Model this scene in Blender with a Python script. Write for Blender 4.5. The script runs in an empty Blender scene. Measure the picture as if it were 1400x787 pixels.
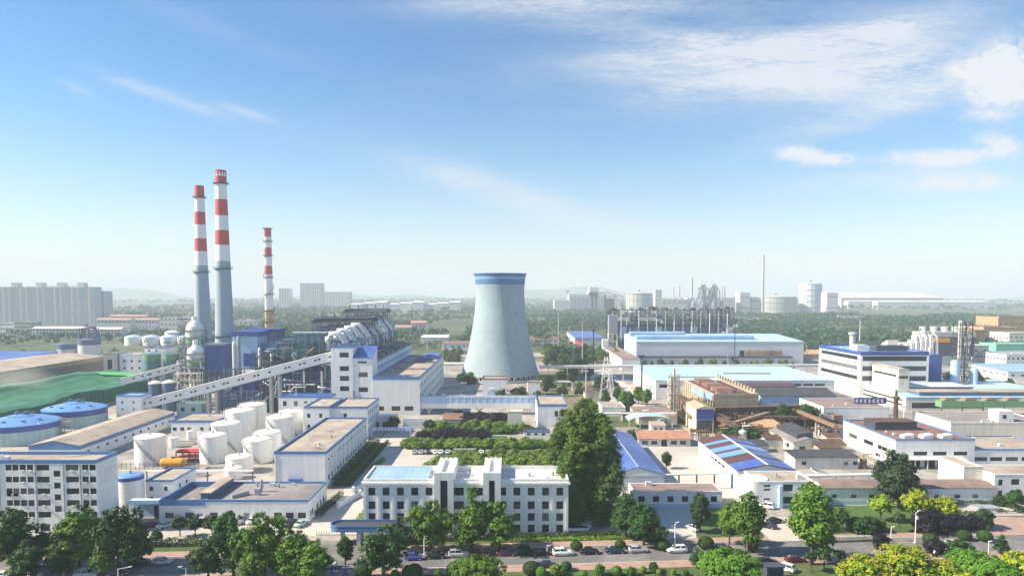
import bpy, math, random
import numpy as np
from math import sin, cos, pi, radians, atan2, sqrt, tan
random.seed(7); rng = np.random.default_rng(7)
SC = bpy.context.scene
COL = SC.collection

# ---------------------------------------------------------------- camera
F, CX, HOR, PITCH, CAMZ = 945.0, 700.0, 402.0, radians(3.5), 58.0
PCY = HOR + F*tan(PITCH)
cd = bpy.data.cameras.new('camera'); cam = bpy.data.objects.new('camera', cd); COL.objects.link(cam)
cam.location = (0, 0, CAMZ); cam.rotation_euler = (radians(90)-PITCH, 0, 0)
cd.sensor_width = 36; cd.lens = 36*F/1400; cd.shift_y = (PCY-393.5)/1400
cd.clip_start = 1; cd.clip_end = 60000
SC.camera = cam

# ---------------------------------------------------------------- sun and sky
SUN_EL, SUN_AZ = radians(38), radians(95)          # azimuth counted from +Y towards -X
sd = bpy.data.lights.new('sun', 'SUN'); so = bpy.data.objects.new('sun', sd); COL.objects.link(so)
sd.energy = 4.7; sd.angle = radians(0.5); sd.color = (1.0, .87, .66)
so.rotation_euler = (radians(90)-SUN_EL, 0, SUN_AZ + pi)
W = bpy.data.worlds.new('World'); SC.world = W; W.use_nodes = True
SC.view_settings.view_transform = 'Standard'; SC.view_settings.look = 'None'
SC.view_settings.gamma = 1; SC.view_settings.use_curve_mapping = False
SC.view_settings.exposure = 1.08
SC.cycles.max_bounces = 6; SC.cycles.diffuse_bounces = 3; SC.cycles.glossy_bounces = 2
SC.cycles.transmission_bounces = 3; SC.cycles.volume_bounces = 1; SC.cycles.transparent_max_bounces = 6
SC.cycles.use_denoising = True
SC.cycles.caustics_reflective = False; SC.cycles.caustics_refractive = False

def ray(px, py):
    x, y = (px-CX)/F, (py-PCY)/F
    return x, cos(PITCH)-sin(PITCH)*y, -(sin(PITCH)+cos(PITCH)*y)
def G(px, py, z=0.0):                 # point of the plane at height z seen at a pixel of the photograph
    a, b, c = ray(px, py); t = (z-CAMZ)/c
    return a*t, b*t
def ZY(py, Y, px=700):                # height of what is seen at a row, at distance Y
    a, b, c = ray(px, py); return CAMZ + c*Y/b
def XY(px, py, Y):
    a, b, c = ray(px, py); return a*Y/b

def sky():
    nt = W.node_tree; N = nt.nodes; L = nt.links; N.clear()
    def nd(t, **k):
        n = N.new(t)
        for a, v in k.items(): setattr(n, a, v)
        return n
    def m(op, a, b=None, c=None, clamp=False):
        n = nd('ShaderNodeMath', operation=op, use_clamp=clamp)
        for i, v in enumerate((a, b, c)):
            if v is None: continue
            if isinstance(v, (int, float)): n.inputs[i].default_value = v
            else: L.new(v, n.inputs[i])
        return n.outputs[0]
    st = nd('ShaderNodeTexSky', sky_type='NISHITA', sun_disc=False)
    st.sun_elevation = SUN_EL; st.sun_rotation = -SUN_AZ
    st.altitude = 100; st.air_density = 1.0; st.dust_density = 0.2; st.ozone_density = 1.6
    hs = nd('ShaderNodeHueSaturation'); hs.inputs['Saturation'].default_value = SKY_SAT; hs.inputs['Value'].default_value = 1; hs.inputs['Hue'].default_value = .498
    L.new(st.outputs[0], hs.inputs['Color'])
    tc = nd('ShaderNodeTexCoord'); sp = nd('ShaderNodeSeparateXYZ'); L.new(tc.outputs['Generated'], sp.inputs[0])
    dy = m('MAXIMUM', sp.outputs[1], .08)
    u = m('DIVIDE', sp.outputs[0], dy); v = m('DIVIDE', sp.outputs[2], dy)
    front = m('MULTIPLY', sp.outputs[1], 4, clamp=True)
    uv = nd('ShaderNodeCombineXYZ'); L.new(u, uv.inputs[0]); L.new(v, uv.inputs[1])
    def noise(sx, sy, rot, scale, detail, rough, dist, off=0):
        mp = nd('ShaderNodeMapping'); L.new(uv.outputs[0], mp.inputs[0])
        mp.inputs['Rotation'].default_value = (0, 0, rot); mp.inputs['Scale'].default_value = (sx, sy, 1); mp.inputs['Location'].default_value = (off, off*.7, 0)
        n = nd('ShaderNodeTexNoise'); L.new(mp.outputs[0], n.inputs['Vector'])
        n.inputs['Scale'].default_value = scale; n.inputs['Detail'].default_value = detail
        n.inputs['Roughness'].default_value = rough; n.inputs['Distortion'].default_value = dist
        return n.outputs[0]
    def blob(px, py, rx, ry, rot):      # soft elliptical region of the sky, rot>0 rises to the right
        a, b, c = ray(px, py); cu, cv = a/b, c/b
        du, dv = m('SUBTRACT', u, cu), m('SUBTRACT', v, cv)
        p = m('ADD', m('MULTIPLY', du, cos(rot)*F/rx), m('MULTIPLY', dv, sin(rot)*F/rx))
        q = m('SUBTRACT', m('MULTIPLY', dv, cos(rot)*F/ry), m('MULTIPLY', du, sin(rot)*F/ry))
        r2 = m('ADD', m('MULTIPLY', p, p), m('MULTIPLY', q, q))
        return m('DIVIDE', 1, m('ADD', 1, m('MULTIPLY', r2, m('ADD', r2, .3))))
    def total(lst):
        t = None
        for (px, py, rx, ry, rot, s) in lst:
            x = m('MULTIPLY', blob(px, py, rx, ry, radians(rot)), s)
            t = x if t is None else m('ADD', t, x)
        return t
    wisps = total([(1070, 85, 250, 48, 4, 1.0), (1120, 105, 150, 34, 2, .5), (1180, 48, 230, 20, 16, .6), (890, 48, 150, 14, -6, .5), (1000, 62, 190, 13, 6, .5), (800, 5, 210, 20, 0, .95), (690, 264, 150, 20, -18, .8),
                   (1230, 110, 130, 40, 10, .4), (1180, 160, 160, 16, 16, .55), (215, 128, 80, 8, -19, .75),
                   (340, 155, 40, 6, -18, .5), (960, 318, 170, 13, -2, .45), (1330, 290, 60, 12, -5, .45), (1230, 244, 150, 13, 3, .75), (100, 118, 30, 6, -25, .35),
                   (300, 40, 120, 14, -20, .16), (560, 330, 500, 40, 0, .16)])
    n1 = noise(1.0, 5.5, radians(-8), 5.0, 12, .62, .8); n2 = noise(.8, 2.2, radians(5), 3.0, 8, .6, .5, 3.1)
    n3 = noise(1.2, 9, radians(-14), 14.0, 6, .6, 1.2, 1.7)
    t = m('ADD', m('ADD', m('MULTIPLY', n1, .8), m('MULTIPLY', n2, 1.0)), m('MULTIPLY', n3, .35))
    n4 = noise(1.0, 4.5, radians(-22), 34.0, 6, .62, 2.2, 4.4); t = m('ADD', t, m('MULTIPLY', m('SUBTRACT', n4, .5), .5))
    w = m('MULTIPLY', wisps, m('MULTIPLY', m('SUBTRACT', t, .70), 1.6), clamp=True)
    puffs = total([(1092, 212, 26, 11, 0, 1.0), (1140, 217, 30, 9, 0, .95), (1270, 217, 58, 12, 0, 1.0), (1330, 214, 34, 9, 4, .6), (1368, 198, 30, 14, -12, 1.0), (1300, 255, 90, 10, 2, .5),
                   (1385, 95, 60, 40, 20, 1.25), (1330, 95, 45, 16, 5, .6), (1370, 130, 40, 14, 0, .55), (1320, 246, 70, 10, 0, .55), (1350, 158, 30, 8, 0, .4)])
    p1 = noise(1.0, 1.5, 0, 16.0, 10, .6, .4, 5.3); p2 = noise(1, 1.3, 0, 55, 8, .65, .6, 2)
    pn = m('ADD', m('MULTIPLY', p1, .85), m('MULTIPLY', p2, .7))
    pu = m('MULTIPLY', m('SUBTRACT', m('MULTIPLY', puffs, m('ADD', m('MULTIPLY', pn, 3.6), -1.62)), .20), 1.05, clamp=True)
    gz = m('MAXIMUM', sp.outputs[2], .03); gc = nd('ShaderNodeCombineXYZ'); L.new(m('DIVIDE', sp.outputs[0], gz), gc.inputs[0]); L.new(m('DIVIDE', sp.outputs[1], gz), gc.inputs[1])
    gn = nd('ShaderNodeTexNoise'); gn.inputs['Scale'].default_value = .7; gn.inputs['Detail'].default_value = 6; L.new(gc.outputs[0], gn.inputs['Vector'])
    rear_fill = m('MULTIPLY', m('MULTIPLY', m('SUBTRACT', gn.outputs[0], .36), 5, clamp=True), m('MULTIPLY', m('ADD', sp.outputs[1], .12), -3, clamp=True))  # unseen bright cloud bank behind the camera, added to brighten front walls
    cl = m('MULTIPLY', m('SUBTRACT', 1, m('MULTIPLY', m('SUBTRACT', 1, m('MULTIPLY', w, .8)), m('SUBTRACT', 1, m('MULTIPLY', pu, .88)))), front, clamp=True)
    cl = m('MAXIMUM', cl, m('MULTIPLY', rear_fill, REAR_FILL))
    mist = m('MULTIPLY', m('SUBTRACT', 1, m('DIVIDE', m('MAXIMUM', sp.outputs[2], 0), .26), clamp=True), .95); mist = m('MULTIPLY', m('MULTIPLY', mist, mist), .88)
    mx = nd('ShaderNodeMixRGB'); L.new(cl, mx.inputs[0]); L.new(hs.outputs[0], mx.inputs[1]); mx.inputs[2].default_value = (CLOUD*.97, CLOUD*.99, CLOUD*1.02, 1)
    mz = nd('ShaderNodeMixRGB'); L.new(mist, mz.inputs[0]); L.new(mx.outputs[0], mz.inputs[1]); mz.inputs[2].default_value = (CLOUD*.79, CLOUD*.82, CLOUD*.88, 1); mx = mz
    bg = nd('ShaderNodeBackground'); bg.inputs[1].default_value = SKY_STR; L.new(mx.outputs[0], bg.inputs[0])
    out = nd('ShaderNodeOutputWorld'); L.new(bg.outputs[0], out.inputs[0])
SKY_SAT, SKY_STR, CLOUD = 1.24, 0.081, 5.4
REAR_FILL = .22
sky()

# ---------------------------------------------------------------- materials
MATS = {}
def mat(name, c, rough=.75, metal=0.0, var=.14, scale=.25, streak=0.0, rib=None, spec=.4, bump=0.0, c2=None, patch=.04):
    if name in MATS: return MATS[name]
    ma = bpy.data.materials.new(name); ma.use_nodes = True; nt = ma.node_tree; N = nt.nodes; L = nt.links
    b = N['Principled BSDF']; b.inputs['Roughness'].default_value = rough; b.inputs['Metallic'].default_value = metal
    b.inputs['Specular IOR Level'].default_value = spec
    g = N.new('ShaderNodeNewGeometry')
    def nz(sc, vec, det=5, scl=None):
        if scl:
            mp = N.new('ShaderNodeMapping'); mp.inputs['Scale'].default_value = scl; L.new(vec, mp.inputs[0]); vec = mp.outputs[0]
        n = N.new('ShaderNodeTexNoise'); n.inputs['Scale'].default_value = sc; n.inputs['Detail'].default_value = det; n.inputs['Roughness'].default_value = .65
        L.new(vec, n.inputs['Vector']); return n.outputs[0]
    def rng_(v, a, b_, lo, hi):
        r = N.new('ShaderNodeMapRange'); r.inputs[1].default_value = a; r.inputs[2].default_value = b_; r.inputs[3].default_value = lo; r.inputs[4].default_value = hi
        L.new(v, r.inputs[0]); return r.outputs[0]
    def mul(a, b_):
        n = N.new('ShaderNodeMath'); n.operation = 'MULTIPLY'; L.new(a, n.inputs[0]); L.new(b_, n.inputs[1]); return n.outputs[0]
    P = g.outputs['Position']
    f = mul(rng_(nz(scale, P), .3, .7, 1-var, 1+var), rng_(nz(scale*7, P, 3), .3, .7, 1-var*.5, 1+var*.5))
    if streak: f = mul(f, rng_(nz(1.0, P, 4, (1.1, 1.1, .05)), .35, .75, 1+streak*.15, 1-streak))
    if rib:
        ax, per, amt = rib
        mp = N.new('ShaderNodeTexCoord'); w = N.new('ShaderNodeTexWave'); w.wave_type = 'BANDS'; w.bands_direction = ax
        w.inputs['Scale'].default_value = .314/per*1.0; w.wave_profile = 'SAW'
        L.new(mp.outputs['Object'], w.inputs['Vector']); f = mul(f, rng_(w.outputs['Fac'], .82, .98, 1, 1-amt))
    base = N.new('ShaderNodeRGB'); base.outputs[0].default_value = (*c, 1); bo = base.outputs[0]
    if c2:
        mxx = N.new('ShaderNodeMixRGB'); L.new(rng_(nz(patch, P, 8), .44, .6, 0, 1), mxx.inputs[0]); L.new(bo, mxx.inputs[1]); mxx.inputs[2].default_value = (*c2, 1); bo = mxx.outputs[0]
    mx = N.new('ShaderNodeVectorMath'); mx.operation = 'SCALE'; L.new(bo, mx.inputs[0]); L.new(f, mx.inputs['Scale'])
    L.new(mx.outputs[0], b.inputs['Base Color'])
    if bump:
        bp = N.new('ShaderNodeBump'); bp.inputs['Strength'].default_value = bump; bp.inputs['Distance'].default_value = .1
        L.new(nz(3, P, 6), bp.inputs['Height']); L.new(bp.outputs[0], b.inputs['Normal'])
    MATS[name] = ma; return ma

def glassmat():
    ma = bpy.data.materials.new('window_glass'); ma.use_nodes = True; nt = ma.node_tree; N = nt.nodes; L = nt.links
    b = N['Principled BSDF']; b.inputs['Roughness'].default_value = .08; b.inputs['Specular IOR Level'].default_value = .6
    o = N.new('ShaderNodeObjectInfo'); r = N.new('ShaderNodeValToRGB'); L.new(o.outputs['Random'], r.inputs[0])
    e = r.color_ramp.elements; e[0].position = 0; e[0].color = (.012, .017, .027, 1); e[1].position = 1; e[1].color = (.22, .23, .23, 1)
    x = e.new(.6); x.color = (.02, .03, .045, 1); x = e.new(.85); x.color = (.045, .06, .08, 1)
    L.new(r.outputs[0], b.inputs['Base Color']); MATS['glass'] = ma
glassmat()
def leafmat(name, c1, c2, tr=.2):
    ma = bpy.data.materials.new(name); ma.use_nodes = True; nt = ma.node_tree; N = nt.nodes; L = nt.links
    b = N['Principled BSDF']; b.inputs['Roughness'].default_value = .55; b.inputs['Specular IOR Level'].default_value = .25
    g = N.new('ShaderNodeNewGeometry'); n = N.new('ShaderNodeTexNoise'); n.inputs['Scale'].default_value = .55; n.inputs['Detail'].default_value = 3
    L.new(g.outputs['Position'], n.inputs['Vector'])
    a = N.new('ShaderNodeMath'); a.operation = 'MULTIPLY_ADD'; L.new(g.outputs['Random Per Island'], a.inputs[0]); a.inputs[1].default_value = .55; 
    s = N.new('ShaderNodeMath'); s.operation = 'MULTIPLY_ADD'; L.new(n.outputs[0], s.inputs[0]); s.inputs[1].default_value = 1.3; s.inputs[2].default_value = -.42
    L.new(s.outputs[0], a.inputs[2]); a.use_clamp = True
    mx = N.new('ShaderNodeMixRGB'); L.new(a.outputs[0], mx.inputs[0]); mx.inputs[1].default_value = (*c1, 1); mx.inputs[2].default_value = (*c2, 1)
    o = N.new('ShaderNodeObjectInfo'); h = N.new('ShaderNodeHueSaturation'); L.new(mx.outputs[0], h.inputs['Color'])
    vv = N.new('ShaderNodeMapRange'); L.new(o.outputs['Random'], vv.inputs[0]); vv.inputs[3].default_value = .82; vv.inputs[4].default_value = 1.18; L.new(vv.outputs[0], h.inputs['Value'])
    L.new(h.outputs[0], b.inputs['Base Color'])
    t = N.new('ShaderNodeBsdfTranslucent'); L.new(h.outputs[0], t.inputs[0]); ms = N.new('ShaderNodeMixShader'); ms.inputs[0].default_value = tr
    L.new(b.outputs[0], ms.inputs[1]); L.new(t.outputs[0], ms.inputs[2]); L.new(ms.outputs[0], N['Material Output'].inputs[0])
    MATS[name] = ma; return ma
mat('white', (.82, .83, .83), .7, var=.07, streak=.13)
mat('white_clean', (.83, .83, .82), .6, var=.06, streak=.09)
mat('white_old', (.70, .70, .68), .8, var=.12, streak=.28)
mat('cream', (.72, .64, .48), .8, var=.12, streak=.25)
mat('cream_white', (.78, .73, .62), .8, var=.10, streak=.2)
mat('blue_fascia', (.10, .21, .44), .5, var=.1)
mat('royal', (.045, .085, .31), .45, var=.12, scale=.15)
mat('royal_roof', (.055, .11, .38), .4, var=.14, rib=('X', 1.6, .35), c2=(.10, .17, .42), patch=.06)
mat('sky_panel', (.25, .40, .62), .45, var=.1, rib=('X', 1.8, .25), c2=(.34, .47, .62), patch=.05)
mat('pale_blue_roof', (.38, .57, .68), .5, var=.14, rib=('X', 2.5, .14), c2=(.47, .62, .69), patch=.04)
mat('pale_panel', (.58, .62, .68), .5, var=.06, rib=('X', 2.2, .08))
mat('sky_wall', (.42, .58, .78), .5, var=.08)
mat('tan_roof', (.40, .345, .29), .9, var=.2, scale=.16, c2=(.31, .26, .225), patch=.09)
mat('grey_roof', (.26, .24, .24), .9, var=.2, scale=.12, c2=(.20, .18, .19), patch=.07)
mat('brown_roof', (.26, .19, .17), .9, var=.2, scale=.15, c2=(.19, .14, .13), patch=.06)
mat('dark_roof', (.055, .058, .07), .8, var=.25)
mat('maroon', (.10, .05, .055), .7, var=.2)
mat('brick_tile', (.40, .21, .14), .85, var=.2, scale=.5)
mat('orange_roof', (.48, .30, .18), .85, var=.2, scale=.4)
mat('rust', (.095, .052, .036), .85, var=.4, scale=.6, c2=(.12, .08, .06), patch=.3)
mat('rust_light', (.24, .155, .095), .85, var=.3, scale=.6)
mat('tan_wall', (.42, .345, .245), .9, var=.15, streak=.2)
mat('ochre', (.48, .32, .17), .8, var=.2, streak=.2)
mat('concrete', (.48, .48, .46), .85, var=.1, streak=.12)
mat("tower_shell", (.33, .42, .47), .85, var=.06, scale=.07, streak=.19, rib=("Z", 3.0, .05))
mat('tower_band', (.08, .19, .38), .7, var=.06)
mat('tower_band_pale', (.22, .36, .60), .7, var=.06)
mat('stack_red', (.52, .085, .095), .6, var=.06)
mat('stack_white', (.80, .80, .80), .6, var=.05)
mat('stack_grey', (.34, .42, .49), .8, var=.06, streak=.08)
mat('steel_dark', (.055, .07, .10), .6, var=.25)
mat('steel_blue', (.10, .15, .24), .55, var=.2)
mat('steel_grey', (.30, .33, .37), .55, var=.2)
mat('steel_pale', (.62, .65, .68), .45, var=.12)
mat('pipe_white', (.74, .74, .72), .5, var=.1)
mat('teal', (.10, .22, .24), .6, var=.25)
mat('net_green', (.022, .145, .085), .8, var=.25, scale=.12, c2=(.04, .19, .12), patch=.09, bump=.5)
mat('net_lime', (.13, .48, .16), .8, var=.1)
mat('band_green', (.16, .32, .17), .6, var=.1)
mat('tank_white', (.80, .80, .78), .5, var=.06, streak=.14)
mat('tank_top', (.80, .75, .66), .6, var=.07)
mat('dome_blue', (.15, .31, .62), .4, var=.10)
mat('tank_teal', (.40, .55, .56), .55, var=.08, streak=.15)
mat('orange_paint', (.75, .32, .02), .4, var=.06)
mat('red_paint', (.55, .05, .06), .45, var=.1)
mat('brown_wall', (.20, .17, .16), .9, var=.15, streak=.15)
mat('asphalt', (.15, .147, .155), .9, var=.16, scale=.2, c2=(.205, .195, .195), patch=.10)
mat('yard', (.38, .35, .32), .9, var=.2, scale=.15, c2=(.235, .215, .20), patch=.05)
mat('pale_road', (.50, .46, .42), .9, var=.08, scale=.12, c2=(.44, .41, .38), patch=.05)
mat('brick_pave', (.36, .245, .205), .9, var=.15, scale=.5)
mat('kerb', (.45, .44, .42), .9)
mat('paint', (.75, .75, .72), .7, var=.12)
mat('lawn', (.055, .105, .028), .9, var=.35, scale=.5, c2=(.09, .12, .04), patch=.12)
mat('lawn_bright', (.065, .135, .03), .9, var=.35, scale=.5, c2=(.09, .125, .04), patch=.1)
mat('frame_dark', (.055, .065, .08), .5)
mat('soil', (.20, .16, .11), .95, var=.25, c2=(.10, .14, .05), patch=.06)
mat('black', (.012, .012, .014), .6, var=.1)
mat('bark', (.10, .08, .06), .95, var=.3)
mat('far_wall', (.62, .60, .60), .9, var=.08)
mat('far_red', (.45, .26, .22), .9, var=.12)
mat('far_pink', (.62, .50, .48), .9, var=.1)
mat('tyre', (.02, .02, .02), .8)
mat('chrome', (.6, .6, .62), .25, metal=.9)
mat('lamp_lens', (.8, .8, .78), .2)
mat('tail_lens', (.4, .02, .02), .3)
mat('green_box', (.20, .55, .42), .6, var=.1)
mat('solar', (.05, .10, .22), .2, var=.1, rib=('X', 1.0, .3))
mat('red_roofing', (.22, .125, .105), .85, var=.2, scale=.3)
leafmat('leaf_mid', (.03, .10, .010), (.18, .32, .03))
leafmat('leaf_dark', (.012, .05, .013), (.06, .15, .026))
leafmat('leaf_poplar', (.022, .075, .012), (.14, .24, .035))
leafmat('leaf_bright', (.06, .16, .012), (.15, .32, .03))
leafmat('leaf_lime', (.13, .25, .012), (.30, .42, .03))
leafmat('leaf_yellow', (.33, .36, .02), (.50, .49, .04))
leafmat('leaf_purple', (.009, .008, .018), (.030, .020, .038))
leafmat('leaf_grey', (.018, .05, .026), (.07, .125, .05))
leafmat('leaf_hedge', (.018, .05, .010), (.06, .13, .025))
leafmat('leaf_orchard', (.09, .18, .022), (.24, .34, .05))
leafmat('leaf_forest', (.014, .055, .026), (.045, .11, .045), .15)
leafmat('leaf_forest_pale', (.06, .09, .028), (.12, .16, .05), .15)
# ---------------------------------------------------------------- mesh builder
class MB:
    def __init__(s): s.v = []; s.f = []; s.m = []; s.sm = []
    def add(s, vs, fs, mi=0, smooth=False):
        o = len(s.v); s.v += [tuple(p) for p in vs]
        for f in fs: s.f.append(tuple(i+o for i in f)); s.m.append(mi); s.sm.append(smooth)
    def quad(s, a, b, c, d, mi=0): s.add([a, b, c, d], [(0, 1, 2, 3)], mi)
    def box(s, x0, x1, y0, y1, z0, z1, mi=0):
        s.add([(x0, y0, z0), (x1, y0, z0), (x1, y1, z0), (x0, y1, z0), (x0, y0, z1), (x1, y0, z1), (x1, y1, z1), (x0, y1, z1)],
              [(0, 3, 2, 1), (4, 5, 6, 7), (0, 1, 5, 4), (1, 2, 6, 5), (2, 3, 7, 6), (3, 0, 4, 7)], mi)
    def prism(s, poly, z0, z1, mi=0, mtop=None):     # polygon in plan
        n = len(poly); vs = [(x, y, z0) for x, y in poly]+[(x, y, z1) for x, y in poly]
        s.add(vs, [tuple(range(n-1, -1, -1))]+[(i, (i+1) % n, n+(i+1) % n, n+i) for i in range(n)], mi)
        s.add([(x, y, z1) for x, y in poly], [tuple(range(n))], mi if mtop is None else mtop)
    def extr_y(s, poly, y0, y1, mi=0):               # polygon in x,z swept along y
        n = len(poly); vs = [(x, y0, z) for x, z in poly]+[(x, y1, z) for x, z in poly]
        s.add(vs, [tuple(range(n)), tuple(range(2*n-1, n-1, -1))]+[(i, n+i, n+(i+1) % n, (i+1) % n) for i in range(n)], mi)
    def extr_x(s, poly, x0, x1, mi=0):               # polygon in y,z swept along x
        n = len(poly); vs = [(x0, y, z) for y, z in poly]+[(x1, y, z) for y, z in poly]
        s.add(vs, [tuple(range(n)), tuple(range(2*n-1, n-1, -1))]+[(i, n+i, n+(i+1) % n, (i+1) % n) for i in range(n)], mi)
    def lathe(s, prof, cx=0, cy=0, n=24, mi=0, smooth=True, capb=False, capt=False, mis=None):
        vs = []
        for r, z in prof:
            for k in range(n): a = 2*pi*k/n; vs.append((cx+r*cos(a), cy+r*sin(a), z))
        for j in range(len(prof)-1):
            fs = [(j*n+k, j*n+(k+1) % n, (j+1)*n+(k+1) % n, (j+1)*n+k) for k in range(n)]
            sub = sorted({i for f in fs for i in f}); mp = {g: i for i, g in enumerate(sub)}
            s.add([vs[i] for i in sub], [tuple(mp[i] for i in f) for f in fs], mis[j] if mis else mi, smooth)
        if capb: s.add(vs[:n], [tuple(range(n-1, -1, -1))], mi)
        if capt: s.add(vs[-n:], [tuple(range(n))], mi)
    def tube(s, pts, r, n=8, mi=0, smooth=True, cap=True):
        pts = [np.array(p, float) for p in pts]; R = r if isinstance(r, (list, tuple)) else [r]*len(pts)
        rings = []; up = np.array((0, 0, 1.0))
        for i, p in enumerate(pts):
            t = (pts[min(i+1, len(pts)-1)]-pts[max(i-1, 0)]); t = t/(np.linalg.norm(t)+1e-9)
            ref = up if abs(t[2]) < .95 else np.array((1.0, 0, 0))
            a = np.cross(t, ref); a /= np.linalg.norm(a); b = np.cross(a, t)
            rings.append([p+R[i]*(cos(2*pi*k/n)*a+sin(2*pi*k/n)*b) for k in range(n)])
        vs = [q for rg in rings for q in rg]
        fs = [(j*n+k, j*n+(k+1) % n, (j+1)*n+(k+1) % n, (j+1)*n+k) for j in range(len(pts)-1) for k in range(n)]
        s.add(vs, fs, mi, smooth)
        if cap: s.add(rings[0], [tuple(range(n))], mi); s.add(rings[-1], [tuple(range(n-1, -1, -1))], mi)
    def bar(s, a, b, w, mi=0): s.tube([a, b], w*.7, 4, mi, False)
    def mesh(s, name, mats):
        me = bpy.data.meshes.new(name); me.from_pydata(s.v, [], s.f)
        for m_ in mats: me.materials.append(MATS[m_] if isinstance(m_, str) else m_)
        me.polygons.foreach_set('material_index', s.m); me.polygons.foreach_set('use_smooth', s.sm); me.update()
        return me
    def build(s, name, mats, parent=None, loc=(0, 0, 0), rz=0):
        if isinstance(mats, str): mats = [mats]
        return put(name, s.mesh(name, mats), parent, loc, rz)
def put(name, me, parent=None, loc=(0, 0, 0), rz=0, rx=0):
    o = bpy.data.objects.new(name, me); COL.objects.link(o); o.location = loc; o.rotation_euler = (rx, 0, rz)
    if parent: o.parent = parent
    return o
def tag(o, label, cat, group=None, kind=None):
    if label: o['label'] = label
    if cat: o['category'] = cat
    if group: o['group'] = group
    if kind: o['kind'] = kind
    return o
def thing(name, label, cat, loc=(0, 0, 0), rz=0, group=None):
    return tag(put(name, None, None, loc, rz), label, cat, group)
def struct(name, mb, mats):
    o = mb.build(name, mats); o['kind'] = 'structure'; return o
KIDS = {}
def copy_tree(o, parent=None):
    c = o.copy(); COL.objects.link(c)
    if parent: c.parent = parent
    for ch in list(o.children): copy_tree(ch, c)
    return c

# ---------------------------------------------------------------- windows and buildings
WCACHE = {}
def window_mesh(w, h, nx=2, ny=1, frame='frame_dark', glass='glass'):
    k = (round(w, 2), round(h, 2), nx, ny, frame, glass)
    if k in WCACHE: return WCACHE[k]
    b = MB(); t = min(.09, w*.08, h*.1); hw, hh = w/2, h/2
    b.quad((-hw+.01, .06, -hh+.01), (hw-.01, .06, -hh+.01), (hw-.01, .06, hh-.01), (-hw+.01, .06, hh-.01), 1)
    b.box(-hw, hw, -.02, .04, -hh, -hh+t); b.box(-hw, hw, -.02, .04, hh-t, hh)
    b.box(-hw, -hw+t, -.018, .038, -hh+t, hh-t); b.box(hw-t, hw, -.018, .038, -hh+t, hh-t)
    for i in range(1, nx): x = -hw+w*i/nx; b.box(x-t*.4, x+t*.4, -.015, .035, -hh+t, hh-t)
    for i in range(1, ny): z = -hh+h*i/ny; b.box(-hw+t, hw-t, -.012, .032, z-t*.4, z+t*.4)
    WCACHE[k] = b.mesh('window', [frame, glass]); return WCACHE[k]
def face_map(face, W_, D_):
    if face == 'f': return (lambda u, d, z: (u, d, z)), 0, W_
    if face == 'b': return (lambda u, d, z: (u, D_-d, z)), pi, W_
    if face == 'l': return (lambda u, d, z: (d, u, z)), -pi/2, D_
    return (lambda u, d, z: (W_-d, u, z)), pi/2, D_
def wall_face(mb, face, W_, D_, H, wins, plinth=0, zb=0):
    P, rz, U = face_map(face, W_, D_); R = .16
    us = sorted({0, U} | {round(w[0]-w[2]/2, 3) for w in wins} | {round(w[0]+w[2]/2, 3) for w in wins})
    zs = sorted({zb, H} | ({plinth} if plinth else set()) | {round(w[1]-w[3]/2, 3) for w in wins} | {round(w[1]+w[3]/2, 3) for w in wins})
    zs = [z for z in zs if z >= zb-1e-6]
    for i in range(len(us)-1):
        for j in range(len(zs)-1):
            a, b, c, d = us[i], us[i+1], zs[j], zs[j+1]; mu, mz = (a+b)/2, (c+d)/2
            if b-a < 1e-4 or d-c < 1e-4: continue
            if any(abs(mu-w[0]) < w[2]/2 and abs(mz-w[1]) < w[3]/2 for w in wins): continue
            mb.quad(P(a, 0, c), P(b, 0, c), P(b, 0, d), P(a, 0, d), 1 if plinth and mz < plinth else 0)
    for u, z, w, h in wins:
        a, b, c, d = u-w/2, u+w/2, z-h/2, z+h/2
        mb.quad(P(a, 0, c), P(b, 0, c), P(b, R, c), P(a, R, c)); mb.quad(P(a, 0, d), P(b, 0, d), P(b, R, d), P(a, R, d))
        mb.quad(P(a, 0, c), P(a, 0, d), P(a, R, d), P(a, R, c)); mb.quad(P(b, 0, c), P(b, 0, d), P(b, R, d), P(b, R, c))
def bb(pl, pr, pyR, base=None, back=None, H=None, depth=None):
    pm = (pl+pr)/2
    if base is not None:
        Y0 = G(pm, base)[1]; H = ZY(pyR, Y0) if H is None else H
    else: Y0 = G(pm, pyR, H)[1]
    X0, X1 = XY(pl, pyR, Y0), XY(pr, pyR, Y0)
    D = depth if depth else G(pm, back, H)[1]-Y0
    return dict(x0=X0, y0=Y0, W=X1-X0, D=D, H=H)
def row(n, L, m0=None, m1=None):
    """n window centres evenly along a wall of length L"""
    m0 = L/n/2 if m0 is None else m0; m1 = m0 if m1 is None else m1
    return [m0+(L-m0-m1)*i/max(n-1, 1) for i in range(n)]
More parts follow.
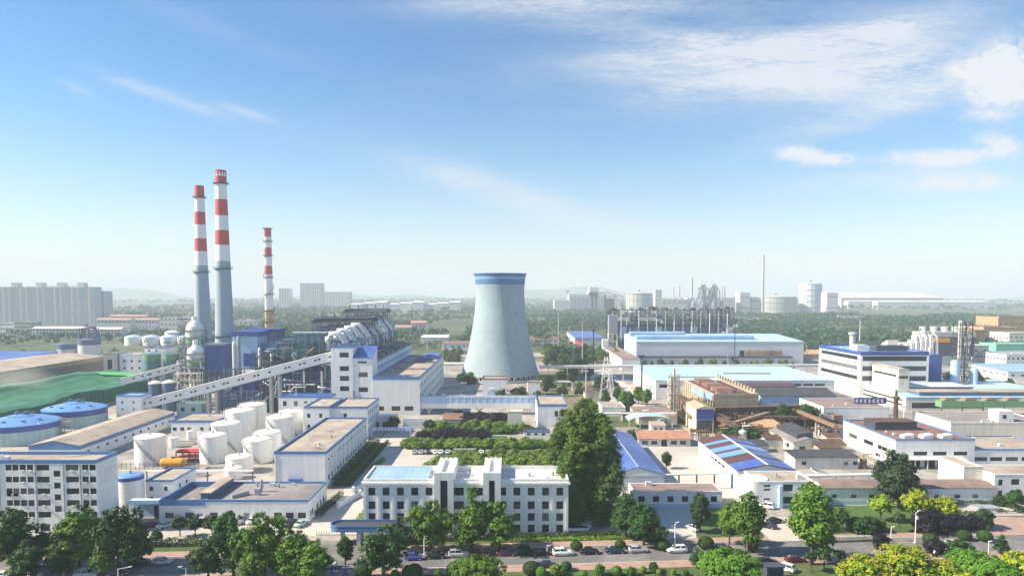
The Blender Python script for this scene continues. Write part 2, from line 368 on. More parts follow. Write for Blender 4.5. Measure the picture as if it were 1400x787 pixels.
def building(name, label, cat, b, wall='white', roof='tan_roof', kind='flat', ridge=1.6, fascia=None, fh=.7, plinth=None, ph=.9,
             wins=(), doors=(), parapet=.5, group=None, rz=0, zb=0.0, over=.4, clutter=0, frame='frame_dark', sides='flrb', rib=0):
    """wins: (face, centres u, centres z, w, h, nx, ny); doors: (face, u, w, h, material)"""
    W_, D_, H = b['W'], b['D'], b['H']
    t = thing(name, label, cat, (b['x0'], b['y0'], zb), rz, group)
    per = {k: [] for k in 'flrb'}
    for w in wins:
        fc, us, zs, ww, hh = w[:5]; nx, ny = (list(w[5:7])+[2, 1])[:2] if len(w) > 5 else (2, 1)
        me = window_mesh(ww, hh, nx, ny, frame); P, rr, U = face_map(fc, W_, D_)
        for u in us:
            for z in zs:
                per[fc].append((u, z, ww, hh)); put('window', me, t, P(u, .1, z), rr)
    for fc, u, ww, hh, dm in doors:
        per[fc].append((u, hh/2+.02, ww, hh)); P, rr, U = face_map(fc, W_, D_)
        d = MB(); d.box(-ww/2, ww/2, -.02, .05, -hh/2, hh/2); d.box(-.03, .03, -.035, -.02, -hh/2, hh/2, 1)
        d.build('door', [dm, 'steel_grey'], t, P(u, .1, hh/2+.02), rr)
    mb = MB()
    for fc in sides: wall_face(mb, fc, W_, D_, H, per[fc], ph if plinth else 0)
    if rib:                                            # pilasters standing proud of the right and left walls
        for i in range(int(D_/rib)+1):
            y = min(max(i*rib, .25), D_-.25); mb.box(W_, W_+.25, y-.25, y+.25, 0, H-.9); mb.box(-.25, 0, y-.25, y+.25, 0, H-.9)
    wm = [wall, plinth or wall]
    if kind == 'flat':
        p = min(parapet, H*.3); q = .3
        mb.build('wall', wm, t)
        r = MB(); r.quad((q, q, H-p), (W_-q, q, H-p), (W_-q, D_-q, H-p), (q, D_-q, H-p))
        ro = r.build('roof', roof, t)
        pr = MB(); e = .08; z0 = H-(fh if fascia else .25)
        for (a, b_, c, d) in ((-e, W_+e, -e, q), (-e, W_+e, D_-q, D_+e), (-e, q, q, D_-q), (W_-q, W_+e, q, D_-q)):
            pr.box(a, b_, c, d, H-p-.02, H+.06)
        for (a, b_, c, d) in ((-e, W_+e, -e, -.004), (-e, W_+e, D_+.004, D_+e), (-e, -.004, -.004, D_+.004), (W_+.004, W_+e, -.004, D_+.004)):
            if z0 < H-p-.02: pr.box(a, b_, c, d, z0, H-p-.02)
        pr.build('parapet', fascia or wall, t)
        R = random.Random(int(b['x0']*10+b['y0'])); clutter = max(clutter, min(9, int(W_*D_/110))) if W_ > 5 and D_ > 6 else clutter
        for k in range(clutter):
            c = MB(); x, y = R.uniform(1, W_-2), R.uniform(1, D_-2); s = R.uniform(.5, 1.1); z = H-p
            if k % 3 == 0: c.box(x, x+1.6*s, y, y+1.0*s, z, z+1.0*s); c.box(x+.2, x+.5, y+.1, y+.4, z+1.0*s, z+1.3*s); c.build('roof_unit', 'steel_pale', t)
            elif k % 3 == 1: c.lathe([(.25, z), (.25, z+.9*s), (.45, z+.95*s), (.45, z+1.1*s), (.02, z+1.3*s)], x, y, 10); c.build('roof_vent', 'steel_grey', t)
            else: c.tube([(x, y, z+.15), (x+R.uniform(1, 4), y, z+.15), (x+4, y+R.uniform(1, 3), z+.15)], .1, 6); c.build('roof_pipe', 'pipe_white', t)
    else:
        th = .18; o = over
        if kind == 'gable_y':                          # ridge runs away from the viewer
            xr = W_/2; hh = H+ridge
            mb.add([(0, 0, H), (W_, 0, H), (xr, 0, hh)], [(0, 1, 2)]); mb.add([(0, D_, H), (W_, D_, H), (xr, D_, hh)], [(0, 1, 2)])
            mb.build('wall', wm, t); r = MB(); s_ = ridge/xr
            r.extr_y([(-o, H-o*s_), (xr, hh), (W_+o, H-o*s_), (W_+o, H-o*s_+th), (xr, hh+th), (-o, H-o*s_+th)], -o, D_+o)
            if fascia:
                fa = MB(); e = .05
                fa.extr_y([(-e, H-fh), (W_+e, H-fh), (W_+e, H-.01-e*s_), (xr, hh-.01), (-e, H-.01-e*s_)], -e, -.004)
                for x0, x1 in ((-e, -.004), (W_+.004, W_+e)): fa.box(x0, x1, 0, D_, H-fh, H-.06)
                fa.build('fascia', fascia, t)
        elif kind == 'gable_x':                        # ridge runs across
            yr = D_/2; hh = H+ridge
            mb.add([(0, 0, H), (0, D_, H), (0, yr, hh)], [(0, 1, 2)]); mb.add([(W_, 0, H), (W_, D_, H), (W_, yr, hh)], [(0, 1, 2)])
            mb.build('wall', wm, t); r = MB(); s_ = ridge/yr
            r.extr_x([(-o, H-o*s_), (yr, hh), (D_+o, H-o*s_), (D_+o, H-o*s_+th), (yr, hh+th), (-o, H-o*s_+th)], -o, W_+o)
            if fascia:
                fa = MB(); e = .05; fa.box(0, W_, -e, -.004, H-fh, H-.06); fa.build('fascia', fascia, t)
        else:                                          # shed roof falling towards the viewer: ridge = rise at the back
            mb.add([(0, 0, H), (0, D_, H), (0, D_, H+ridge)], [(0, 1, 2)]); mb.add([(W_, 0, H), (W_, D_, H), (W_, D_, H+ridge)], [(0, 1, 2)])
            mb.add([(0, D_, H), (W_, D_, H), (W_, D_, H+ridge), (0, D_, H+ridge)], [(0, 1, 2, 3)])
            mb.build('wall', wm, t); r = MB(); s_ = ridge/D_
            r.extr_x([(-o, H-o*s_), (D_+o, H+ridge+o*s_), (D_+o, H+ridge+o*s_+th), (-o, H-o*s_+th)], -o, W_+o)
            if fascia:
                fa = MB(); e = .05; fa.box(0, W_, -e, -.004, H-fh, H-.06); fa.build('fascia', fascia, t)
        r.build('roof', roof, t)
    return t
def lattice(mb, x0, x1, y0, y1, z0, z1, nx, ny, nz, w=.25, mi=0, brace=True):
    xs = np.linspace(x0, x1, nx+1); ys = np.linspace(y0, y1, ny+1); zs = np.linspace(z0, z1, nz+1)
    for x in xs:
        for y in ys:
            if x in (x0, x1) or y in (y0, y1): mb.box(x-w/2, x+w/2, y-w/2, y+w/2, z0, z1, mi)
    for z in zs[1:]:
        for y in (ys if nz < 9 else (y0, y1)): mb.box(x0, x1, y-w*.4, y+w*.4, z-w*.4, z+w*.4, mi)
        for x in (x0, x1) if nx < 3 else xs: mb.box(x-w*.38, x+w*.38, y0, y1, z-w*.42, z+w*.38, mi)
    if brace:
        for j in range(nz):
            for i in range(nx):
                if (i+j) % 2 == 0: mb.bar((xs[i], y0, zs[j]), (xs[i+1], y0, zs[j+1]), w*.4, mi)
            for i in range(ny):
                if (i+j) % 2 == 0:
                    mb.bar((x0, ys[i], zs[j]), (x0, ys[i+1], zs[j+1]), w*.4, mi); mb.bar((x1, ys[i], zs[j]), (x1, ys[i+1], zs[j+1]), w*.4, mi)
def railing(mb, pts, h=1.0, mi=0, step=2.0):
    for a, b in zip(pts[:-1], pts[1:]):
        a, b = np.array(a, float), np.array(b, float); n = max(1, int(np.linalg.norm(b-a)/step))
        for i in range(n+1): p = a+(b-a)*i/n; mb.bar(p, p+np.array((0, 0, h)), .05, mi)
        for k in (.5, 1.0): mb.bar(a+np.array((0, 0, h*k)), b+np.array((0, 0, h*k)), .045, mi)
def ring_pts(cx, cy, r, z, n=20): return [(cx+r*cos(2*pi*k/n), cy+r*sin(2*pi*k/n), z) for k in range(n+1)]
# ---------------------------------------------------------------- ground, roads, pavements
SL = .072
def RY(x, y): return y + SL*x                          # the road's own frame
def strip(name, x0, x1, a, b, z, m, h=0.0, n=1):
    mb = MB(); p = [(x0, RY(x0, a)), (x1, RY(x1, a)), (x1, RY(x1, b)), (x0, RY(x0, b))]
    if h: mb.prism(p, z-h, z)
    else: mb.quad(*[(x, y, z) for x, y in p])
    return struct(name, mb, m)
def sheet(name, pts, z, m):
    mb = MB(); mb.add([(x, y, z) for x, y in pts], [tuple(range(len(pts)))]); return struct(name, mb, m)
mat('fields', (.05, .085, .035), .95, var=.25, scale=.012, c2=(.12, .13, .07), patch=.004)
g = MB(); g.quad((-8800, -250, -.06), (8800, -250, -.06), (8800, 8800, -.06), (-8800, 8800, -.06)); struct('ground', g, 'fields')
sheet('factory_yard', [(-340, RY(-340, 163)), (340, RY(340, 163)), (360, 720), (-360, 620)], 0, 'yard')
strip('road', -420, 420, 145, 155, -.02, 'asphalt')
strip('kerb', -420, 420, 144.75, 145, .10, 'kerb', .3)
strip('pavement', -420, 420, 141.3, 144.75, .10, 'brick_pave', .3)
strip('verge', -420, 420, 60, 141.3, .04, 'lawn')
for x0, x1 in ((-420, -46), (-31, 61), (72, 420)):
    strip('kerb', x0, x1, 155, 155.25, .10, 'kerb', .3)
    strip('pavement', x0, x1, 155.25, 158.3, .10, 'brick_pave', .3)
    if x0 != 72: strip('verge', x0, x1, 158.3, 163, .05, 'lawn')
strip('driveway', -46, -31, 155, 163, .005, 'asphalt'); strip('driveway', 61, 72, 155, 172, .012, 'pale_road')
strip('verge', 72, 420, 158.3, 163, .05, 'lawn')
# pale works road from the gate back to the power house, dark planted strip beside the long block
sheet('works_road', [(-49, 163), (-36.5, 163), (-38, 205), (-44, 300), (-53, 300)], .02, 'pale_road')
sheet('works_road', [(-100, 160), (-49, 162), (-49, 175.5), (-100, 175.5)], .015, 'pale_road')
sheet('parking_lot', [(-44, 212), (38, 212), (38, 262), (-44, 262)], .03, 'pale_road')
sheet('yard_paving', [(36, 195), (80, 195), (76, 275), (40, 275)], .02, 'pale_road')
sheet('lawn', [(-55.0, 207), (-49.2, 207), (-48.6, 268), (-54.4, 268)], .04, 'lawn')
sheet('lawn', [(44, 165.5), (60, 167), (60, 183), (50, 186)], .03, 'lawn_bright')
sheet('lawn', [(33, 166), (36, 166), (39, 186), (33, 186)], .03, 'lawn')
sheet('driveway', [(36, 160.9), (44, 161.5), (49.5, 187.5), (40, 187.5)], .06, 'concrete')
sheet('lawn', [(76, 168), (125, 170), (125, 187), (76, 187)], .03, 'lawn_bright')
sheet('plaza', [(113, 166.6), (190, 172), (190, 180), (120, 176)], .07, 'brick_pave')
sheet('plaza', [(112, 180.5), (137, 179.5), (132, 192), (117, 192)], .07, 'pale_road')
sheet('lawn', [(-18, 268), (-2, 268), (-2, 292), (-22, 292)], .075, 'lawn_bright')
sheet('lawn', [(-26, 236.5), (38, 236.5), (38, 265), (-40, 265), (-40, 257), (-26, 257)], .05, 'lawn_bright')
sheet('lawn', [(-40, 265.5), (-2, 265.5), (-2, 315), (-38, 315)], .045, 'lawn')
sheet('orchard_soil', [(-28, 214), (24, 214), (24, 236), (-30, 236)], .05, 'lawn_bright')
sheet('lawn', [(30, 300), (95, 300), (80, 345), (36, 345)], .03, 'lawn')
sheet('works_road', [(48, 345), (75, 345), (72, 560), (60, 560)], .03, 'pale_road')
sheet('lawn', [(14, 330), (46, 330), (56, 520), (20, 520)], .025, 'soil')
# ================================================================ front row
# 1 four-storey office with two stair towers
b = bb(497, 777, 654.6, base=730, depth=13.0); OFF = b; w = b['W']/279
z1, z2, z3, z4 = 10.55, 7.2, 4.3, 1.5
lw = [(508+19.5*i-497)*w for i in range(5)]; rw = [(686.5+19.5*i-497)*w for i in range(5)]; mw = [(625-497)*w, (651-497)*w]
office = building('office_building', 'white four-storey office block with two slim stair towers and dark square windows', 'building', b, 'white_clean', 'white_old', parapet=.9,
    wins=[('f', lw+rw, [z1, z2, z3, z4], 1.65, 1.9, 2, 2), ('f', mw, [z1, z2, z3], 3.0, 1.95, 3, 2), ('r', [3, 6.5, 10], [z1, z2, z3], 1.6, 1.9, 2, 2), ('l', [3, 6.5, 10], [z1, z2, z3, z4], 1.6, 1.9, 2, 2)])
for (p0, p1, lab) in ((594, 620, None), (660, 684, None)):
    x0, x1 = (p0-497)*w, (p1-497)*w; m_ = MB(); H = b['H']+1.9
    m_.box(x0, x0+1.4, -1.3, 13.3, 0, H); m_.box(x1-1.4, x1, -1.3, 13.3, 0, H); m_.box(x0+1.4, x1-1.4, -.6, 13.1, 0, H-.9)
    m_.box(x0+1.4, x1-1.4, 12.7, 13.3, H-.9, H); m_.box(x0+1.4, x1-1.4, -1.28, -.6, H-1.9, H)
    for k in range(4): m_.box(x0+k*1.2, x0+k*1.2+.7, 12.9, 13.25, H, H+.25)
    tw = m_.build('stair_tower', 'white_clean', office)
    s = MB(); s.box(x0+1.5, x1-1.5, -.68, -.61, 1.2, H-2.1); s.build('window_strip', 'glass', tw)
for k in range(5):                                      # pilasters, cornice, plinth
    pass
m_ = MB()
for side in (lw, rw):
    for i in range(6):
        u = side[0]-9.75*w*1.0+i*19.5*w; m_.box(u-.32, u+.32, -.14, -.003, .0, b['H']-1.3)
m_.build('pilaster', 'white', office)
m_ = MB(); m_.box(-.5, b['W']+.5, -.5, -.1, b['H']-1.25, b['H']-.75); m_.box(-.5, -.1, -.1, 13.4, b['H']-1.25, b['H']-.75); m_.box(b['W']+.1, b['W']+.5, -.1, 13.4, b['H']-1.25, b['H']-.75); m_.build('cornice', 'white_clean', office)
m_ = MB(); x1 = (592-497)*w; m_.extr_x([(1.0, b['H']-.6), (12.0, b['H']-.2), (12.0, b['H']+.02), (1.0, b['H']-.4)], 1.0, x1-1.5); m_.build('roof_panels', 'sky_panel', office)
for k, (x, y) in enumerate(((22.5, 6), (24, 7), (25.5, 5), (29, 8), (27.5, 7.5))):
    m_ = MB(); m_.box(x, x+.9, y, y+.5, b['H']-.9, b['H']-.1); m_.build('air_conditioner', 'steel_pale', office)
# low boiler-fence pipe in front of the office
m_ = MB(); m_.tube([(12.5, 172.5, .7), (19.5, 168, .7), (18.5, 165.6, .7), (-9, 164.4, .7)], .38, 8)
for x in range(-8, 19, 3): m_.box(x-.15, x+.15, 164.3+.004*x, 164.6+.004*x, 0, .6)
m_.box(-6.9, -6.4, 162.9, 163.4, .05, 2.3); tag(m_.build('heating_pipe', 'pipe_white'), 'fat white pipe on low stands bending round the grass in front of the office block', 'pipe')
m_ = MB(); m_.box(0, 8.5, 0, 6, 0, 4.6); m_.box(-.4, 8.9, -.4, 6.2, 4.6, 5.0, 1); m_.box(1, 3.2, -.05, 0, 0, 3.0, 2); m_.box(4.5, 7.5, -.05, 0, 1, 3, 2)
tag(m_.build('garage', ['white_old', 'tan_roof', 'black'], None, (14.2, 172, 0)), 'low shaded garage between the white office block and the tall poplars', 'building')

# gatehouse with a rounded blue canopy
gx, gy = G(466, 741); GZ = 4.2
t = thing('gatehouse', 'gatehouse under a flat round-ended blue canopy on columns at the works entrance', 'gatehouse', (gx, gy, 0))
p = [(17, -2.3), (17, 2.3), (0, 2.3)]+[(-2.3*sin(a), 2.3*cos(a)) for a in np.linspace(.2, pi-.2, 9)]+[(0, -2.3)]
m_ = MB(); m_.prism(p, GZ-.1, GZ+.05, 0)
for i in range(len(p)):
    a, c = p[i], p[(i+1) % len(p)]; d = np.array(c)-np.array(a); L_ = np.linalg.norm(d); n_ = np.array((d[1], -d[0]))/max(L_, 1e-6)*.2
    m_.prism([a, c, tuple(np.array(c)-n_), tuple(np.array(a)-n_)], GZ-.95, GZ+.55, 1)
m_.build('canopy', ['dark_roof', 'blue_fascia'], t)
for x, y in ((.5, 0), (4.6, -1.6), (4.6, 1.6)):
    m_ = MB(); m_.box(x-.45, x+.45, y-.45, y+.45, 0, GZ-.1); m_.build('column', 'white_old', t)
m_ = MB(); wall_face(m_, 'f', 9, 3.6, GZ-.1, [(2, 1.8, 2.4, 1.5), (6, 1.8, 2.4, 1.5)]); wall_face(m_, 'l', 9, 3.6, GZ-.1, []); wall_face(m_, 'r', 9, 3.6, GZ-.1, []); wall_face(m_, 'b', 9, 3.6, GZ-.1, [])
wo = m_.build('booth', 'white', t, (7, -1.9, 0))
for u in (2, 6): put('window', window_mesh(2.4, 1.5, 3, 1), wo, (u, .1, 1.8))
m_ = MB()
for k in range(22): m_.box(-10+k*.62, -9.96+k*.62+.04, -.2, .2, 0, 1.1)
m_.bar((-10, 0, .95), (3.4, 0, .95), .08); m_.bar((-10, 0, .3), (3.4, 0, .3), .08)
tag(m_.build('sliding_gate', 'steel_pale', None, (-40.5+3.3, 163.4, 0)), 'low folding steel gate closed across the works entrance', 'gate')

# 2 five-storey block at the far left
b = bb(0, 131, 628.6, base=728, back=617); x1 = b['x0']+b['W']; b['x0'] = -152; b['W'] = x1+152
sc = b['W']-131*(x1-XY(0, 628.6, b['y0']))/131; kx = (x1-XY(0, 628.6, b['y0']))/131
U = lambda px: sc+px*kx
zz = [ZY(q, b['y0']) for q in (638.7, 655, 671, 687, 703)]
bl = building('office_building', 'pale five-storey block with dark grouped windows and faded writing on its blank end', 'building', b, 'white', 'tan_roof', fascia='blue_fascia', fh=.8, parapet=.7, clutter=9,
    wins=[('f', [U(q) for q in (-20, -10, 11, 20.5, 30.5, 40.5, 116, 126)]+[U(-40), U(-60), U(-75)], zz, 1.5, 1.45, 2, 1), ('f', [U(58), U(98)], zz, 3.1, 1.45, 4, 1), ('f', [U(77)], [z-1.5 for z in zz[:4]], 1.6, 1.5, 2, 1), ('f', [U(q) for q in (58, 98, 30, 10)], [zz[4]-3.2], 2.4, 1.8, 3, 1)], rz=0)
for q in (-2, 48, 86, 109): m_ = MB(); m_.box(U(q)-.06, U(q)+.06, -.12, -.004, 0, b['H']-.9); m_.build('drainpipe', 'steel_grey', bl)
m_ = MB(); R = random.Random(3)                         # weathered characters painted on the end wall
for rowz in (14.2, 11.9):
    for c in range(4):
        y0 = .9+c*2.1
        for s in range(3): m_.box(b['W']+.004, b['W']+.012, y0+.1, y0+1.5, rowz-.75+s*.62, rowz-.61+s*.62)
        for s in range(2): yy = y0+.3+s*.75; m_.box(b['W']+.004, b['W']+.014, yy, yy+.13, rowz-.8, rowz+.75)
mat('faded_paint', (.70, .60, .50), .9); m_.build('wall_lettering', 'faded_paint', bl)
m_ = MB(); R = random.Random(33)
for k in range(22):
    q = R.choice((11, 20.5, 30.5, 40.5, 116, 126, 58, 98)); z = R.choice(zz)-1.15; m_ = MB(); m_.box(U(q)-.4, U(q)+.4, -.42, -.01, z, z+.55); m_.build('air_conditioner', 'white_old', bl)
# 3 low front workshop with a dark flat roof
b = bb(280, 421.5, 683, base=714, back=658); FW = b
t = building('workshop', 'long low white workshop with a dark flat roof behind the parked cars', 'building', b, 'white', 'grey_roof', fascia='blue_fascia', fh=.35, parapet=.45, clutter=5,
    wins=[('f', [2.2, 14, 18.5, 21.5, 24.6], [1.9], 2.0, 1.5, 2, 1), ('r', [2, 3.6, 8, 11, 14], [1.9], 1.2, 1.5, 2, 1)], doors=[('f', 10.5, 1.5, 2.6, 'steel_grey'), ('f', 6.5, 2.2, 2.8, 'white_old')])
m_ = MB(); m_.tube([(5.5, 3, 5.6), (8.6, 6.4, 5.9)], .75, 10); m_.tube([(11, 9, 5.4), (11.3, 9, 8.6)], .4, 8); m_.box(10.6, 12, 5.4, 6.5, 5.4, 7.2); m_.build('roof_duct', 'steel_grey', t)
b2 = dict(x0=b['x0']-11.5, y0=b['y0']+.02, W=11.45, D=b['D'], H=b['H'])
t = building('workshop', 'white workshop wing with sunken dark roof beside the loading canopy', 'building', b2, 'white', 'grey_roof', fascia='blue_fascia', fh=.35, parapet=1.4, wins=[('f', [2.4, 7.5], [1.9], 2.2, 1.5, 2, 1)], doors=[('f', 10.2, 1.3, 2.4, 'steel_grey')])
m_ = MB(); m_.box(9.8, 12.2, 1.5, b['D']-.5, b['H']-1.3, b['H']+1.3); m_.box(9.5, 12.5, 1.2, b['D']-.3, b['H']+1.3, b['H']+1.5, 1); m_.build('roof_lantern', ['steel_blue', 'tan_roof'], t)
m_ = MB(); m_.box(0, 9, 0, 4, 4.6, 4.9); m_.box(.2, 8.8, 3.6, 3.9, 0, 4.6, 1)
for x in (.3, 8.5): m_.box(x, x+.3, .2, .5, 0, 4.6, 1)
m_.box(5.6, 8.4, 3.5, 3.58, 0, 3.2, 2)
tag(m_.build('loading_canopy', ['white_clean', 'sky_wall', 'black'], None, (b2['x0']-9.2, b['y0']+.6, 0)), 'white flat canopy over a dark doorway beside the five-storey block', 'canopy')
# small two-storey box behind it
b = bb(199, 239, 657, base=690, back=646, H=7.0); b['x0'] = XY(199, 657, b['y0'])
building('pump_house', 'small white flat-roofed pump house beside the blue-topped cylinder', 'building', dict(b, W=7.5, D=14), 'white', 'tan_roof', fascia='blue_fascia', fh=.4, wins=[('f', [1.5, 5.5], [4.6, 1.8], 1.0, 1.2), ('r', [4, 8], [4.4], 1, 1.2)], parapet=.4)

# ================================================================ tanks
def tank(px, hw, ytop, ybase, label, dome=None, name='storage_tank', shell='tank_white', top='tank_top', stair=True, seed=0, group='white storage tanks in the tank farm', H=None, rail=True, band=None):
    yy = G(px, ybase)[1]; r = hw*yy/F*1.0; r = hw*(yy+r)/F; cy = yy+r; cx = XY(px, ybase, cy)
    Hh = H or ZY(ytop, yy); t = thing(name, label, 'tank', (cx, cy, 0), 0, group)
    b = MB(); b.lathe([(r*1.02, 0), (r*1.02, .15), (r, .16)]+[(r, Hh*k/4) for k in range(1, 5)], n=32)
    for k in range(1, 4): b.lathe([(r, Hh*k/4-.04), (r+.05, Hh*k/4-.04), (r+.05, Hh*k/4+.04), (r, Hh*k/4+.04)], n=32, smooth=False)
    if band: b.lathe([(r+.04, Hh-band[1]), (r+.06, Hh-band[1]), (r+.06, Hh-.02), (r, Hh-.02)], n=32, mi=1)
    b.build('shell', [shell, band[0] if band else shell], t)
    d = dome or r*.16; b = MB(); b.lathe([(r+.12, Hh-.05), (r+.12, Hh+.08)]+[(r*cos(a)/cos(0), Hh+.08+d*sin(a)/sin(1.35)) for a in np.linspace(.0, 1.35, 7)]+[(.01, Hh+.08+d*1.02)], n=32)
    b.build('roof', top, t)
    b = MB(); b.lathe([(.3, Hh+d), (.3, Hh+d+.7), (.45, Hh+d+.75), (.02, Hh+d+1)], n=10); b.build('vent', 'steel_grey', t)
    if stair:
        R = random.Random(seed); a0 = R.uniform(-2.9, -2.0); b = MB(); pts = []
        for k in range(15): a = a0+1.5*k/14; pts.append((( r+.5)*cos(a), (r+.5)*sin(a), Hh*(1-k/14)+.1))
        for p, q in zip(pts[:-1], pts[1:]): b.tube([p, q], .24, 4, smooth=False)
        b2 = [tuple(np.array(p)+(0, 0, 1)) for p in pts]
        for p, q in zip(b2[:-1], b2[1:]): b.bar(p, q, .07)
        for p, q in zip(pts[::2], b2[::2]): b.bar(p, q, .06)
        b.build('stair', 'steel_grey', t)
    if rail: b = MB(); pp = ring_pts(0, 0, r-.1, Hh+.1, 20); railing(b, pp, 1.0, 0, 3); b.build('railing', 'steel_pale', t)
    b = MB(); b.tube([(0, -r+.2, .8), (0, -r-.8, .8), (0, -r-.8, .1)], .18, 8); b.build('nozzle', 'pipe_white', t)
    return t
TK = [(206.5, 20, 600.7, 638, 'white tank with a straight stair down its side, behind the orange drum'), (292.4, 18, 598, 634, 'white tank with a small manhole at its foot, right beside the red rack'),
      (310.6, 19.5, 582, 620, 'tall white tank directly behind the one beside the red rack'), (330, 20, 564.5, 604, 'second tallest-standing white tank, rising in front of the rearmost one'),
      (346.7, 18, 556, 594, 'rearmost white tank, its roof edged with rusty railings below the conveyor pillar'), (384, 19, 573, 606, 'white tank beside the small blocks, overlapping the back one of its pair'),
      (398.5, 16, 565, 599, 'white tank peeping out behind its twin beside the two-storey block'), (353, 19, 604, 634, 'broad short white tank standing in the gap before the long white block'),
      (367, 18, 594, 628, 'white tank half hidden behind the broad short one beside the long block'), (328, 18, 628, 648, 'squat stained tank at the front of the tank farm by the roof lantern'),
      (319, 11.5, 642, 656, 'smallest cylindrical tank, low and flat, right behind the dark workshop roof')]
for i, (px, hw, yt, yb, lab) in enumerate(TK): tank(px, hw, yt, yb, lab, seed=i, rail=i in (3, 4, 5, 6, 9), stair=i not in (9, 10))
tank(180, 17, 654, 700, 'white cylinder with a blue conical top tucked behind the five-storey block', top='dome_blue', stair=False, rail=False, group=None, band=('royal', .9))
for px, hw, yt, yb, lab in ((238, 6.5, 599, 612, 'small white dosing tank in front of the low blue-edged block, with a dark hatch'), (261, 5.5, 590, 601, 'slim white dosing tank with a rod on top, farther back in the bund'), (275, 4, 591, 603, 'tiny white dosing tank nearest the large white tanks')):
    tank(px, hw, yt, yb, lab, stair=False, group='small dosing tanks', rail=False)
# orange drum, red rack, pipe bridge
cx, cy = G(234, 641); R_ = 1.55
t = thing('horizontal_tank', 'bright orange horizontal drum on saddles in the tank yard', 'tank', (cx, cy+1.5, 0))
m_ = MB(); pr = [(.02, -4.3), (.8, -4.15), (1.3, -3.8), (R_, -3.2), (R_, 3.2), (1.3, 3.8), (.8, 4.15), (.02, 4.3)]
m_.lathe(pr, n=20); m_.v = [(z, y, x+1.9) for x, y, z in m_.v]; m_.build('shell', 'orange_paint', t)
for x in (-2.4, 2.4): m_ = MB(); m_.box(x-.25, x+.25, -1.2, 1.2, 0, .9); m_.build('saddle', 'concrete', t)
m_ = MB(); m_.box(-.5, .5, -.4, .4, 3.4, 3.9); m_.build('manhole', 'rust', t)
cx, cy = G(255, 632)
m_ = MB()
for x in np.linspace(-4, 5, 5):
    for y in (0, 5): m_.box(x-.15, x+.15, y-.15, y+.15, 0, 3.2)
for z in (1.6, 3.2): m_.box(-4, 5, 0, 5, z-.12, z)
for y in np.linspace(.4, 4.6, 7): m_.tube([(-4.4, y, 3.5), (5.4, y, 3.5)], .22, 6)
railing(m_, [(-4, 0, 3.2), (5, 0, 3.2), (5, 5, 3.2)], 1)
tag(m_.build('pipe_rack', 'red_paint', None, (cx, cy+1, 0)), 'red steel rack of pipes standing behind the orange drum', 'rack')
xa, ya = G(200, 644.5, 4); xb, yb = G(345, 644.5, 4)
m_ = MB(); 
for dy in (0, .5, 1.0): m_.tube([(xa, ya+dy, 4.2), (xb, yb+dy, 4.2)], .16, 6)
for px in (200, 252, 283, 345): x = XY(px, 650, ya); m_.box(x-.15, x+.15, ya+.2, ya+.5, 0, 4.05, 1); m_.box(x-.12, x+.12, ya-.2, ya+1.2, 3.9, 4.05, 1)
tag(m_.build('pipe_bridge', ['pipe_white', 'steel_blue']), 'thin white pipe bridge on blue posts crossing before the tank yard', 'pipe')
m_ = MB(); x0, y0 = G(160, 641); x1, y1 = G(272, 641); 
for k in range(19): x = x0+(x1-x0)*k/18; m_.box(x-.06, x+.06, y0-.06, y0+.06, 0, 2)
for z in (.3, 1, 1.7, 2): m_.box(x0, x1, y0-.03, y0+.03, z-.04, z+.04)
for k in range(60): x = x0+(x1-x0)*k/60; m_.box(x-.015, x+.015, y0-.01, y0+.01, .3, 2)
tag(m_.build('fence', 'steel_blue'), 'blue-grey railing fence in front of the orange drum', 'fence')
for k, (px, py, L_, w_) in enumerate(((252, 606, 9, 5), (300, 642, 10, 4), (268, 650, 7, 3))):
    x, y = G(px, py); m_ = MB(); m_.box(-L_/2, L_/2, -w_/2, -w_/2+.25, 0, .7); m_.box(-L_/2, L_/2, w_/2-.25, w_/2, 0, .7); m_.box(-L_/2, -L_/2+.25, -w_/2+.25, w_/2-.25, 0, .7); m_.box(L_/2-.25, L_/2, -w_/2+.25, w_/2-.25, 0, .7)
    tag(m_.build('bund_wall', 'concrete', None, (x, y, 0)), ['low concrete bund wall round the small dosing tanks', 'low concrete bund wall before the white tank by the red rack', 'low concrete bund wall near the pipe bridge posts'][k], 'wall')

# ================================================================ long white block, blocks behind
b = bb(375, 445.6, 616.9, base=668, depth=57); LB = b
t = building('factory_block', 'long white factory block with tan roof, blue eaves and two rows of small side windows', 'building', b, 'white', 'tan_roof', fascia='blue_fascia', fh=.8, parapet=.55, clutter=0,
    wins=[('r', row(15, 57, 3), [8.4], 1.3, .7, 2, 1), ('r', row(15, 57, 3), [3.0], 1.5, 1.6, 2, 1)])
m_ = MB(); m_.box(4.3, 8.3, -1.6, -.004, 2.9, 3.15); m_.box(4.5, 8.1, -.06, -.002, 0, 2.8, 1); m_.build('entrance_canopy', ['royal', 'steel_dark'], t)
for y in np.arange(4, 57, 5.7): m_ = MB(); m_.box(b['W'], b['W']+.16, y-.08, y+.08, 0, b['H']-.9); m_.build('drainpipe', 'steel_pale', t)
for x in (.4, b['W']-.4): m_ = MB(); m_.box(x-.08, x+.08, -.16, -.003, 0, b['H']-.9); m_.build('drainpipe', 'steel_pale', t)
b = bb(453, 502.5, 555.5, base=599, depth=24)
building('factory_block', 'white two-storey block with tan roof stepping up behind the long white block', 'building', b, 'white', 'tan_roof', fascia='blue_fascia', fh=.7, parapet=.5,
    wins=[('f', [5.5], [9.3], 1.3, 1.7), ('r', row(6, 24), [10.2, 6.6, 3], 1.3, 1.6)])
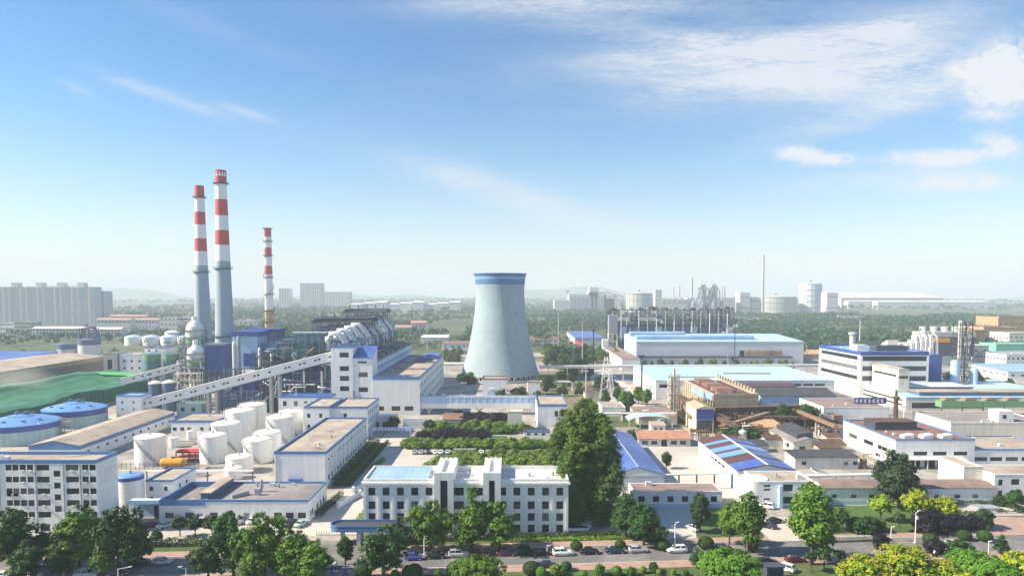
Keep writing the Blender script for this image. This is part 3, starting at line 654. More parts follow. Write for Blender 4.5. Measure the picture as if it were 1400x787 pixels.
building('factory_block', 'low white block with a step in its blue eaves beside the back tanks', 'building', dict(x0=b['x0']-10, y0=b['y0']-3, W=9.95, D=22, H=b['H']+.6), 'white', 'tan_roof', fascia='blue_fascia', fh=.8, wins=[('f', [1.7, 6.5], [9.8], 1.2, 1.7), ('f', [1.7], [5.5], 1.2, 1.7)], parapet=.4)
b = bb(381, 452, 541, base=577, depth=9)
building('factory_block', 'small white block with blue roof edge below the royal blue plinth of the boiler house', 'building', b, 'white', 'royal_roof', fascia='blue_fascia', fh=.8, wins=[('f', [2.7, 7.7], [8.6], 1.7, 2.2), ('f', [12.2, 15.5], [9.2], 1.6, .9)])
b = bb(108.6, 0, 609, H=5.5, depth=68); x1 = XY(108.6, 609, b['y0']); x0 = XY(39, 609, b['y0'])
building('long_shed', 'long white shed with a shallow tan roof and deep blue eaves, running away', 'shed', dict(x0=x0, y0=b['y0'], W=x1-x0, D=68, H=5.5), 'white', 'tan_roof', 'gable_y', 1.7, fascia='blue_fascia', fh=1.4, wins=[('r', row(11, 68, 5), [2.6], 1.7, .9, 2, 1)], over=.2)
b = bb(233.5, 295, 574.5, base=596, depth=18)
building('low_block', 'low white block with blue eaves across the end of the long shed', 'building', b, 'white', 'tan_roof', fascia='blue_fascia', fh=.9, wins=[('f', [1.5, 4.6, 7.5, 12.5, 16.5], [3.0], 1.6, 1.4)], parapet=.4)
b = bb(241, 275, 552, base=569, depth=8)
building('switch_house', 'small grey-green house with two windows under the inclined conveyor', 'building', b, 'tank_teal', 'teal', wins=[('f', [3, 8], [3.4], 1.9, 1.9)])
# transfer house at the foot of the conveyor
b = bb(158.6, 193, 540, base=573, depth=9); TH = b
building('transfer_house', 'white cube-shaped transfer house at the foot of the long inclined conveyor', 'building', b, 'white', 'sky_panel', fascia='blue_fascia', fh=.5, wins=[('f', [2.8, 8], [8], 1.0, 1.0), ('f', [2.8, 8], [4.7], 1.2, .6), ('r', [2.5, 5.5], [7.5], 1.2, 1.6)])

# ================================================================ power house
b = bb(452, 482, 471.8, base=567, depth=11); PH = b; Y0 = b['y0']
PX = lambda px: XY(px, 500, Y0); PZ = lambda py: ZY(py, Y0)
t = building('conveyor_tower', 'tall white tower block with blue rim where the inclined conveyor ends', 'building', b, 'white', 'dark_roof', fascia='blue_fascia', fh=1.2, wins=[('f', [6.4], [PZ(485), PZ(503.5), PZ(517), PZ(531)], 4.4, 2.4, 4, 2)])
m_ = MB(); m_.box(-.4, b['W']+.4, -1.0, -.01, PZ(512), PZ(472.5)); wfm = m_
mm = dict(x0=PX(482)+.05, y0=Y0+.3, W=PX(509)-PX(482)-.05, D=12, H=PZ(489))
t = building('stair_block', 'white stair block with a slanting blue roof against the conveyor tower', 'building', mm, 'white', 'royal_roof', 'mono', 4.5, fascia='blue_fascia', fh=.3, wins=[('f', [4.6], [PZ(495)], 4.2, .9, 3, 1), ('f', [4.9], [PZ(512), PZ(532.5)], 4.4, 2.3, 4, 2)])
m_ = MB(); m_.extr_y([(0, 9.5), (3.2, 7.2), (3.2, 6.8), (0, 9.1)], -1.1, -.05); m_.box(-.1, .6, -.6, -.1, 9, 12); m_.box(3, 3.6, -.6, -.1, 6.8, 9.5); m_.build('outside_stair', 'steel_grey', t)
hall = dict(x0=PX(509)+.1, y0=Y0, W=PX(573)-PX(509)-.1, D=118, H=PZ(514.7))
t = building('turbine_hall', 'long white turbine hall with tan roof and blue eaves beside the cooling tower', 'building', hall, 'white', 'tan_roof', fascia='blue_fascia', fh=1.4, rib=8.2,
    wins=[('f', [3.2, 11, 17.3], [3.2], 4.2, 2.2, 4, 2), ('r', row(14, 118, 4), [4, 9, 13.5], 2.6, 2.2, 3, 2)], parapet=.8)
for y, wd, z in ((40, 20, .6), (75, 20, .6)): m_ = MB(); m_.box(.4, hall['W']-.4, y, y+.5, hall['H']-.8, hall['H']-.2); m_.build('roof_ridge', 'brown_roof', t)
m_ = MB(); m_.extr_y([(8, hall['H']-.7), (16, hall['H']-.7), (16, hall['H']+1), (12, hall['H']+2.4), (8, hall['H']+1)], 86, 92); m_.extr_y([(11, hall['H']-.7), (21, hall['H']-.7), (21, hall['H']+1.4), (16, hall['H']+2.6), (11, hall['H']+1.4)], 96, 112); m_.build('roof_monitor', 'royal_roof', t)
bay = dict(x0=PX(482)+.2, y0=Y0+12.5, W=PX(509)-PX(482)-.3, D=118, H=25.5)
t = building('bunker_bay', 'narrow grey-blue bunker bay with a row of windows between turbine hall and boilers', 'building', bay, 'sky_wall', 'dark_roof', fascia='steel_blue', fh=.6, wins=[('r', row(22, 118, 3), [21.4], 2.4, 1.7, 2, 1)], clutter=9, parapet=1.2)
for k in range(8):
    m_ = MB(); y = 10+k*13.5; m_.box(1.5, 8, y, y+5, 24.3, 26.5); m_.box(2.5, 6, y+1, y+4, 26.5, 28); m_.build('roof_house', ['steel_blue'] if k % 2 else ['steel_dark'], t)
# boiler house: open steel frame, blue casings, dark roofs and eight pairs of flue ducts
t = thing('boiler_house', 'open steel boiler house with dark shed roofs and curved silver flue ducts', 'power plant', (0, 0, 0))
bx0, bx1, by0, by1 = -138, PX(482)-1.5, Y0+16, Y0+135
m_ = MB(); lattice(m_, bx0+12, bx1, by0, by1, 0, 34, 6, 12, 6, .55); m_.build('steel_frame', 'steel_blue', t)
R = random.Random(5)
for z in (9, 17, 24, 30): m_ = MB(); m_.box(bx0+13, bx1-.5, by0+.5, by1-.5, z-.2, z); railing(m_, [(bx0+13, by0+.5, z), (bx1-1, by0+.5, z)], 1.1); m_.build('platform', 'steel_dark', t)
for k in range(8):
    y = by0+6+k*14; m_ = MB(); m_.box(bx0+18, bx1-7, y, y+9, 4, 33+R.uniform(-2, 1)); m_.build('boiler_casing', ['steel_dark', 'steel_blue', 'teal'][k % 3], t)
for k in range(26):
    m_ = MB(); x = R.uniform(bx0+13, bx1-1); z = R.uniform(6, 30); m_.tube([(x, by0-.6, z), (x+R.uniform(-9, 9), by0-.6, z), (x+R.uniform(-6, 6), by0-.6, z-R.uniform(3, 8))], R.uniform(.2, .55), 7); m_.build('pipe', R.choice(['pipe_white', 'steel_pale', 'steel_grey', 'teal']), t)
def droof(px0, px1, pe, pr, Yf, dep, nm='shed_roof'):
    x0, x1 = XY(px0, pe, Yf), XY(px1, pe, Yf); z0, z1 = ZY(pe, Yf), ZY(pr, Yf+dep*.6); m_ = MB()
    m_.extr_x([(Yf, z0), (Yf+dep*.6, z1), (Yf+dep, z0+.5), (Yf+dep, z0), (Yf+dep*.6, z1-.6), (Yf, z0-.5)], x0, x1); o = m_.build(nm, 'dark_roof', t)
    m_ = MB(); lattice(m_, x0+1, x1-1, Yf+1, Yf+dep-1, 30, z0-.2, 7, 3, 2, .4); m_.build('roof_frame', 'steel_blue', t)
    m_ = MB(); m_.box(x0+2, x1-2, Yf+3, Yf+dep-2, 30, z0-2.4); m_.build('drum_casing', 'steel_grey', t)
    for k in range(5): m_ = MB(); xx = x0+(x1-x0)*(k+.5)/5; m_.tube([(xx, Yf+dep*.5, z1-1), (xx, Yf+dep*.5, z1+2.4)], .3, 6); m_.build('relief_vent', 'steel_dark', t)
droof(425, 507, 440, 432, 400, 26); droof(467, 526, 426.5, 421.5, 452, 24)
for k in range(8):                                      # flue ducts
    y = Y0+15+k*16.0; x0 = PX(482)-13; zt = 38.5+k*.75
    for dx in (0, 4.2):
        m_ = MB(); pts = [(x0-3, y+dx, 30), (x0-2.8, y+dx, zt-2), (x0-1.6, y+dx, zt-.2), (x0+1.2, y+dx, zt), (x0+3.2, y+dx, zt-1.2), (x0+8.2, y+dx, zt-7.5), (x0+9.2, y+dx, zt-9.5), (x0+9.4, y+dx, 26.3)]
        m_.tube(pts, [1.0]*8 if dx else [1.25]*8, 9)
        for j in (0, 4, 6): a, b_ = np.array(pts[j]), np.array(pts[j+1]); mid = (a+b_)/2; d_ = (b_-a)/np.linalg.norm(b_-a)*.15; m_.tube([mid-d_, mid+d_], 1.5, 9)
        m_.build('flue_duct', 'pipe_white' if dx else 'steel_pale', t)
    m_ = MB(); m_.box(x0-6, x0-3.6, y-3, y+11, 27, zt-4); m_.box(x0+2, x0+4, y+7, y+8.5, 27, zt-6); m_.build('duct_casing', 'steel_dark', t)
    m_ = MB(); m_.box(x0-1, x0+10, y-1, y+8, 29, 30); railing(m_, [(x0-1, y-1, 30), (x0+10, y-1, 30)], 1.1); m_.build('duct_platform', 'steel_blue', t)
m_ = MB(); m_.box(XY(380, 520, Y0+14), XY(452, 520, Y0+14), Y0+13, Y0+16, 0, PZ(509)); m_.build('base_cladding', 'royal', t)
for k, (pa, pb_, dy, mm_) in enumerate(((352, 384, 6, 'steel_dark'), (384, 452, 9, 'steel_blue'), (300, 352, -4, 'steel_blue'), (400, 450, 4, 'steel_dark'))):
    m_ = MB(); lattice(m_, XY(pa, 520, Y0+dy), XY(pb_, 520, Y0+dy), Y0+dy, Y0+dy+3, 0, [22, 15, 12, 9][k], 5+k, 1, 4, .38); m_.build('pipe_rack', mm_, t)
for k in range(22):
    m_ = MB(); x = R.uniform(XY(352, 520, Y0+6), XY(450, 520, Y0+6)); z = R.uniform(3, 15); m_.tube([(x, Y0+5, z), (x+R.uniform(-8, 8), Y0+5, z), (x+R.uniform(-8, 8), Y0+5, R.uniform(2, 16))], R.uniform(.25, .6), 7); m_.build('pipe', R.choice(['steel_grey', 'steel_pale', 'teal', 'pipe_white', 'royal']), t)
for k in range(6):
    m_ = MB(); x = R.uniform(XY(356, 520, Y0+7), XY(440, 520, Y0+7)); m_.box(x, x+R.uniform(3, 7), Y0+6.5, Y0+9, 0, R.uniform(4, 11)); m_.build('casing', R.choice(['steel_dark', 'steel_blue', 'teal']), t)
m_ = MB(); m_.tube([(XY(390, 532, Y0+9), Y0+9, 13.5), (XY(431, 532, Y0+9), Y0+9, 13.5)], .45, 8)
for px in (396, 405, 416, 440): x = XY(px, 530, Y0+9); m_.box(x-.4, x+.4, Y0+8.6, Y0+9.4, 8, 13.2+(7 if px in (416, 440) else 0))
m_.build('steam_header', 'steel_pale', t)
m_ = MB(); m_.box(XY(399, 460, Y0+15), XY(446, 460, Y0+15), Y0+14.5, Y0+20, PZ(456.5)-.6, PZ(456.5)); m_.build('shed_roof', 'pale_panel', t)
m_ = MB(); lattice(m_, XY(399, 460, Y0+15), XY(446, 460, Y0+15), Y0+14.6, Y0+20, 12, PZ(457), 5, 1, 6, .45); m_.build('steel_frame', 'teal', t)
m_ = MB(); x0, x1 = XY(403, 490, Y0+17), XY(440, 490, Y0+17); m_.box(x0, x1, Y0+17, Y0+19, 14, PZ(470)); m_.build('net_panel', 'teal', t)

# more frames, vessels and casings packed between the filters and the tall tower
R = random.Random(23); t2 = thing('boiler_annex', 'crowded steel galleries, vessels and pipes in front of the boiler house', 'power plant', (0, 0, 0))
for (pa, pb_, pt, dy, nx_, mm_) in ((384, 400, 468, 13, 3, 'steel_blue'), (400, 424, 478, 10, 4, 'teal'), (424, 450, 484, 11, 4, 'steel_dark'), (352, 372, 488, 20, 3, 'steel_dark'), (305, 330, 505, 16, 4, 'steel_blue'), (446, 456, 462, 14, 2, 'sky_wall')):
    Yf = Y0+dy; xa, xb = XY(pa, pt, Yf), XY(pb_, pt, Yf); z = ZY(pt, Yf); m_ = MB(); lattice(m_, xa, xb, Yf, Yf+4, 0, z, nx_, 1, max(3, int(z/4)), .3); m_.build('steel_frame', mm_, t2)
    for k in range(int(z/4)):
        zz_ = 3+k*4; m_ = MB(); m_.box(xa-.6, xb+.6, Yf-1, Yf+.1, zz_, zz_+.18); railing(m_, [(xa-.6, Yf-1, zz_), (xb+.6, Yf-1, zz_)], 1.0, 0, 3); m_.build('walkway', 'steel_grey' if k % 2 else 'steel_blue', t2)
    for k in range(int((xb-xa)*.9)):
        m_ = MB(); x = R.uniform(xa, xb); zz_ = R.uniform(1, max(2, z-5)); kk = k % 3
        if kk == 0: w_, h_ = R.uniform(.8, 2.4), R.uniform(1.5, 4); m_.box(x, x+w_, Yf-.6, Yf+2, zz_, zz_+h_)
        elif kk == 1: m_.lathe([(.8, zz_), (.9, zz_+4), (.1, zz_+4.8)], x, Yf+.4, 10)
        else: m_.tube([(x, Yf-1.2, zz_), (x, Yf-1.2, zz_+R.uniform(3, 7)), (x+R.uniform(-4, 4), Yf-1.2, zz_+7)], R.uniform(.2, .45), 7)
        m_.build(['casing', 'vessel', 'pipe'][kk], R.choice(['steel_pale', 'steel_grey', 'sky_wall', 'steel_blue', 'pipe_white', 'teal', 'rust_light']), t2)
# blue electrostatic filter block left of the boilers
t = thing('filter_house', 'royal blue filter house with pale panels and pipework behind the long conveyor', 'power plant')
Y1 = Y0+26
def blk(pl, pr, pt, pb, Yf, dep, m, nm='casing'):
    m_ = MB(); x0, x1 = XY(pl, pt, Yf), XY(pr, pt, Yf); m_.box(x0, x1, Yf, Yf+dep, max(0, ZY(pb, Yf)), ZY(pt, Yf)); return m_.build(nm, m, t)
blk(317, 352, 459, 505, Y1, 14, 'sky_wall'); blk(315, 354, 453, 459.5, Y1-1, 17, 'royal', 'roof_band'); blk(334, 380, 449.5, 453, Y1+22, 14, 'royal', 'roof_band'); blk(336, 378, 452.5, 490, Y1+22, 14, 'steel_blue')
blk(300, 349, 521, 560, Y1-8, 6, 'royal', 'base_cladding'); blk(369, 402, 470, 515, Y1+4, 10, 'royal'); blk(333, 349, 483, 500, Y1-1.6, 1.4, 'royal'); blk(352, 366, 487, 512, Y1-2, 6, 'steel_dark'); blk(384, 400, 464, 500, Y1+2, 6, 'steel_blue')
m_ = MB(); Yf = Y1-3; x0, x1 = XY(362, 475, Yf), XY(383, 475, Yf); m_.extr_x([(Yf, ZY(480, Yf)), (Yf+9, ZY(467, Yf+9)), (Yf+9, ZY(467, Yf+9)-.5), (Yf, ZY(480, Yf)-.6)], x0, x1); m_.build('lean_to_roof', 'sky_panel', t)
m_ = MB(); lattice(m_, XY(349, 500, Y1-4), XY(398, 500, Y1-4), Y1-4, Y1, 3, ZY(482, Y1), 6, 1, 6, .35); m_.build('steel_frame', 'steel_blue', t)
for px, pt, rr, mm_ in ((355, 478, .9, 'pipe_white'), (359, 495, 1.1, 'cream_white'), (320, 470, 1.0, 'steel_pale'), (326, 462, .9, 'steel_grey'), (372, 480, 1.1, 'pipe_white'), (366, 490, .6, 'rust_light')):
    m_ = MB(); x = XY(px, pt, Y1-4.5); m_.lathe([(rr, 0), (rr, ZY(pt, Y1-4.5)), (rr*.5, ZY(pt, Y1-4.5)+1), (.05, ZY(pt, Y1-4.5)+1.2)], x, Y1-4.5, 10); m_.build('vertical_pipe', mm_, t)
for z in (14, 20, 26): m_ = MB(); m_.box(XY(350, 500, Y1-5), XY(374, 500, Y1-5), Y1-5.4, Y1-3, z, z+.25); railing(m_, [(XY(350, 500, Y1-5), Y1-5.4, z), (XY(374, 500, Y1-5), Y1-5.4, z)], 1.1); m_.build('platform', 'rust_light' if z == 20 else 'steel_grey', t)
# bag filter beside the near scrubber
t = thing('bag_filter', 'royal blue box on hoppers wedged between scrubber tower and near chimney', 'power plant')
blk(279, 304, 472, 507, Y0+40, 12, 'royal'); blk(277, 305, 470.5, 473, Y0+39.5, 13, 'steel_blue', 'roof')
for k in range(3):
    Yf = Y0+41; xa, xb = XY(280+k*8, 507, Yf), XY(287+k*8, 507, Yf); z = ZY(507, Yf); m_ = MB(); xm = (xa+xb)/2
    m_.add([(xa, Yf, z), (xb, Yf, z), (xb, Yf+8, z), (xa, Yf+8, z), (xm-.3, Yf+3.7, z-5), (xm+.3, Yf+3.7, z-5), (xm+.3, Yf+4.3, z-5), (xm-.3, Yf+4.3, z-5)], [(0, 1, 5, 4), (1, 2, 6, 5), (2, 3, 7, 6), (3, 0, 4, 7), (4, 5, 6, 7)]); m_.build('hopper', 'steel_blue', t)
m_ = MB(); Yf = Y0+40; lattice(m_, XY(280, 510, Yf), XY(303, 510, Yf), Yf, Yf+12, 0, ZY(507, Yf), 3, 2, 3, .4); m_.build('steel_frame', 'steel_blue', t)

# desulphurisation scrubbers
def scrubber(px, ptop, r, Y, label, plat):
    x = XY(px, ptop, Y); zt = ZY(ptop, Y); t = thing('scrubber_tower', label, 'tower', (x, Y, 0), 0, 'scrubber towers')
    m_ = MB(); m_.lathe([(r*.8, 0), (r*.8, zt*.33), (r*.62, zt*.40), (r*.62, zt*.5), (r, zt*.62), (r, zt*.86)], n=24); m_.build('shell', 'white_old', t)
    m_ = MB(); m_.lathe([(r+.06, zt*.67), (r+.06, zt*.74)], n=24); m_.build('painted_band', 'band_green', t)
    m_ = MB(); m_.lathe([(r, zt*.86), (r*.9, zt*.92), (r*.55, zt*.98), (r*.3, zt), (r*.3, zt+2.5), (.02, zt+2.5)], n=24); m_.build('dome', 'tank_white', t)
    for k in range(plat):
        z = zt*(.28+.74*k/(plat-1)); m_ = MB(); m_.box(-r*1.75, -r*.7, -2.2, .4, z, z+.3); railing(m_, [(-r*1.75, -2.2, z), (-r*.8, -2.2, z)], 1.1)
        m_.bar((-r*1.7, -2, z), (-r*.8, -1, z-2), .2); m_.build('platform', 'steel_dark' if k % 2 else 'rust', t)
    m_ = MB(); lattice(m_, -r*1.7, -r*1.1, -2.2, .2, 0, zt*.98, 1, 1, 12, .25); m_.build('stair_tower', 'steel_grey', t)
    m_ = MB(); lattice(m_, r*.85, r*1.35, -2, .2, 0, zt*.86, 1, 1, 9, .25); m_.build('pipe_frame', 'steel_dark', t)
    m_ = MB(); lattice(m_, -r*1.1, r*1.1, -r*1.15, -r*1.02, 0, zt*.62, 4, 1, 8, .22)
    for k in range(6): z = zt*(.12+.1*k); m_.box(-r*1.3, r*1.3, -r*1.3, -r*1.0, z, z+.18)
    for k in range(3): z = zt*(.66+.1*k); m_.lathe([(r, z), (r+1.0, z), (r+1.0, z+.2), (r, z+.2)], n=20, smooth=False); railing(m_, ring_pts(0, 0, r+.95, z+.2, 12), 1.1, 0, 9)
    m_.build('access_frame', 'steel_dark', t)
    for k, a in enumerate((-2.7, -2.2, -1.2, -.7)):
        m_ = MB(); xx, yy = (r+.8)*cos(a), (r+.8)*sin(a); m_.tube([(xx, yy, 0), (xx, yy, zt*(.35+.12*k)), (xx*.8, yy*.8, zt*(.37+.12*k))], .35+.1*(k % 2), 8); m_.build('riser_pipe', 'pipe_white' if k != 2 else 'rust_light', t)
    return t
scrubber(267, 471.5, 4.3, Y0+30, 'nearer white scrubber tower with a pale green band and stair platforms', 7)
scrubber(266, 438, 5.2, Y0+85, 'farther scrubber tower with green band and spiky dark platforms before the slimmer chimney', 8)
# pipework thicket at the foot of the scrubbers
Yf = Y0+16; t = thing('process_pipework', 'tangle of cream pipes and small platforms at the foot of the nearer scrubber', 'pipework', (XY(238, 540, Yf), Yf, 0))
m_ = MB(); lattice(m_, 0, 12, 0, 6, 0, 18, 4, 2, 5, .28); m_.build('steel_frame', 'cream_white', t)
R = random.Random(9)
for k in range(14): m_ = MB(); x = R.uniform(0, 12); h = R.uniform(6, 19); m_.tube([(x, -.6, 0), (x, -.6, h), (x+R.uniform(-3, 3), -.6, h)], R.uniform(.2, .45), 7); m_.build('pipe', R.choice(['pipe_white', 'cream_white', 'rust_light', 'steel_grey']), t)
for k in range(5): m_ = MB(); z = 3+k*3.4; m_.box(-.5, 8+R.uniform(0, 4), -1.4, .1, z, z+.2); railing(m_, [(-.5, -1.4, z), (9, -1.4, z)], 1.0); m_.build('platform', R.choice(['rust', 'steel_grey']), t)
for k, (px, pt) in enumerate(((212, 524), (231, 523))):
    x = XY(px, pt, Y0+12); m_ = MB(); tt = thing('silo', ['grey-blue ribbed silo under the conveyor next to the transfer house', 'grey-blue ribbed silo under the conveyor nearest the cream pipework'][k], 'silo', (x, Y0+12, 0))
    z = ZY(pt, Y0+12); m_.lathe([(3, 0), (3, z)], n=20); m_.build('shell', 'steel_blue', tt); m_ = MB(); m_.lathe([(3.2, z), (3.1, z+.5), (1.5, z+1.3), (.02, z+1.6)], n=20); m_.build('roof', 'cream_white', tt)
for k, (px, pt, pb, hw) in enumerate(((207.5, 484, 516, 11), (232, 484, 505, 8))):
    Y = Y0+75; x = XY(px, pt, Y); z = ZY(pt, Y); r = hw*Y/F; tt = thing('thickener_tank', ['broad dark teal tank with railings left of the scrubbers', 'smaller green-topped teal tank right behind the scrubbers\' stair'][k], 'tank', (x, Y, 0))
    m_ = MB(); m_.lathe([(r*.7, 0), (r*.8, z*.5), (r, z*.6), (r, z), (r*1.03, z+.1), (.02, z+.6)], n=24); m_.build('shell', 'teal', tt)
    m_ = MB(); railing(m_, ring_pts(0, 0, r, z, 16), 1.2); m_.lathe([(r+.1, z*.86), (r+.1, z)], n=24, mi=1); m_.build('railing', ['steel_dark', 'band_green'], tt)

# inclined conveyors
def conveyor(name, label, A, B, h, wd, pairs, posts, seedm='white_clean'):
    A, B = np.array(A, float), np.array(B, float); d = B-A; L_ = sqrt(d[0]**2+d[1]**2); ang = atan2(d[1], d[0]); t = thing(name, label, 'conveyor', tuple(A), ang)
    rise = d[2]; m_ = MB(); m_.extr_y([(0, 0), (L_, rise), (L_, rise+h), (0, h)], -wd/2, wd/2); m_.build('gallery', seedm, t)
    m_ = MB(); m_.extr_y([(-.2, h), (L_, rise+h), (L_, rise+h+.2), (-.2, h+.2)], -wd/2-.2, wd/2+.2); m_.build('roof', 'white_old', t)
    m_ = MB(); m_.extr_y([(0, -.25), (L_, rise-.25), (L_, rise-.003), (0, -.003)], -wd/2-.05, wd/2+.05); m_.build('underside_beam', 'steel_blue', t)
    me = MB(); sl = rise/L_; me.extr_y([(-.55, -.4-.55*sl), (.55, -.4+.55*sl), (.55, .4+.55*sl), (-.55, .4-.55*sl)], -.05, .0); me = me.mesh('window', ['black'])
    for u in pairs: put('window', me, t, (u*L_, -wd/2-.0, u*rise+h*.55))
    for u in posts:
        m_ = MB(); z = u*rise-.3; zb = -A[2]
        for s in (-1, 1):
            m_.box(u*L_-2.6, u*L_-1.3, s*wd*.4-.5, s*wd*.4+.5, zb, z-.3); m_.box(u*L_+1.3, u*L_+2.6, s*wd*.4-.5, s*wd*.4+.5, zb, z+.2)
        m_.box(u*L_-1.3, u*L_+1.3, -wd*.4, wd*.4, z-6, z-5.2); m_.build('support', 'concrete', t)
    return t
cY = Y0+4; A = (TH['x0']+TH['W']*.9, TH['y0']+4.5, 4.2); B = (PX(452)+.5, cY, PZ(493.6))
px2u = lambda px: (px-201)/(452-201.)
conveyor('inclined_conveyor', 'long white inclined conveyor gallery with pairs of small dark windows climbing to the tall tower', A, B, 4.3, 3.6, [px2u(q) for q in (203, 211, 224.5, 229.5, 244, 249.5, 264, 269, 285, 293, 306, 311, 326, 331, 346.5, 351.5, 366.5, 388, 393, 407.5, 413, 428, 433, 447.5)], [px2u(290), px2u(373)])
Y2 = 372
conveyor('inclined_conveyor', 'shorter white conveyor gallery rising from the green netted yard to the cream pipework', (XY(166, 524, Y2), Y2, ZY(526, Y2)), (XY(238, 507, Y2), Y2+8, ZY(507.5, Y2)), 3.6, 3.2, [.22, .36, .46, .5, .63, .75, .88], [.6])

# chimneys
def chimney(px0, px1, ptop, Y, r0, r1, bands, rings, label, base='stack_grey', n=32, slender=False):
    x = (XY(px0, ptop, Y)); zt = ZY(ptop, Y); t = thing('chimney', label, 'chimney', (x, Y, 0), 0, 'red and white chimneys')
    rad = lambda z: r1+(r0-r1)*(1-z/zt)**1.25
    m_ = MB(); zs = [0]; ms = []; names = [base, 'stack_white', 'stack_red']
    bl_ = sorted([(ZY(q1, Y), ZY(q0, Y), m) for q0, q1, m in bands]); cur = 0
    for z0, z1, m in bl_:
        if z0 > cur+.05:
            for k in range(1, 5): zs.append(cur+(z0-cur)*k/4); ms.append(0)
        zs.append(z1); ms.append(m); cur = z1
    m_.lathe([(rad(z), z) for z in zs], n=n, mis=ms); m_.lathe([(rad(zt), zt), (rad(zt)*.82, zt+.02), (rad(zt)*.82, zt-3)], n=n); m_.build('shaft', names, t)
    for q in rings:
        z = ZY(q, Y); r = rad(z); m_ = MB(); m_.lathe([(r, z-.5), (r+1.2, z-.1), (r+1.2, z+.1), (r, z+.1)], n=n, smooth=False); railing(m_, ring_pts(0, 0, r+1.15, z+.1, 14), 1.2, 0, 9); m_.build('ring_platform', 'steel_dark', t)
    m_ = MB(); a = 2.9 if not slender else -2.0
    pts = [((rad(z)+.35)*cos(a), (rad(z)+.35)*sin(a), z) for z in np.linspace(2, zt-2, 12)]
    for s in (-.25, .25): m_.tube([(p[0]-s*sin(a), p[1]+s*cos(a), p[2]) for p in pts], .08, 4)
    m_.build('ladder', 'steel_grey', t); return t, x, zt, rad
t, x, zt, rad = chimney(301.5, 0, 233, 400, 6.2, 3.05, [(233, 239.5, 2), (239.5, 241, 1), (241, 251.5, 2), (251.5, 273, 1), (273, 295, 2), (295, 315, 1), (315, 335, 2), (335, 357, 1)], [251, 367, 459], 'tallest chimney, red and white bands over a grey-blue shaft, nearer of the close pair')
m_ = MB()
for k in range(14): a = 2*pi*k/14; m_.box(rad(zt)*cos(a)*1.01-.25, rad(zt)*cos(a)*1.01+.25, rad(zt)*sin(a)*1.01-.25, rad(zt)*sin(a)*1.01+.25, zt-3.5, zt-1.2)
m_.build('vent_slot', 'white_clean', t)
chimney(272.2, 0, 254, 450, 6.4, 2.9, [(254, 270, 2), (270, 290, 1), (290, 307.5, 2), (307.5, 326, 1), (326, 343.5, 2), (343.5, 363, 1)], [270, 372, 464], 'slightly lower chimney with red and white bands, farther of the close pair')
t, x, zt, rad = chimney(365.8, 0, 312, 600, 4.2, 2.9, [(312, 324, 2), (324, 338.5, 1), (338.5, 350, 2), (350, 363.5, 1), (363.5, 375, 2), (375, 424, 1)], [313, 330, 350, 379, 402, 424, 440], 'short slender banded chimney with many ring platforms, standing apart to the right of the pair', base='ochre', slender=True)
m_ = MB()
for k in range(40): a = k*.5-2.6; z = 15+k*1.6; m_.bar(((rad(z)+.9)*cos(a), (rad(z)+.9)*sin(a), z), ((rad(z)+.9)*cos(a+.5), (rad(z)+.9)*sin(a+.5), z+1.6), .35)
m_.build('spiral_stair', 'steel_blue', t)

# ================================================================ cooling tower and its yard
YC = 474; t = thing('cooling_tower', 'huge waisted concrete cooling tower with a dark blue rim', 'cooling tower', (XY(683.8, 480, YC), YC, 0)); k = YC/F
pr = [(53.2, 510.5), (51.9, 506), (47.9, 493), (44.5, 481), (41.5, 467), (39.2, 455), (36.6, 441), (34.8, 428), (33.6, 415), (33.1, 405), (33.0, 397), (33.4, 389), (34.2, 382), (35.4, 375)]
P_ = [(r*k, ZY(y, YC)) for r, y in pr]; zs = np.linspace(P_[0][1], P_[-1][1], 40)
rz_ = np.interp(zs, [p[1] for p in P_], [p[0] for p in P_]); prof = list(zip(rz_, zs)); zb0, zb1, zb2 = ZY(389.5, YC), ZY(382.5, YC), ZY(379.5, YC)
mis = [0 if z < zb0 else (2 if zb1 < z < zb2 else 1) for z in zs[:-1]]
m_ = MB(); m_.lathe(prof, n=72, mis=mis); m_.lathe([(prof[-1][0], prof[-1][1]), (prof[-1][0]+.5, prof[-1][1]), (prof[-1][0]+.5, prof[-1][1]+.5), (prof[-1][0]-.8, prof[-1][1]+.5), (prof[-1][0]-1.2, prof[-1][1]-9)], n=72, mi=1); m_.build('shell', ['tower_shell', 'tower_band', 'tower_band_pale'], t)
m_ = MB(); rb, zb = prof[0]
for i in range(40):
    a = 2*pi*i/40; d = pi/40
    for s in (-1, 1): m_.bar((rb*1.03*cos(a), rb*1.03*sin(a), 0), (rb*cos(a+s*d), rb*sin(a+s*d), zb+.2), .5)
m_.build('leg_ring', 'concrete', t)
m_ = MB(); m_.lathe([(rb*1.08, 0), (rb*1.08, 1.4), (rb*1.05, 1.4), (rb*1.05, 0)], n=60, smooth=False); m_.lathe([(rb*.9, 0), (rb*.9, zb+.5)], n=48, mi=1); m_.build('basin', ['concrete', 'black'], t)
b = bb(659, 692.5, 517, base=543, depth=12)
t = building('pump_house', 'white pump house with a dark-rimmed tan roof right in front of the cooling tower', 'building', b, 'white', 'tan_roof', fascia='red_roofing', fh=.4, wins=[('f', [12.3], [3.6], 1.6, 2.6)], parapet=.5)
m_ = MB(); m_.box(4, 7, -.6, -.02, 4.8, 5.1); m_.box(3, 9.5, -.06, -.01, 1.5, 3.8, 1); m_.build('awning', ['white_clean', 'sky_wall'], t)
b = bb(721.5, 738.5, 521.5, base=541, depth=9)
building('pump_house', 'small white cabin with red-brown rim at the right foot of the cooling tower', 'building', b, 'white', 'tan_roof', fascia='red_roofing', fh=.5, doors=[('f', 3.5, 1, 2, 'red_paint')])
b = bb(735, 775, 552.5, base=584, depth=28)
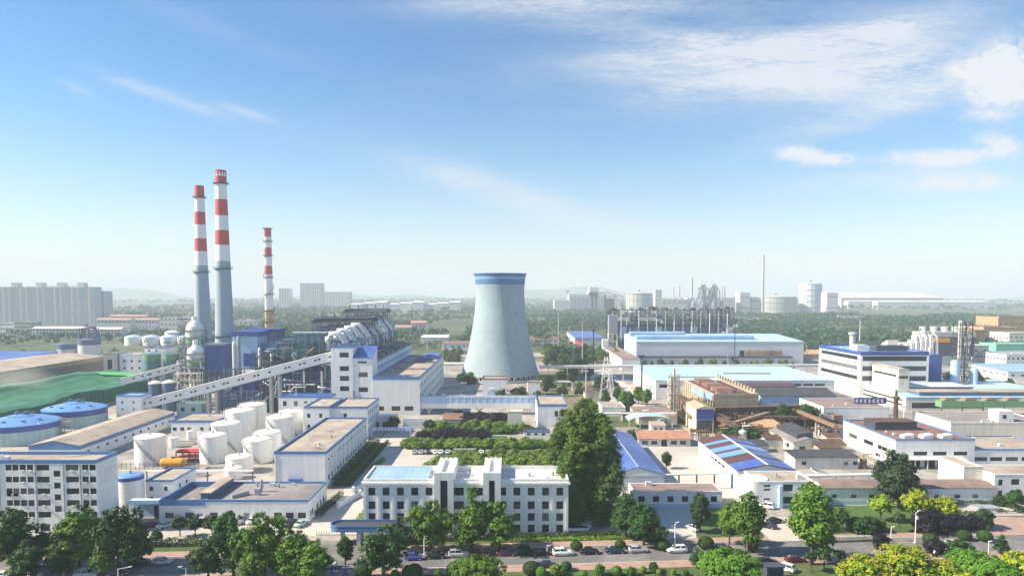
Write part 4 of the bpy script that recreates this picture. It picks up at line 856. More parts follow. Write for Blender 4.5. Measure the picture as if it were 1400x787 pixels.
building('control_house', 'white control house with blue eaves and tan roof at the end of the pipe gallery', 'building', b, 'white', 'tan_roof', fascia='blue_fascia', fh=.9, wins=[('f', [8.2, 10.8], [6.0], 1.5, 2.6)], parapet=.6)
b = bb(610, 640, 512, base=541, depth=5)
t = thing('cable_trench_hall', 'jumble of low blue sheds, ramps and pipes left of the cooling tower foot', 'sheds', (XY(577, 545, 352), 352, 0))
R = random.Random(11)
for k in range(9):
    m_ = MB(); x, y = k*3.1, R.uniform(-2, 12); m_.extr_y([(0, 0), (2.8, 0), (2.8, R.uniform(3, 5)), (0, R.uniform(4, 7))], 0, R.uniform(5, 9)); m_.build('shed', R.choice(['steel_blue', 'sky_wall', 'teal', 'steel_grey']), t, (x, y, 0))
for k in range(6):
    m_ = MB(); x = R.uniform(4, 22); m_.tube([(x, -3, R.uniform(4, 7)), (x+R.uniform(4, 7), 10, R.uniform(1, 4))], R.uniform(.4, .8), 8); m_.build('pipe', R.choice(['pipe_white', 'steel_pale']), t)
# elevated pipe gallery on V supports
xa, xb = XY(573.5, 557, 331), XY(735, 557, 331); z0, z1, z2 = ZY(558, 331), ZY(551, 331), ZY(543, 331)
t = thing('pipe_gallery', 'elevated white gallery with blue glazed parapet on V-shaped supports', 'gallery', (xa, 331, 0)); L_ = xb-xa
m_ = MB(); m_.box(0, L_, 0, 5, z0, z1); m_.build('deck', 'white_clean', t)
m_ = MB(); m_.box(0, L_, .1, .16, z1, z2); m_.box(0, L_, 4.84, 4.9, z1, z2); m_.build('glazed_parapet', 'sky_wall', t)
m_ = MB()
for i in range(17): x = L_*(i+.5)/17; m_.box(x-.12, x+.12, -.02, .09, z1, z2); m_.box(x-.12, x+.12, 4.7, 4.83, z1, z2)
m_.box(0, L_, .0, .2, z2, z2+.25); m_.box(0, L_, 4.8, 5.0, z2, z2+.25); m_.build('mullions', 'white_clean', t)
for px in (586, 625.5, 655, 700):
    x = XY(px, 565, 331)-xa; m_ = MB()
    for s in (-1, 1): m_.bar((x, 2.5, 1.6), (x+s*2.3, 2.5, z0), .55)
    m_.box(x-.45, x+.45, 2.0, 3.0, 0, 1.8); m_.build('v_support', 'white_clean', t)
# ================================================================ coal yard, domed tanks, brown shed (far left)
def dome_tank(px, hw, pyrim, pyband, pybase, label):
    yy = G(px, pybase)[1]; r = hw*yy/(F-hw*.5); cy = yy+r; cx = XY(px, pybase, cy); H = ZY(pyrim, yy); hb = H-ZY(pyband, yy)
    t = thing('domed_tank', label, 'tank', (cx, cy, 0), 0, 'blue domed tanks')
    m_ = MB(); m_.lathe([(r-.12, 0), (r-.12, H-hb)], n=48)
    for k in range(36): a = 2*pi*k/36; m_.bar(((r-.06)*cos(a), (r-.06)*sin(a), 0), ((r-.06)*cos(a), (r-.06)*sin(a), H-hb), .1)
    m_.build('shell', 'tank_teal', t)
    m_ = MB(); m_.lathe([(r-.12, H-hb), (r, H-hb), (r, H)], n=48); m_.build('painted_band', 'royal', t)
    m_ = MB(); rise = r*.20; m_.lathe([(r+.1, H)]+[(r*(1-q)+.01, H+.05+rise*(1-(1-q)**1.6)) for q in np.linspace(0, 1, 8)], n=48)
    for k in range(24): a = 2*pi*k/24; m_.bar((r*cos(a), r*sin(a), H+.1), (r*.3*cos(a), r*.3*sin(a), H+rise*.86), .1)
    m_.build('dome', 'dome_blue', t)
    m_ = MB(); z = H+rise*.86; m_.lathe([(r*.33, z-.3), (r*.33, z+.1), (.02, z+.9)], n=24, smooth=False); m_.lathe([(.9, z), (.9, z+1.5), (.02, z+1.8)], -1.6, 0, n=12, mi=1); m_.lathe([(.8, z), (.8, z+1.5), (.02, z+1.8)], 1.6, .6, n=12, mi=1); m_.box(-2.6, 2.6, -.4, .4, z+.8, z+1.1, 1); railing(m_, ring_pts(0, 0, r*.33, z, 14), 1.1, 1, 4); m_.build('roof_platform', ['dome_blue', 'steel_blue'], t)
    for a in (-2.3, -1.6, -.9, -.3): m_ = MB(); m_.box(r*.7*cos(a)-.6, r*.7*cos(a)+.6, r*.7*sin(a)-.4, r*.7*sin(a)+.4, H+rise*.3, H+rise*.62); m_.build('roof_hatch', 'steel_blue', t)
    return t, cx, cy, r, H
t, cx, cy, r, H = dome_tank(31, 48, 584.5, 592.5, 611, 'nearer blue domed tank at the edge of the green netted yard')
for z in (2, 4.5, 7): m_ = MB(); m_.box(r-.5, r+5, 2, 4.5, z-.12, z); railing(m_, [(r, 2, z), (r+5, 2, z), (r+5, 4.5, z)], 1.1); m_.build('platform', 'rust_light' if z > 6 else 'steel_grey', t)
m_ = MB(); lattice(m_, r+.5, r+5, 2, 4.5, 0, 8, 1, 1, 3, .2); m_.build('stair_frame', 'steel_grey', t)
dome_tank(103.5, 40, 563.5, 571.5, 587, 'farther blue domed tank behind the long shed and below the green net')
# green dust net over the coal heaps
X0 = -216; t = thing('coal_yard', 'coal yard under a huge green dust net with sagging folds', 'coal yard', (0, 0, 0))
def net(u, v):                                          # u across (0 right edge .. 1), v away
    x = X0-72*u+2*sin(v*9); y = 275+150*v
    z = 7.4+3.2*sin(u*pi*1.1)+.6*sin(v*17+u*5)+.5*sin(u*13+v*4)+.35*abs(sin(v*31+u*2))+.3*abs(sin(u*24))+(1.4 if abs(u-.42) < .04 else 0)-2.2*max(0, v-.75)*4*.3
    return (x, y, max(z, 2.0))
m_ = MB(); n1, n2 = 48, 90; vs = [net(i/n1, j/n2) for j in range(n2+1) for i in range(n1+1)]
m_.add(vs, [(j*(n1+1)+i, j*(n1+1)+i+1, (j+1)*(n1+1)+i+1, (j+1)*(n1+1)+i) for j in range(n2) for i in range(n1)], 0, True); m_.build('dust_net', 'net_green', t)
m_ = MB()
for j in range(n2): a, b_ = net(0, j/n2), net(0, (j+1)/n2); m_.quad((a[0]+.3, a[1], 0), (b_[0]+.3, b_[1], 0), (b_[0]+.0, b_[1], b_[2]), (a[0]+.0, a[1], a[2]))
mat('net_dark', (.02, .14, .085), .85, var=.2, scale=.1, c2=(.03, .18, .10), patch=.08); m_.build('net_wall', 'net_dark', t)
m_ = MB()
for j in range(0, n2+1, 2): a = net(0, j/n2); m_.box(a[0]+.32, a[0]+.5, a[1]-.1, a[1]+.1, 0, a[2])
m_.build('net_posts', 'net_green', t)['kind'] = 'stuff'
m_ = MB(); p = [net(.12+.05*i, .93+.01*i) for i in range(4)]; q = [net(.3+.05*i, .80+.02*i) for i in range(4)]
for i in range(3): m_.quad(*[(a[0], a[1], a[2]+1.0) for a in (p[i], p[i+1], q[i+1], q[i])])
m_.build('loose_sheet', 'net_lime', t)
R = random.Random(2)
for k in range(3):
    x, y = -255-10*k, 300+38*k; m_ = MB(); m_.lathe([(12, 0), (9, 3.5), (4, 6.8), (.1, 7.6)], x, y, 18); m_.build('coal_heap', 'black', t)
# brown open-ended shed
xr = XY(139.5, 487, 470); b = dict(x0=xr-50, y0=325, W=50, D=148, H=15.5)
building('coal_shed', 'long brown-walled shed with a faded tan roof behind the green netting', 'shed', b, 'brown_wall', 'tan_roof', 'gable_y', 2.2, fascia='tan_wall', fh=2.6, over=.3)
m_ = MB(); m_.extr_y([(0, 16.05), (24, 18.3), (24, 18.42), (0, 16.2)], 0, 60); tag(m_.build('skylight_roof', 'sky_panel', None, (xr-49, 330, 0)), 'pale blue sheet roof over the near half of the brown shed', 'roof')
b = bb(0, 62, 497, H=9, depth=60); b['x0'] -= 60; b['W'] += 30
building('blue_shed', 'bright blue roofed shed beyond the brown shed, cut by the picture edge', 'shed', b, 'sky_wall', 'royal_roof', 'mono', 4, over=.3)
# silos with blue tops behind the brown shed
for k, (px, pt, pb, hw, lab) in enumerate(((92, 470, 500, 12.5, 'white silo with a faded blue top, standing alone behind the brown shed'), (122, 464, 502, 14, 'grey silo with ribbed blue top and a rooftop frame behind the brown shed'))):
    Y = 560; x = XY(px, pt, Y); z = ZY(pt, Y); r = hw*Y/F; t = thing('silo', lab, 'silo', (x, Y, 0)); m_ = MB(); m_.lathe([(r, 0), (r, z-4)], n=28); m_.lathe([(r+.1, z-4), (r+.1, z), (r*.6, z+1), (.02, z+1.4)], n=28, mi=1); m_.build('shell', ['white_old', 'steel_blue'], t)
    if k: m_ = MB(); lattice(m_, -6, 6, -3, 3, z, z+9, 3, 1, 2, .5); m_.tube([(-8, 0, z), (-5, 0, z+9), (5, 0, z+10), (7, 0, z+2)], 1.0, 8); m_.build('roof_frame', 'steel_blue', t)
b = bb(141, 160, 482, H=20, depth=10)
t = building('crusher_house', 'narrow brown-grey crusher house with dark slots at the end of the brown shed', 'building', b, 'concrete', 'steel_grey', wins=[('f', [b['W']*.45], [9], 3, 13, 2, 4)])
b = bb(163, 193, 484, H=19.0, depth=14); bx_ = b
building('works_block', 'white block with small square windows behind the shorter conveyor', 'building', b, 'white', 'tan_roof', wins=[('f', [3, 8, 13], [14.5, 10, 5.5], 1.4, 1.4)])
b2 = dict(x0=b['x0']+b['W']*.62, y0=b['y0']+14.5, W=b['W']*1.0, D=12, H=b['H']+3.5)
building('works_block', 'taller white block with a blue-edged roof behind the one with square windows', 'building', b2, 'white', 'tan_roof', fascia='blue_fascia', fh=.6, wins=[('f', [3, 8], [b2['H']-2.5], 1.4, 1.4)])

# ================================================================ garden, sign and gate between the blocks
x, y = G(564.5, 588.5); t = thing('sign_wall', 'free-standing white notice wall with two faint lines of writing in the garden', 'sign', (x, y, 0)); w_ = 27*y/F; h_ = ZY(571.5, y)
m_ = MB(); m_.box(-w_/2, w_/2, 0, .5, .4, h_); m_.box(-w_/2-.3, w_/2+.3, -.2, .7, 0, .4); m_.build('panel', 'white_clean', t)
m_ = MB(); R = random.Random(8)
for zz_, xa, n_ in ((h_*.72, -1.6, 9), (h_*.52, -.6, 8)):
    for i in range(n_): xx = xa+i*.36; m_.box(xx, xx+.25, -.012, -.004, zz_-.16, zz_-.10); m_.box(xx+.1, xx+.15, -.014, -.004, zz_-.18, zz_+.16); m_.box(xx, xx+.25, -.010, -.004, zz_+.06, zz_+.12)
m_.build('lettering', 'steel_pale', t)
x, y = G(508, 597); x1 = G(562, 597)[0]; t = thing('yard_gate', 'blue beam gateway across the pale works road by the dark shrubs', 'gate', (x, y, 0)); w_ = x1-x
m_ = MB(); m_.box(0, w_, 0, .6, 2.6, 3.9); m_.build('beam', 'sky_wall', t)
for xx in (0, w_-.5): m_ = MB(); m_.box(xx, xx+.5, .002, .598, 0, 2.6); m_.build('post', 'white_old', t)
m_ = MB()
for i in range(9): xx = 2+i*1.35; m_.box(xx, xx+.7, -.03, -.004, 2.9, 3.1); m_.box(xx+.2, xx+.4, -.035, -.004, 2.85, 3.7); m_.box(xx, xx+.8, -.025, -.004, 3.35, 3.55)
m_.build('lettering', 'royal', t)
b = bb(508, 556, 576, base=596, depth=5)
building('garden_porch', 'shaded white porch beneath the white hall, left of the notice wall', 'building', dict(b, x0=b['x0']-3, W=11, y0=b['y0']+13), 'white_old', 'white_clean', wins=[('f', [2.5, 6], [2], 2, 3.0, 2, 1)], parapet=.2)
b = bb(694, 714, 562, base=588, depth=6)
building('garden_house', 'small pale stone gatehouse under the right end of the pipe gallery', 'building', b, 'cream_white', 'cream', wins=[], parapet=.3)
b = bb(606, 632, 573, base=581, depth=6)
building('garden_pavilion', 'low brick-fronted pavilion hidden among dark purple shrubs', 'building', b, 'white_old', 'red_roofing', 'mono', 1.5, over=.4)
b = bb(716, 752, 589, base=598, depth=5)
building('garden_shed', 'low white shed with blue-edged flat roof left of the big poplars', 'building', b, 'white', 'steel_blue', fascia='steel_blue', fh=.4, wins=[('f', [2, 5, 8], [1.4], 1.4, 1)])
for k, (px, py, L_) in enumerate(((670, 598, 14), (636, 617, 8))):
    x, y = G(px, py); m_ = MB()
    for i in range(int(L_/1.2)): m_.box(i*1.2, i*1.2+.9, 0, .35, 0, .9)
    m_.box(-.3, L_, -.1, .45, .9, 1.05); tag(m_.build('garden_wall', 'white_clean', None, (x-L_/2, y, 0)), ['low white balustrade edging the bright garden lawn', 'low white balustrade among the green orchard rows'][k], 'wall')
for k, (xa, ya, xb, yb, lab) in enumerate(((-47.2, 185, -43.8, 196, 'short white planter wall nearer the gate beside the works road'), (-46.4, 199, -44.0, 206, 'short white planter wall farther along the works road'), (-38.4, 178, -37.6, 188, 'low white kerb wall hugging the office lawn by the works road'))):
    m_ = MB(); m_.tube([(xa, ya, .9), (xb, yb, .9)], .5, 4, smooth=False); m_.box(xa-.4, xa+.4, ya-.4, ya+.4, 0, 1.9); m_.box(xb-.4, xb+.4, yb-.4, yb+.4, 0, 1.9); m_.add([(xa-.15, ya, 0), (xb-.15, yb, 0), (xb-.15, yb, 1.3), (xa-.15, ya, 1.3), (xa+.15, ya, 0), (xb+.15, yb, 0), (xb+.15, yb, 1.3), (xa+.15, ya, 1.3)], [(0, 1, 2, 3), (4, 5, 6, 7), (3, 2, 6, 7)]); tag(m_.build('planter_wall', 'white_clean'), lab, 'wall')
# ================================================================ right: front row
b = bb(836, 908.6, 648.5, H=5.0, depth=58)
t = building('blue_roof_shed', 'wide shed with a plain bright blue gable roof and pale ridge beside the tall poplars', 'shed', b, 'pale_panel', 'royal_roof', 'gable_y', 2.2, over=.2, fascia='white_clean', fh=.4)
m_ = MB(); m_.box(b['W']/2-.12, b['W']/2+.12, -.2, b['D']+.2, 7.37, 7.43); m_.build('ridge_cap', 'pale_panel', t)
b = bb(873, 944, 600, base=610, depth=12); b['H'] = 3.0
t = building('red_roof_house', 'low white house with a red tiled roof and dark central doorway across the yard', 'building', b, 'white_old', 'brick_tile', 'gable_x', 2.0, wins=[('f', [2.5, 6, 13.5, 17], [1.5], 2.3, 1.5, 3, 1)], doors=[('f', 9.8, 2.2, 2.6, 'black')])
b = bb(866, 987.4, 671, base=693.5, depth=8)
building('front_cottage', 'long single-storey white cottage with blue plinth and brown roof behind the lawn', 'building', b, 'white', 'brown_roof', plinth='sky_wall', ph=1.0, parapet=.15, wins=[('f', row(6, b['W'], 2.2), [2.4], 1.7, 1.6, 2, 1)])
b = bb(1008.8, 1089, 643.5, H=6.2, base=672, depth=43)
t = building('solar_shed', 'white shed with a gable roof banded in blue and maroon sheets', 'shed', b, 'white', 'maroon', 'gable_y', 1.8, over=.3, plinth='sky_wall', ph=1.2, wins=[('l', [14, 18, 22, 26], [4.2], 3.4, .9, 4, 1)], doors=[('l', 6, 2.4, 3.6, 'sky_wall'), ('l', 36, 2.4, 3.4, 'sky_wall'), ('f', 4, 3.4, 3.2, 'steel_blue')])
W_, D_ = b['W'], b['D']; s_ = 1.8/(W_/2)
for i, (y0, y1, m) in enumerate(((.2, 8, 'royal_roof'), (8.4, 13, 'maroon'), (15.5, 20.5, 'dome_blue'), (23, 28, 'dome_blue'), (33, 36, 'dome_blue'))):
    m_ = MB(); m_.extr_y([(-.3, 6.2-.3*s_+.19), (W_/2-.3, 8.0+.14), (W_/2-.3, 8.0+.2), (-.3, 6.2-.3*s_+.25)], y0, y1)
    m_.build('roof_sheet', m, t)
for i, (y0, y1, m) in enumerate(((.2, 10, 'royal_roof'), (13, 21, 'royal_roof'), (23, 30, 'dome_blue'), (33, 40, 'royal_roof'))):
    m_ = MB(); m_.extr_y([(W_/2+.3, 8.0+.14), (W_+.3, 6.2-.3*s_+.19), (W_+.3, 6.2-.3*s_+.25), (W_/2+.3, 8.0+.2)], y0, y1); m_.build('roof_sheet', m, t)
m_ = MB(); m_.box(W_/2-.35, W_/2+.35, -.3, D_+.3, 8.17, 8.25); m_.build('ridge_cap', 'white_clean', t)
b = bb(1036, 1113, 657.5, base=693, depth=11)
t = building('gate_office', 'white two-storey office with rounded corner and stacked slit windows by the small car park', 'building', b, 'white_clean', 'tan_roof', plinth='sky_wall', ph=.8, parapet=.3, clutter=3, wins=[('f', [2.6], [5.9, 4.9, 2.3, 1.2], 1.8, .55, 1, 1), ('f', [8.3, 13.3], [5.4, 2.0], 2.7, 1.9, 3, 2)])
m_ = MB(); m_.lathe([(4, 0), (4, b['H']), (3.7, b['H']), (3.7, b['H']-.22), (.02, b['H']-.22)], 0, 4, 24); m_.build('round_corner', 'white_clean', t)
m_ = MB(); m_.box(5.6, 6.5, -1.2, -.01, 0, 6.2); m_.build('porch', 'sky_wall', t)
b = bb(1128, 1362, 667, base=690, depth=9); bL = b
building('boundary_house', 'very long low white row house with blue plinth and grey-brown roof behind the lime trees', 'building', b, 'white', 'brown_roof', 'gable_x', .8, plinth='sky_wall', ph=1.1, wins=[('f', [2.5, 8, 13, 19, 25.5, 31, 36.5, 41.5], [2.5], 1.6, 1.0, 2, 1)], over=.3)
b = bb(1360, 1440, 648, base=681, depth=11)
t = building('boundary_office', 'taller white flat-roofed office closing the row house beside the formal garden', 'building', b, 'white_clean', 'tan_roof', parapet=.2, wins=[('f', [1.8, 12], [4.6, 1.5], 1.3, 1.7), ('f', [6, 15], [4.8], 2.4, 1.7, 3, 1)])
b2 = dict(x0=b['x0']-5.5, y0=b['y0']+5, W=5.4, D=12, H=b['H']+1)
building('boundary_office', 'narrow cream end block leaning against the taller white office', 'building', b2, 'cream_white', 'tan_roof', parapet=.2)
# large factory, right front
b = bb(1224.6, 1333, 600, base=638, depth=36.5); BF = b
t = building('finishing_mill', 'big white factory with sunlit side wall, brown roof and dark rooftop lantern', 'building', b, 'white', 'red_roofing', fascia='blue_fascia', fh=.4, parapet=.35, clutter=4, wins=[('f', [8.5, 15, 22], [4.6], 4.6, 1.3, 5, 1), ('l', [8, 17.5, 29], [4.6], 6.5, 1.5, 6, 1), ('l', [4, 11], [1.6], 3, 1.2, 3, 1)])
for k in range(3): m_ = MB(); x = 4+k*6.5; m_.extr_y([(x, b['H']-.3), (x+3.4, b['H']-.3), (x+3.4, b['H']+1.2), (x, b['H']+.6)], 2, 5); m_.build('roof_skylight', 'white_old', t)
m_ = MB(); m_.box(2, 17, 17, 25, b['H']-.3, b['H']+2.4); m_.box(1.8, 17.2, 16.8, 25.2, b['H']+2.4, b['H']+2.7, 1); m_.build('roof_lantern', ['steel_dark', 'rust'], t)
m_ = MB(); m_.box(.5, b['W']-4, -3.2, -.02, 3.0, 3.3)
for x in np.linspace(1, b['W']-5, 6): m_.box(x-.15, x+.15, -3.1, -2.8, 0, 3.0)
m_.build('porch_roof', 'white_old', t)
m_ = MB()
for x in (5, 10, 17): m_.box(x, x+3.4, -.05, -.01, 0, 2.7, 0 if x < 17 else 1)
m_.build('doorway', ['black', 'royal'], t)
m_ = MB(); R = random.Random(4)
for k in range(12): a = R.uniform(3, 34); m_.box(-.02, -.004, a, a+R.uniform(.2, .5), R.uniform(0, 2), R.uniform(3, 5))
mat('rust_stain', (.62, .46, .30), .9); m_.build('rust_stain', 'rust_stain', t)
b2 = dict(x0=b['x0']+b['W']+.1, y0=b['y0']+.5, W=30, D=22, H=ZY(614, b['y0']))
building('finishing_annex', 'lower white annex with blue roof edge attached to the big factory', 'building', b2, 'white', 'tan_roof', fascia='blue_fascia', fh=.4, parapet=.3, wins=[('f', [2.5, 7.7, 13, 18.3], [2.6], 4.2, 1.4, 5, 1)])
b3 = bb(1300, 1440, 577, H=7.5, depth=26)
t = building('white_hall', 'white hall with grey-brown roof and a stair house behind the finishing annex', 'building', b3, 'cream_white', 'grey_roof', parapet=.4)
m_ = MB(); m_.box(21, 27, 3, 9, 7, 11.5); m_.box(22.5, 24, 2.95, 3, 8.4, 10, 1); m_.build('stair_house', ['white_clean', 'glass'], t)
x, y = G(1360, 570); m_ = MB()
for k in range(5): m_.box(k*10, k*10+9.7, 0, 5, 4, 7); m_.extr_y([(k*10+1, 7.01), (k*10+8, 7.01), (k*10+6, 8), (k*10+2.5, 8.2)], .5, 4.5, 1); m_.box(k*10, k*10+.4, .1, .5, 0, 4, 2)
tag(m_.build('green_bins', ['band_green', 'rust_light', 'rust'], None, (G(1308, 574)[0], y+4, 0)), 'row of raised green hoppers heaped with rust-brown material', 'hoppers')

# ================================================================ rusty old works, centre right
b = bb(976, 1036.7, 538, base=571, depth=68); RW = b
t = building('old_mill', 'rust-stained old mill with tan concrete end wall, broken brown roofs and blue side sheeting', 'building', b, 'tan_wall', 'maroon', parapet=1.2, rib=4.2)
for k in range(3): m_ = MB(); y = 12+k*16; m_.extr_x([(y, b['H']-1.2), (y+12, b['H']-1.2), (y+11, b['H']+.7), (y+1, b['H']+.7)], 5, 13); m_.build('roof_lantern', 'red_roofing', t)
m_ = MB(); m_.box(-.3, -.26, 2, 40, b['H']-4.6, b['H']-.9); m_.build('blue_sheeting', 'sky_panel', t)
m_ = MB()
for k in range(14): y = 3+k*4.6; m_.box(b['W']-.6, b['W']+.1, y, y+2.2, b['H']+.07, b['H']+1.7)
m_.build('parapet_teeth', 'tan_wall', t)
m_ = MB(); lattice(m_, -9, -1, 0, 8, 0, 8, 2, 2, 3, .3); m_.tube([(-8, -1, 7), (8, -1, 3)], .6, 8); m_.build('side_platform', 'rust', t)
x, y = G(923, 566); t = thing('pipe_tower', 'cream tower of pipes and platforms left of the rust-stained mill', 'tower', (x, y+2, 0)); zt = ZY(513, y)
m_ = MB(); lattice(m_, -2.4, 2.4, 0, 4, 0, zt, 1, 1, 6, .3); m_.build('steel_frame', 'cream_white', t)
for k, xx in enumerate((-1.5, 0, 1.6)): m_ = MB(); m_.tube([(xx, 1.5, 0), (xx, 1.5, zt+(3 if k == 1 else -1))], .7, 10); m_.build('vessel', ['cream_white', 'cream', 'white_old'][k], t)
for k in range(4): m_ = MB(); z = zt*(k+1)/4.2; m_.box(-3.2, 3.2, -.8, 0, z, z+.2); railing(m_, [(-3.2, -.8, z), (3.2, -.8, z)], 1); m_.build('platform', 'rust_light', t)
def gallery(name, label, a, b_, w, h, m, posts=5, pm='rust', group=None):
    A = np.array(a, float); B = np.array(b_, float); d = B-A; L_ = sqrt(d[0]**2+d[1]**2); t = thing(name, label, 'conveyor', a, atan2(d[1], d[0]), group)
    m_ = MB(); m_.extr_y([(0, 0), (L_, d[2]), (L_, d[2]+h), (0, h)], -w/2, w/2); m_.build('gallery', m, t)
    for k in range(posts):
        u = (k+.5)/posts; m_ = MB()
        for s in (-1, 1): m_.box(u*L_-.2, u*L_+.2, s*w*.42-.2, s*w*.42+.2, -a[2], u*d[2]-.01)
        m_.bar((u*L_, -w*.42, -a[2]), (u*L_, w*.42, u*d[2]-.5), .12); m_.build('trestle', pm, t)
    return t
def at(px, py, z): x, y = G(px, py, z); return (x, y, z)
gallery('rusty_conveyor', 'rust-brown inclined conveyor descending in front of the old mill wall', (*G(930, 545, 9), 9), (*G(1010, 588, 4), 4), 3, 1.6, 'rust')
gallery('rusty_conveyor', 'long dark rust conveyor bridge crossing below the old mill', (*G(975, 563, 6), 6), (*G(1095, 560, 6), 6), 4, 2.2, 'rust', 8)
gallery('rusty_conveyor', 'thin rust-orange pipe bridge running down towards the big white factory', (*G(1085, 561, 6), 6), (*G(1143, 585, 6), 6), 1.6, 1.2, 'rust_light', 4)
b = bb(952, 976, 559, base=592, depth=17); t = building('ore_house', 'tall narrow house with sunlit cream side and deep blue front among rusty pipes', 'building', b, 'cream', 'tan_wall', 'gable_y', 1.2, doors=[('f', b['W']/2, b['W']*.9, b['H']*.55, 'steel_dark')], over=.3)
m_ = MB(); m_.box(.1, b['W']-.1, -.08, -.01, b['H']*.58, b['H']-.1); m_.build('blue_front', 'royal', t)
b = bb(873, 926, 569, H=3.6, depth=10)
building('pipe_store', 'low brown-roofed store with a ragged cream side wall left of the pipe tower', 'building', dict(b, D=22), 'cream_white', 'brown_roof', 'mono', .8, over=.3)
x0, y0 = G(888, 585); t = thing('vaulted_canopy', 'pale green vaulted canopy over a loading bay in front of the pipe store', 'canopy', (x0, y0+1, 0)); m_ = MB()
p = [(9.5*cos(a)+0, 2.2*sin(a)+3.6) for a in np.linspace(pi, 0, 13)]; m_.extr_y(p+[(x_*.98, z_-.15) for x_, z_ in p[::-1]], -4, 6); m_.build('vault', 'tank_teal', t)
m_ = MB()
for xx in (-9.2, -4.6, 0, 4.6, 9.2): m_.box(xx-.15, xx+.15, -3.8, -3.5, 0, 3.7)
m_.build('posts', 'white_old', t)['kind'] = 'stuff'
b = bb(823, 855, 556, base=569, depth=16)
building('flat_hut', 'small white flat-roofed hut beyond the poplar top by the thin white pipe', 'building', b, 'white', 'tan_roof', parapet=.2)
b = bb(1048, 1110, 588, H=5, depth=10); b0 = b
m_ = MB()
b = bb(1029, 1073, 584, base=597, depth=14)
building('orange_roof_store', 'low cream store with a faded orange roof below the rust conveyor bridge', 'building', b, 'cream_white', 'orange_roof', 'mono', .9, over=.3, wins=[('f', [4, 9], [1.8], 1.6, 1.2)])
b = bb(1084.6, 1126, 605, base=620, depth=24); t = building('cream_workshop', 'cream two-level workshop with grey gable roof and side windows in the old works', 'building', b, 'cream_white', 'grey_roof', 'gable_y', 1.5, wins=[('f', [3.3, 9], [2.1], 2.2, 1.3, 2, 1), ('l', [5, 11, 17], [2.2], 2.8, 1.6, 3, 1)], over=.3)
m_ = MB(); m_.extr_y([(2.6, 5.0), (8.5, 5.0), (8.5, 7.4), (2.6, 6.5)], 3, 23); m_.build('roof_lantern', 'dark_roof', t)
b = bb(1087, 1173, 627, H=4.0, base=641, depth=8.5); 
building('black_roof_store', 'pale store with a glossy black flat roof in front of the cream workshop', 'building', b, 'white_old', 'dark_roof', 'mono', .5, wins=[('f', [3, 17, 20], [2], 1.5, 1.2)], over=.5)
m_ = MB(); a = G(1085, 651, 3.0); c = G(1200, 648, 3.0); m_.tube([(a[0], a[1], 3), (c[0], c[1], 3)], .55, 10)
for k in range(5): x, y = a[0]+(c[0]-a[0])*(k+.5)/5, a[1]+(c[1]-a[1])*(k+.5)/5; m_.box(x-.2, x+.2, y-.3, y+.3, 0, 2.6)
m_.tube([(a[0]+8, a[1]+1, 3), (a[0]+6, a[1]+2, 5), (a[0]+12, a[1]+2, 3.4)], .3, 8); tag(m_.build('steam_pipe', 'pipe_white'), 'thick white steam pipe on stubs between the two-storey office and the big factory', 'pipe')
m_ = MB(); a = G(800, 565, 4.0); c = G(925, 565, 4.0); m_.tube([(a[0], a[1], 4), (c[0], c[1], 4)], .55, 10)
for k in range(6): x = a[0]+(c[0]-a[0])*(k+.3)/6; m_.box(x-.2, x+.2, a[1]-.3, a[1]+.3, 0, 3.6)
tag(m_.build('steam_pipe', 'pipe_white'), 'thick white steam pipe beside the flat-roofed hut and vaulted canopy', 'pipe')
a = G(850, 650, 4.5); c = G(1020, 646, 4.5); m_ = MB(); m_.tube([(a[0], a[1], 4.5), (c[0], c[1], 4.5)], .3, 8)
for k in range(7): x = a[0]+(c[0]-a[0])*(k+.2)/7; y = a[1]+(c[1]-a[1])*(k+.2)/7; m_.box(x-.18, x+.18, y-.2, y+.2, 0, 4.3, 1)
tag(m_.build('steam_pipe', ['pipe_white', 'steel_dark']), 'slim pipe on dark posts along the front of the yard before the banded shed', 'pipe')
for k, (a_, b_, m, lab) in enumerate((((940, 557, 5), (1000, 575, 5), 'rust', 'dark rust pipe bridge running under the old mill end wall'), ((985, 585, 4), (1050, 566, 6), 'rust_light', 'pale rust conveyor slanting up from the orange-roofed store'), ((1010, 571, 5), (1130, 573, 5), 'rust', 'long dark rust pipe bridge parallel to the conveyor bridge'), ((925, 532, 8), (945, 572, 5), 'rust_light', 'steep rust chute from pipe tower to the narrow cream house'), ((960, 600, 3), (1010, 607, 3), 'rust', 'low rust pipe run behind the banded shed'))):
    gallery('rusty_conveyor', lab, at(*a_), at(*b_), 2.2, 1.1, m, 6)
R = random.Random(41)
t = thing('rusty_structure', 'dense rust-brown tangle of beams, pipes and bins in front of the old mill', 'pipework', (*G(1000, 578), 0))
for k in range(64):
    m_ = MB(); x, y = R.uniform(-26, 46), R.uniform(-7, 15); h = R.uniform(2, 6)
    if k % 3 == 0: m_.box(x, x+R.uniform(2, 5), y, y+R.uniform(2, 4), R.uniform(0, 2), h); m_.build('bin', R.choice(['rust', 'rust_light', 'brown_roof', 'steel_dark']), t)
    elif k % 3 == 1: m_.tube([(x, y, h), (x+R.uniform(4, 12), y+R.uniform(-2, 2), h), (x+12, y, R.uniform(0, 3))], R.uniform(.2, .5), 6); m_.build('pipe', R.choice(['rust', 'rust_light', 'pipe_white']), t)
    else: lattice(m_, x, x+5, y, y+3, 0, h, 2, 1, 2, .25); m_.build('frame', 'rust', t)
sheet('works_ground', [(84, 290), (150, 290), (160, 345), (92, 345)], .035, 'rust')
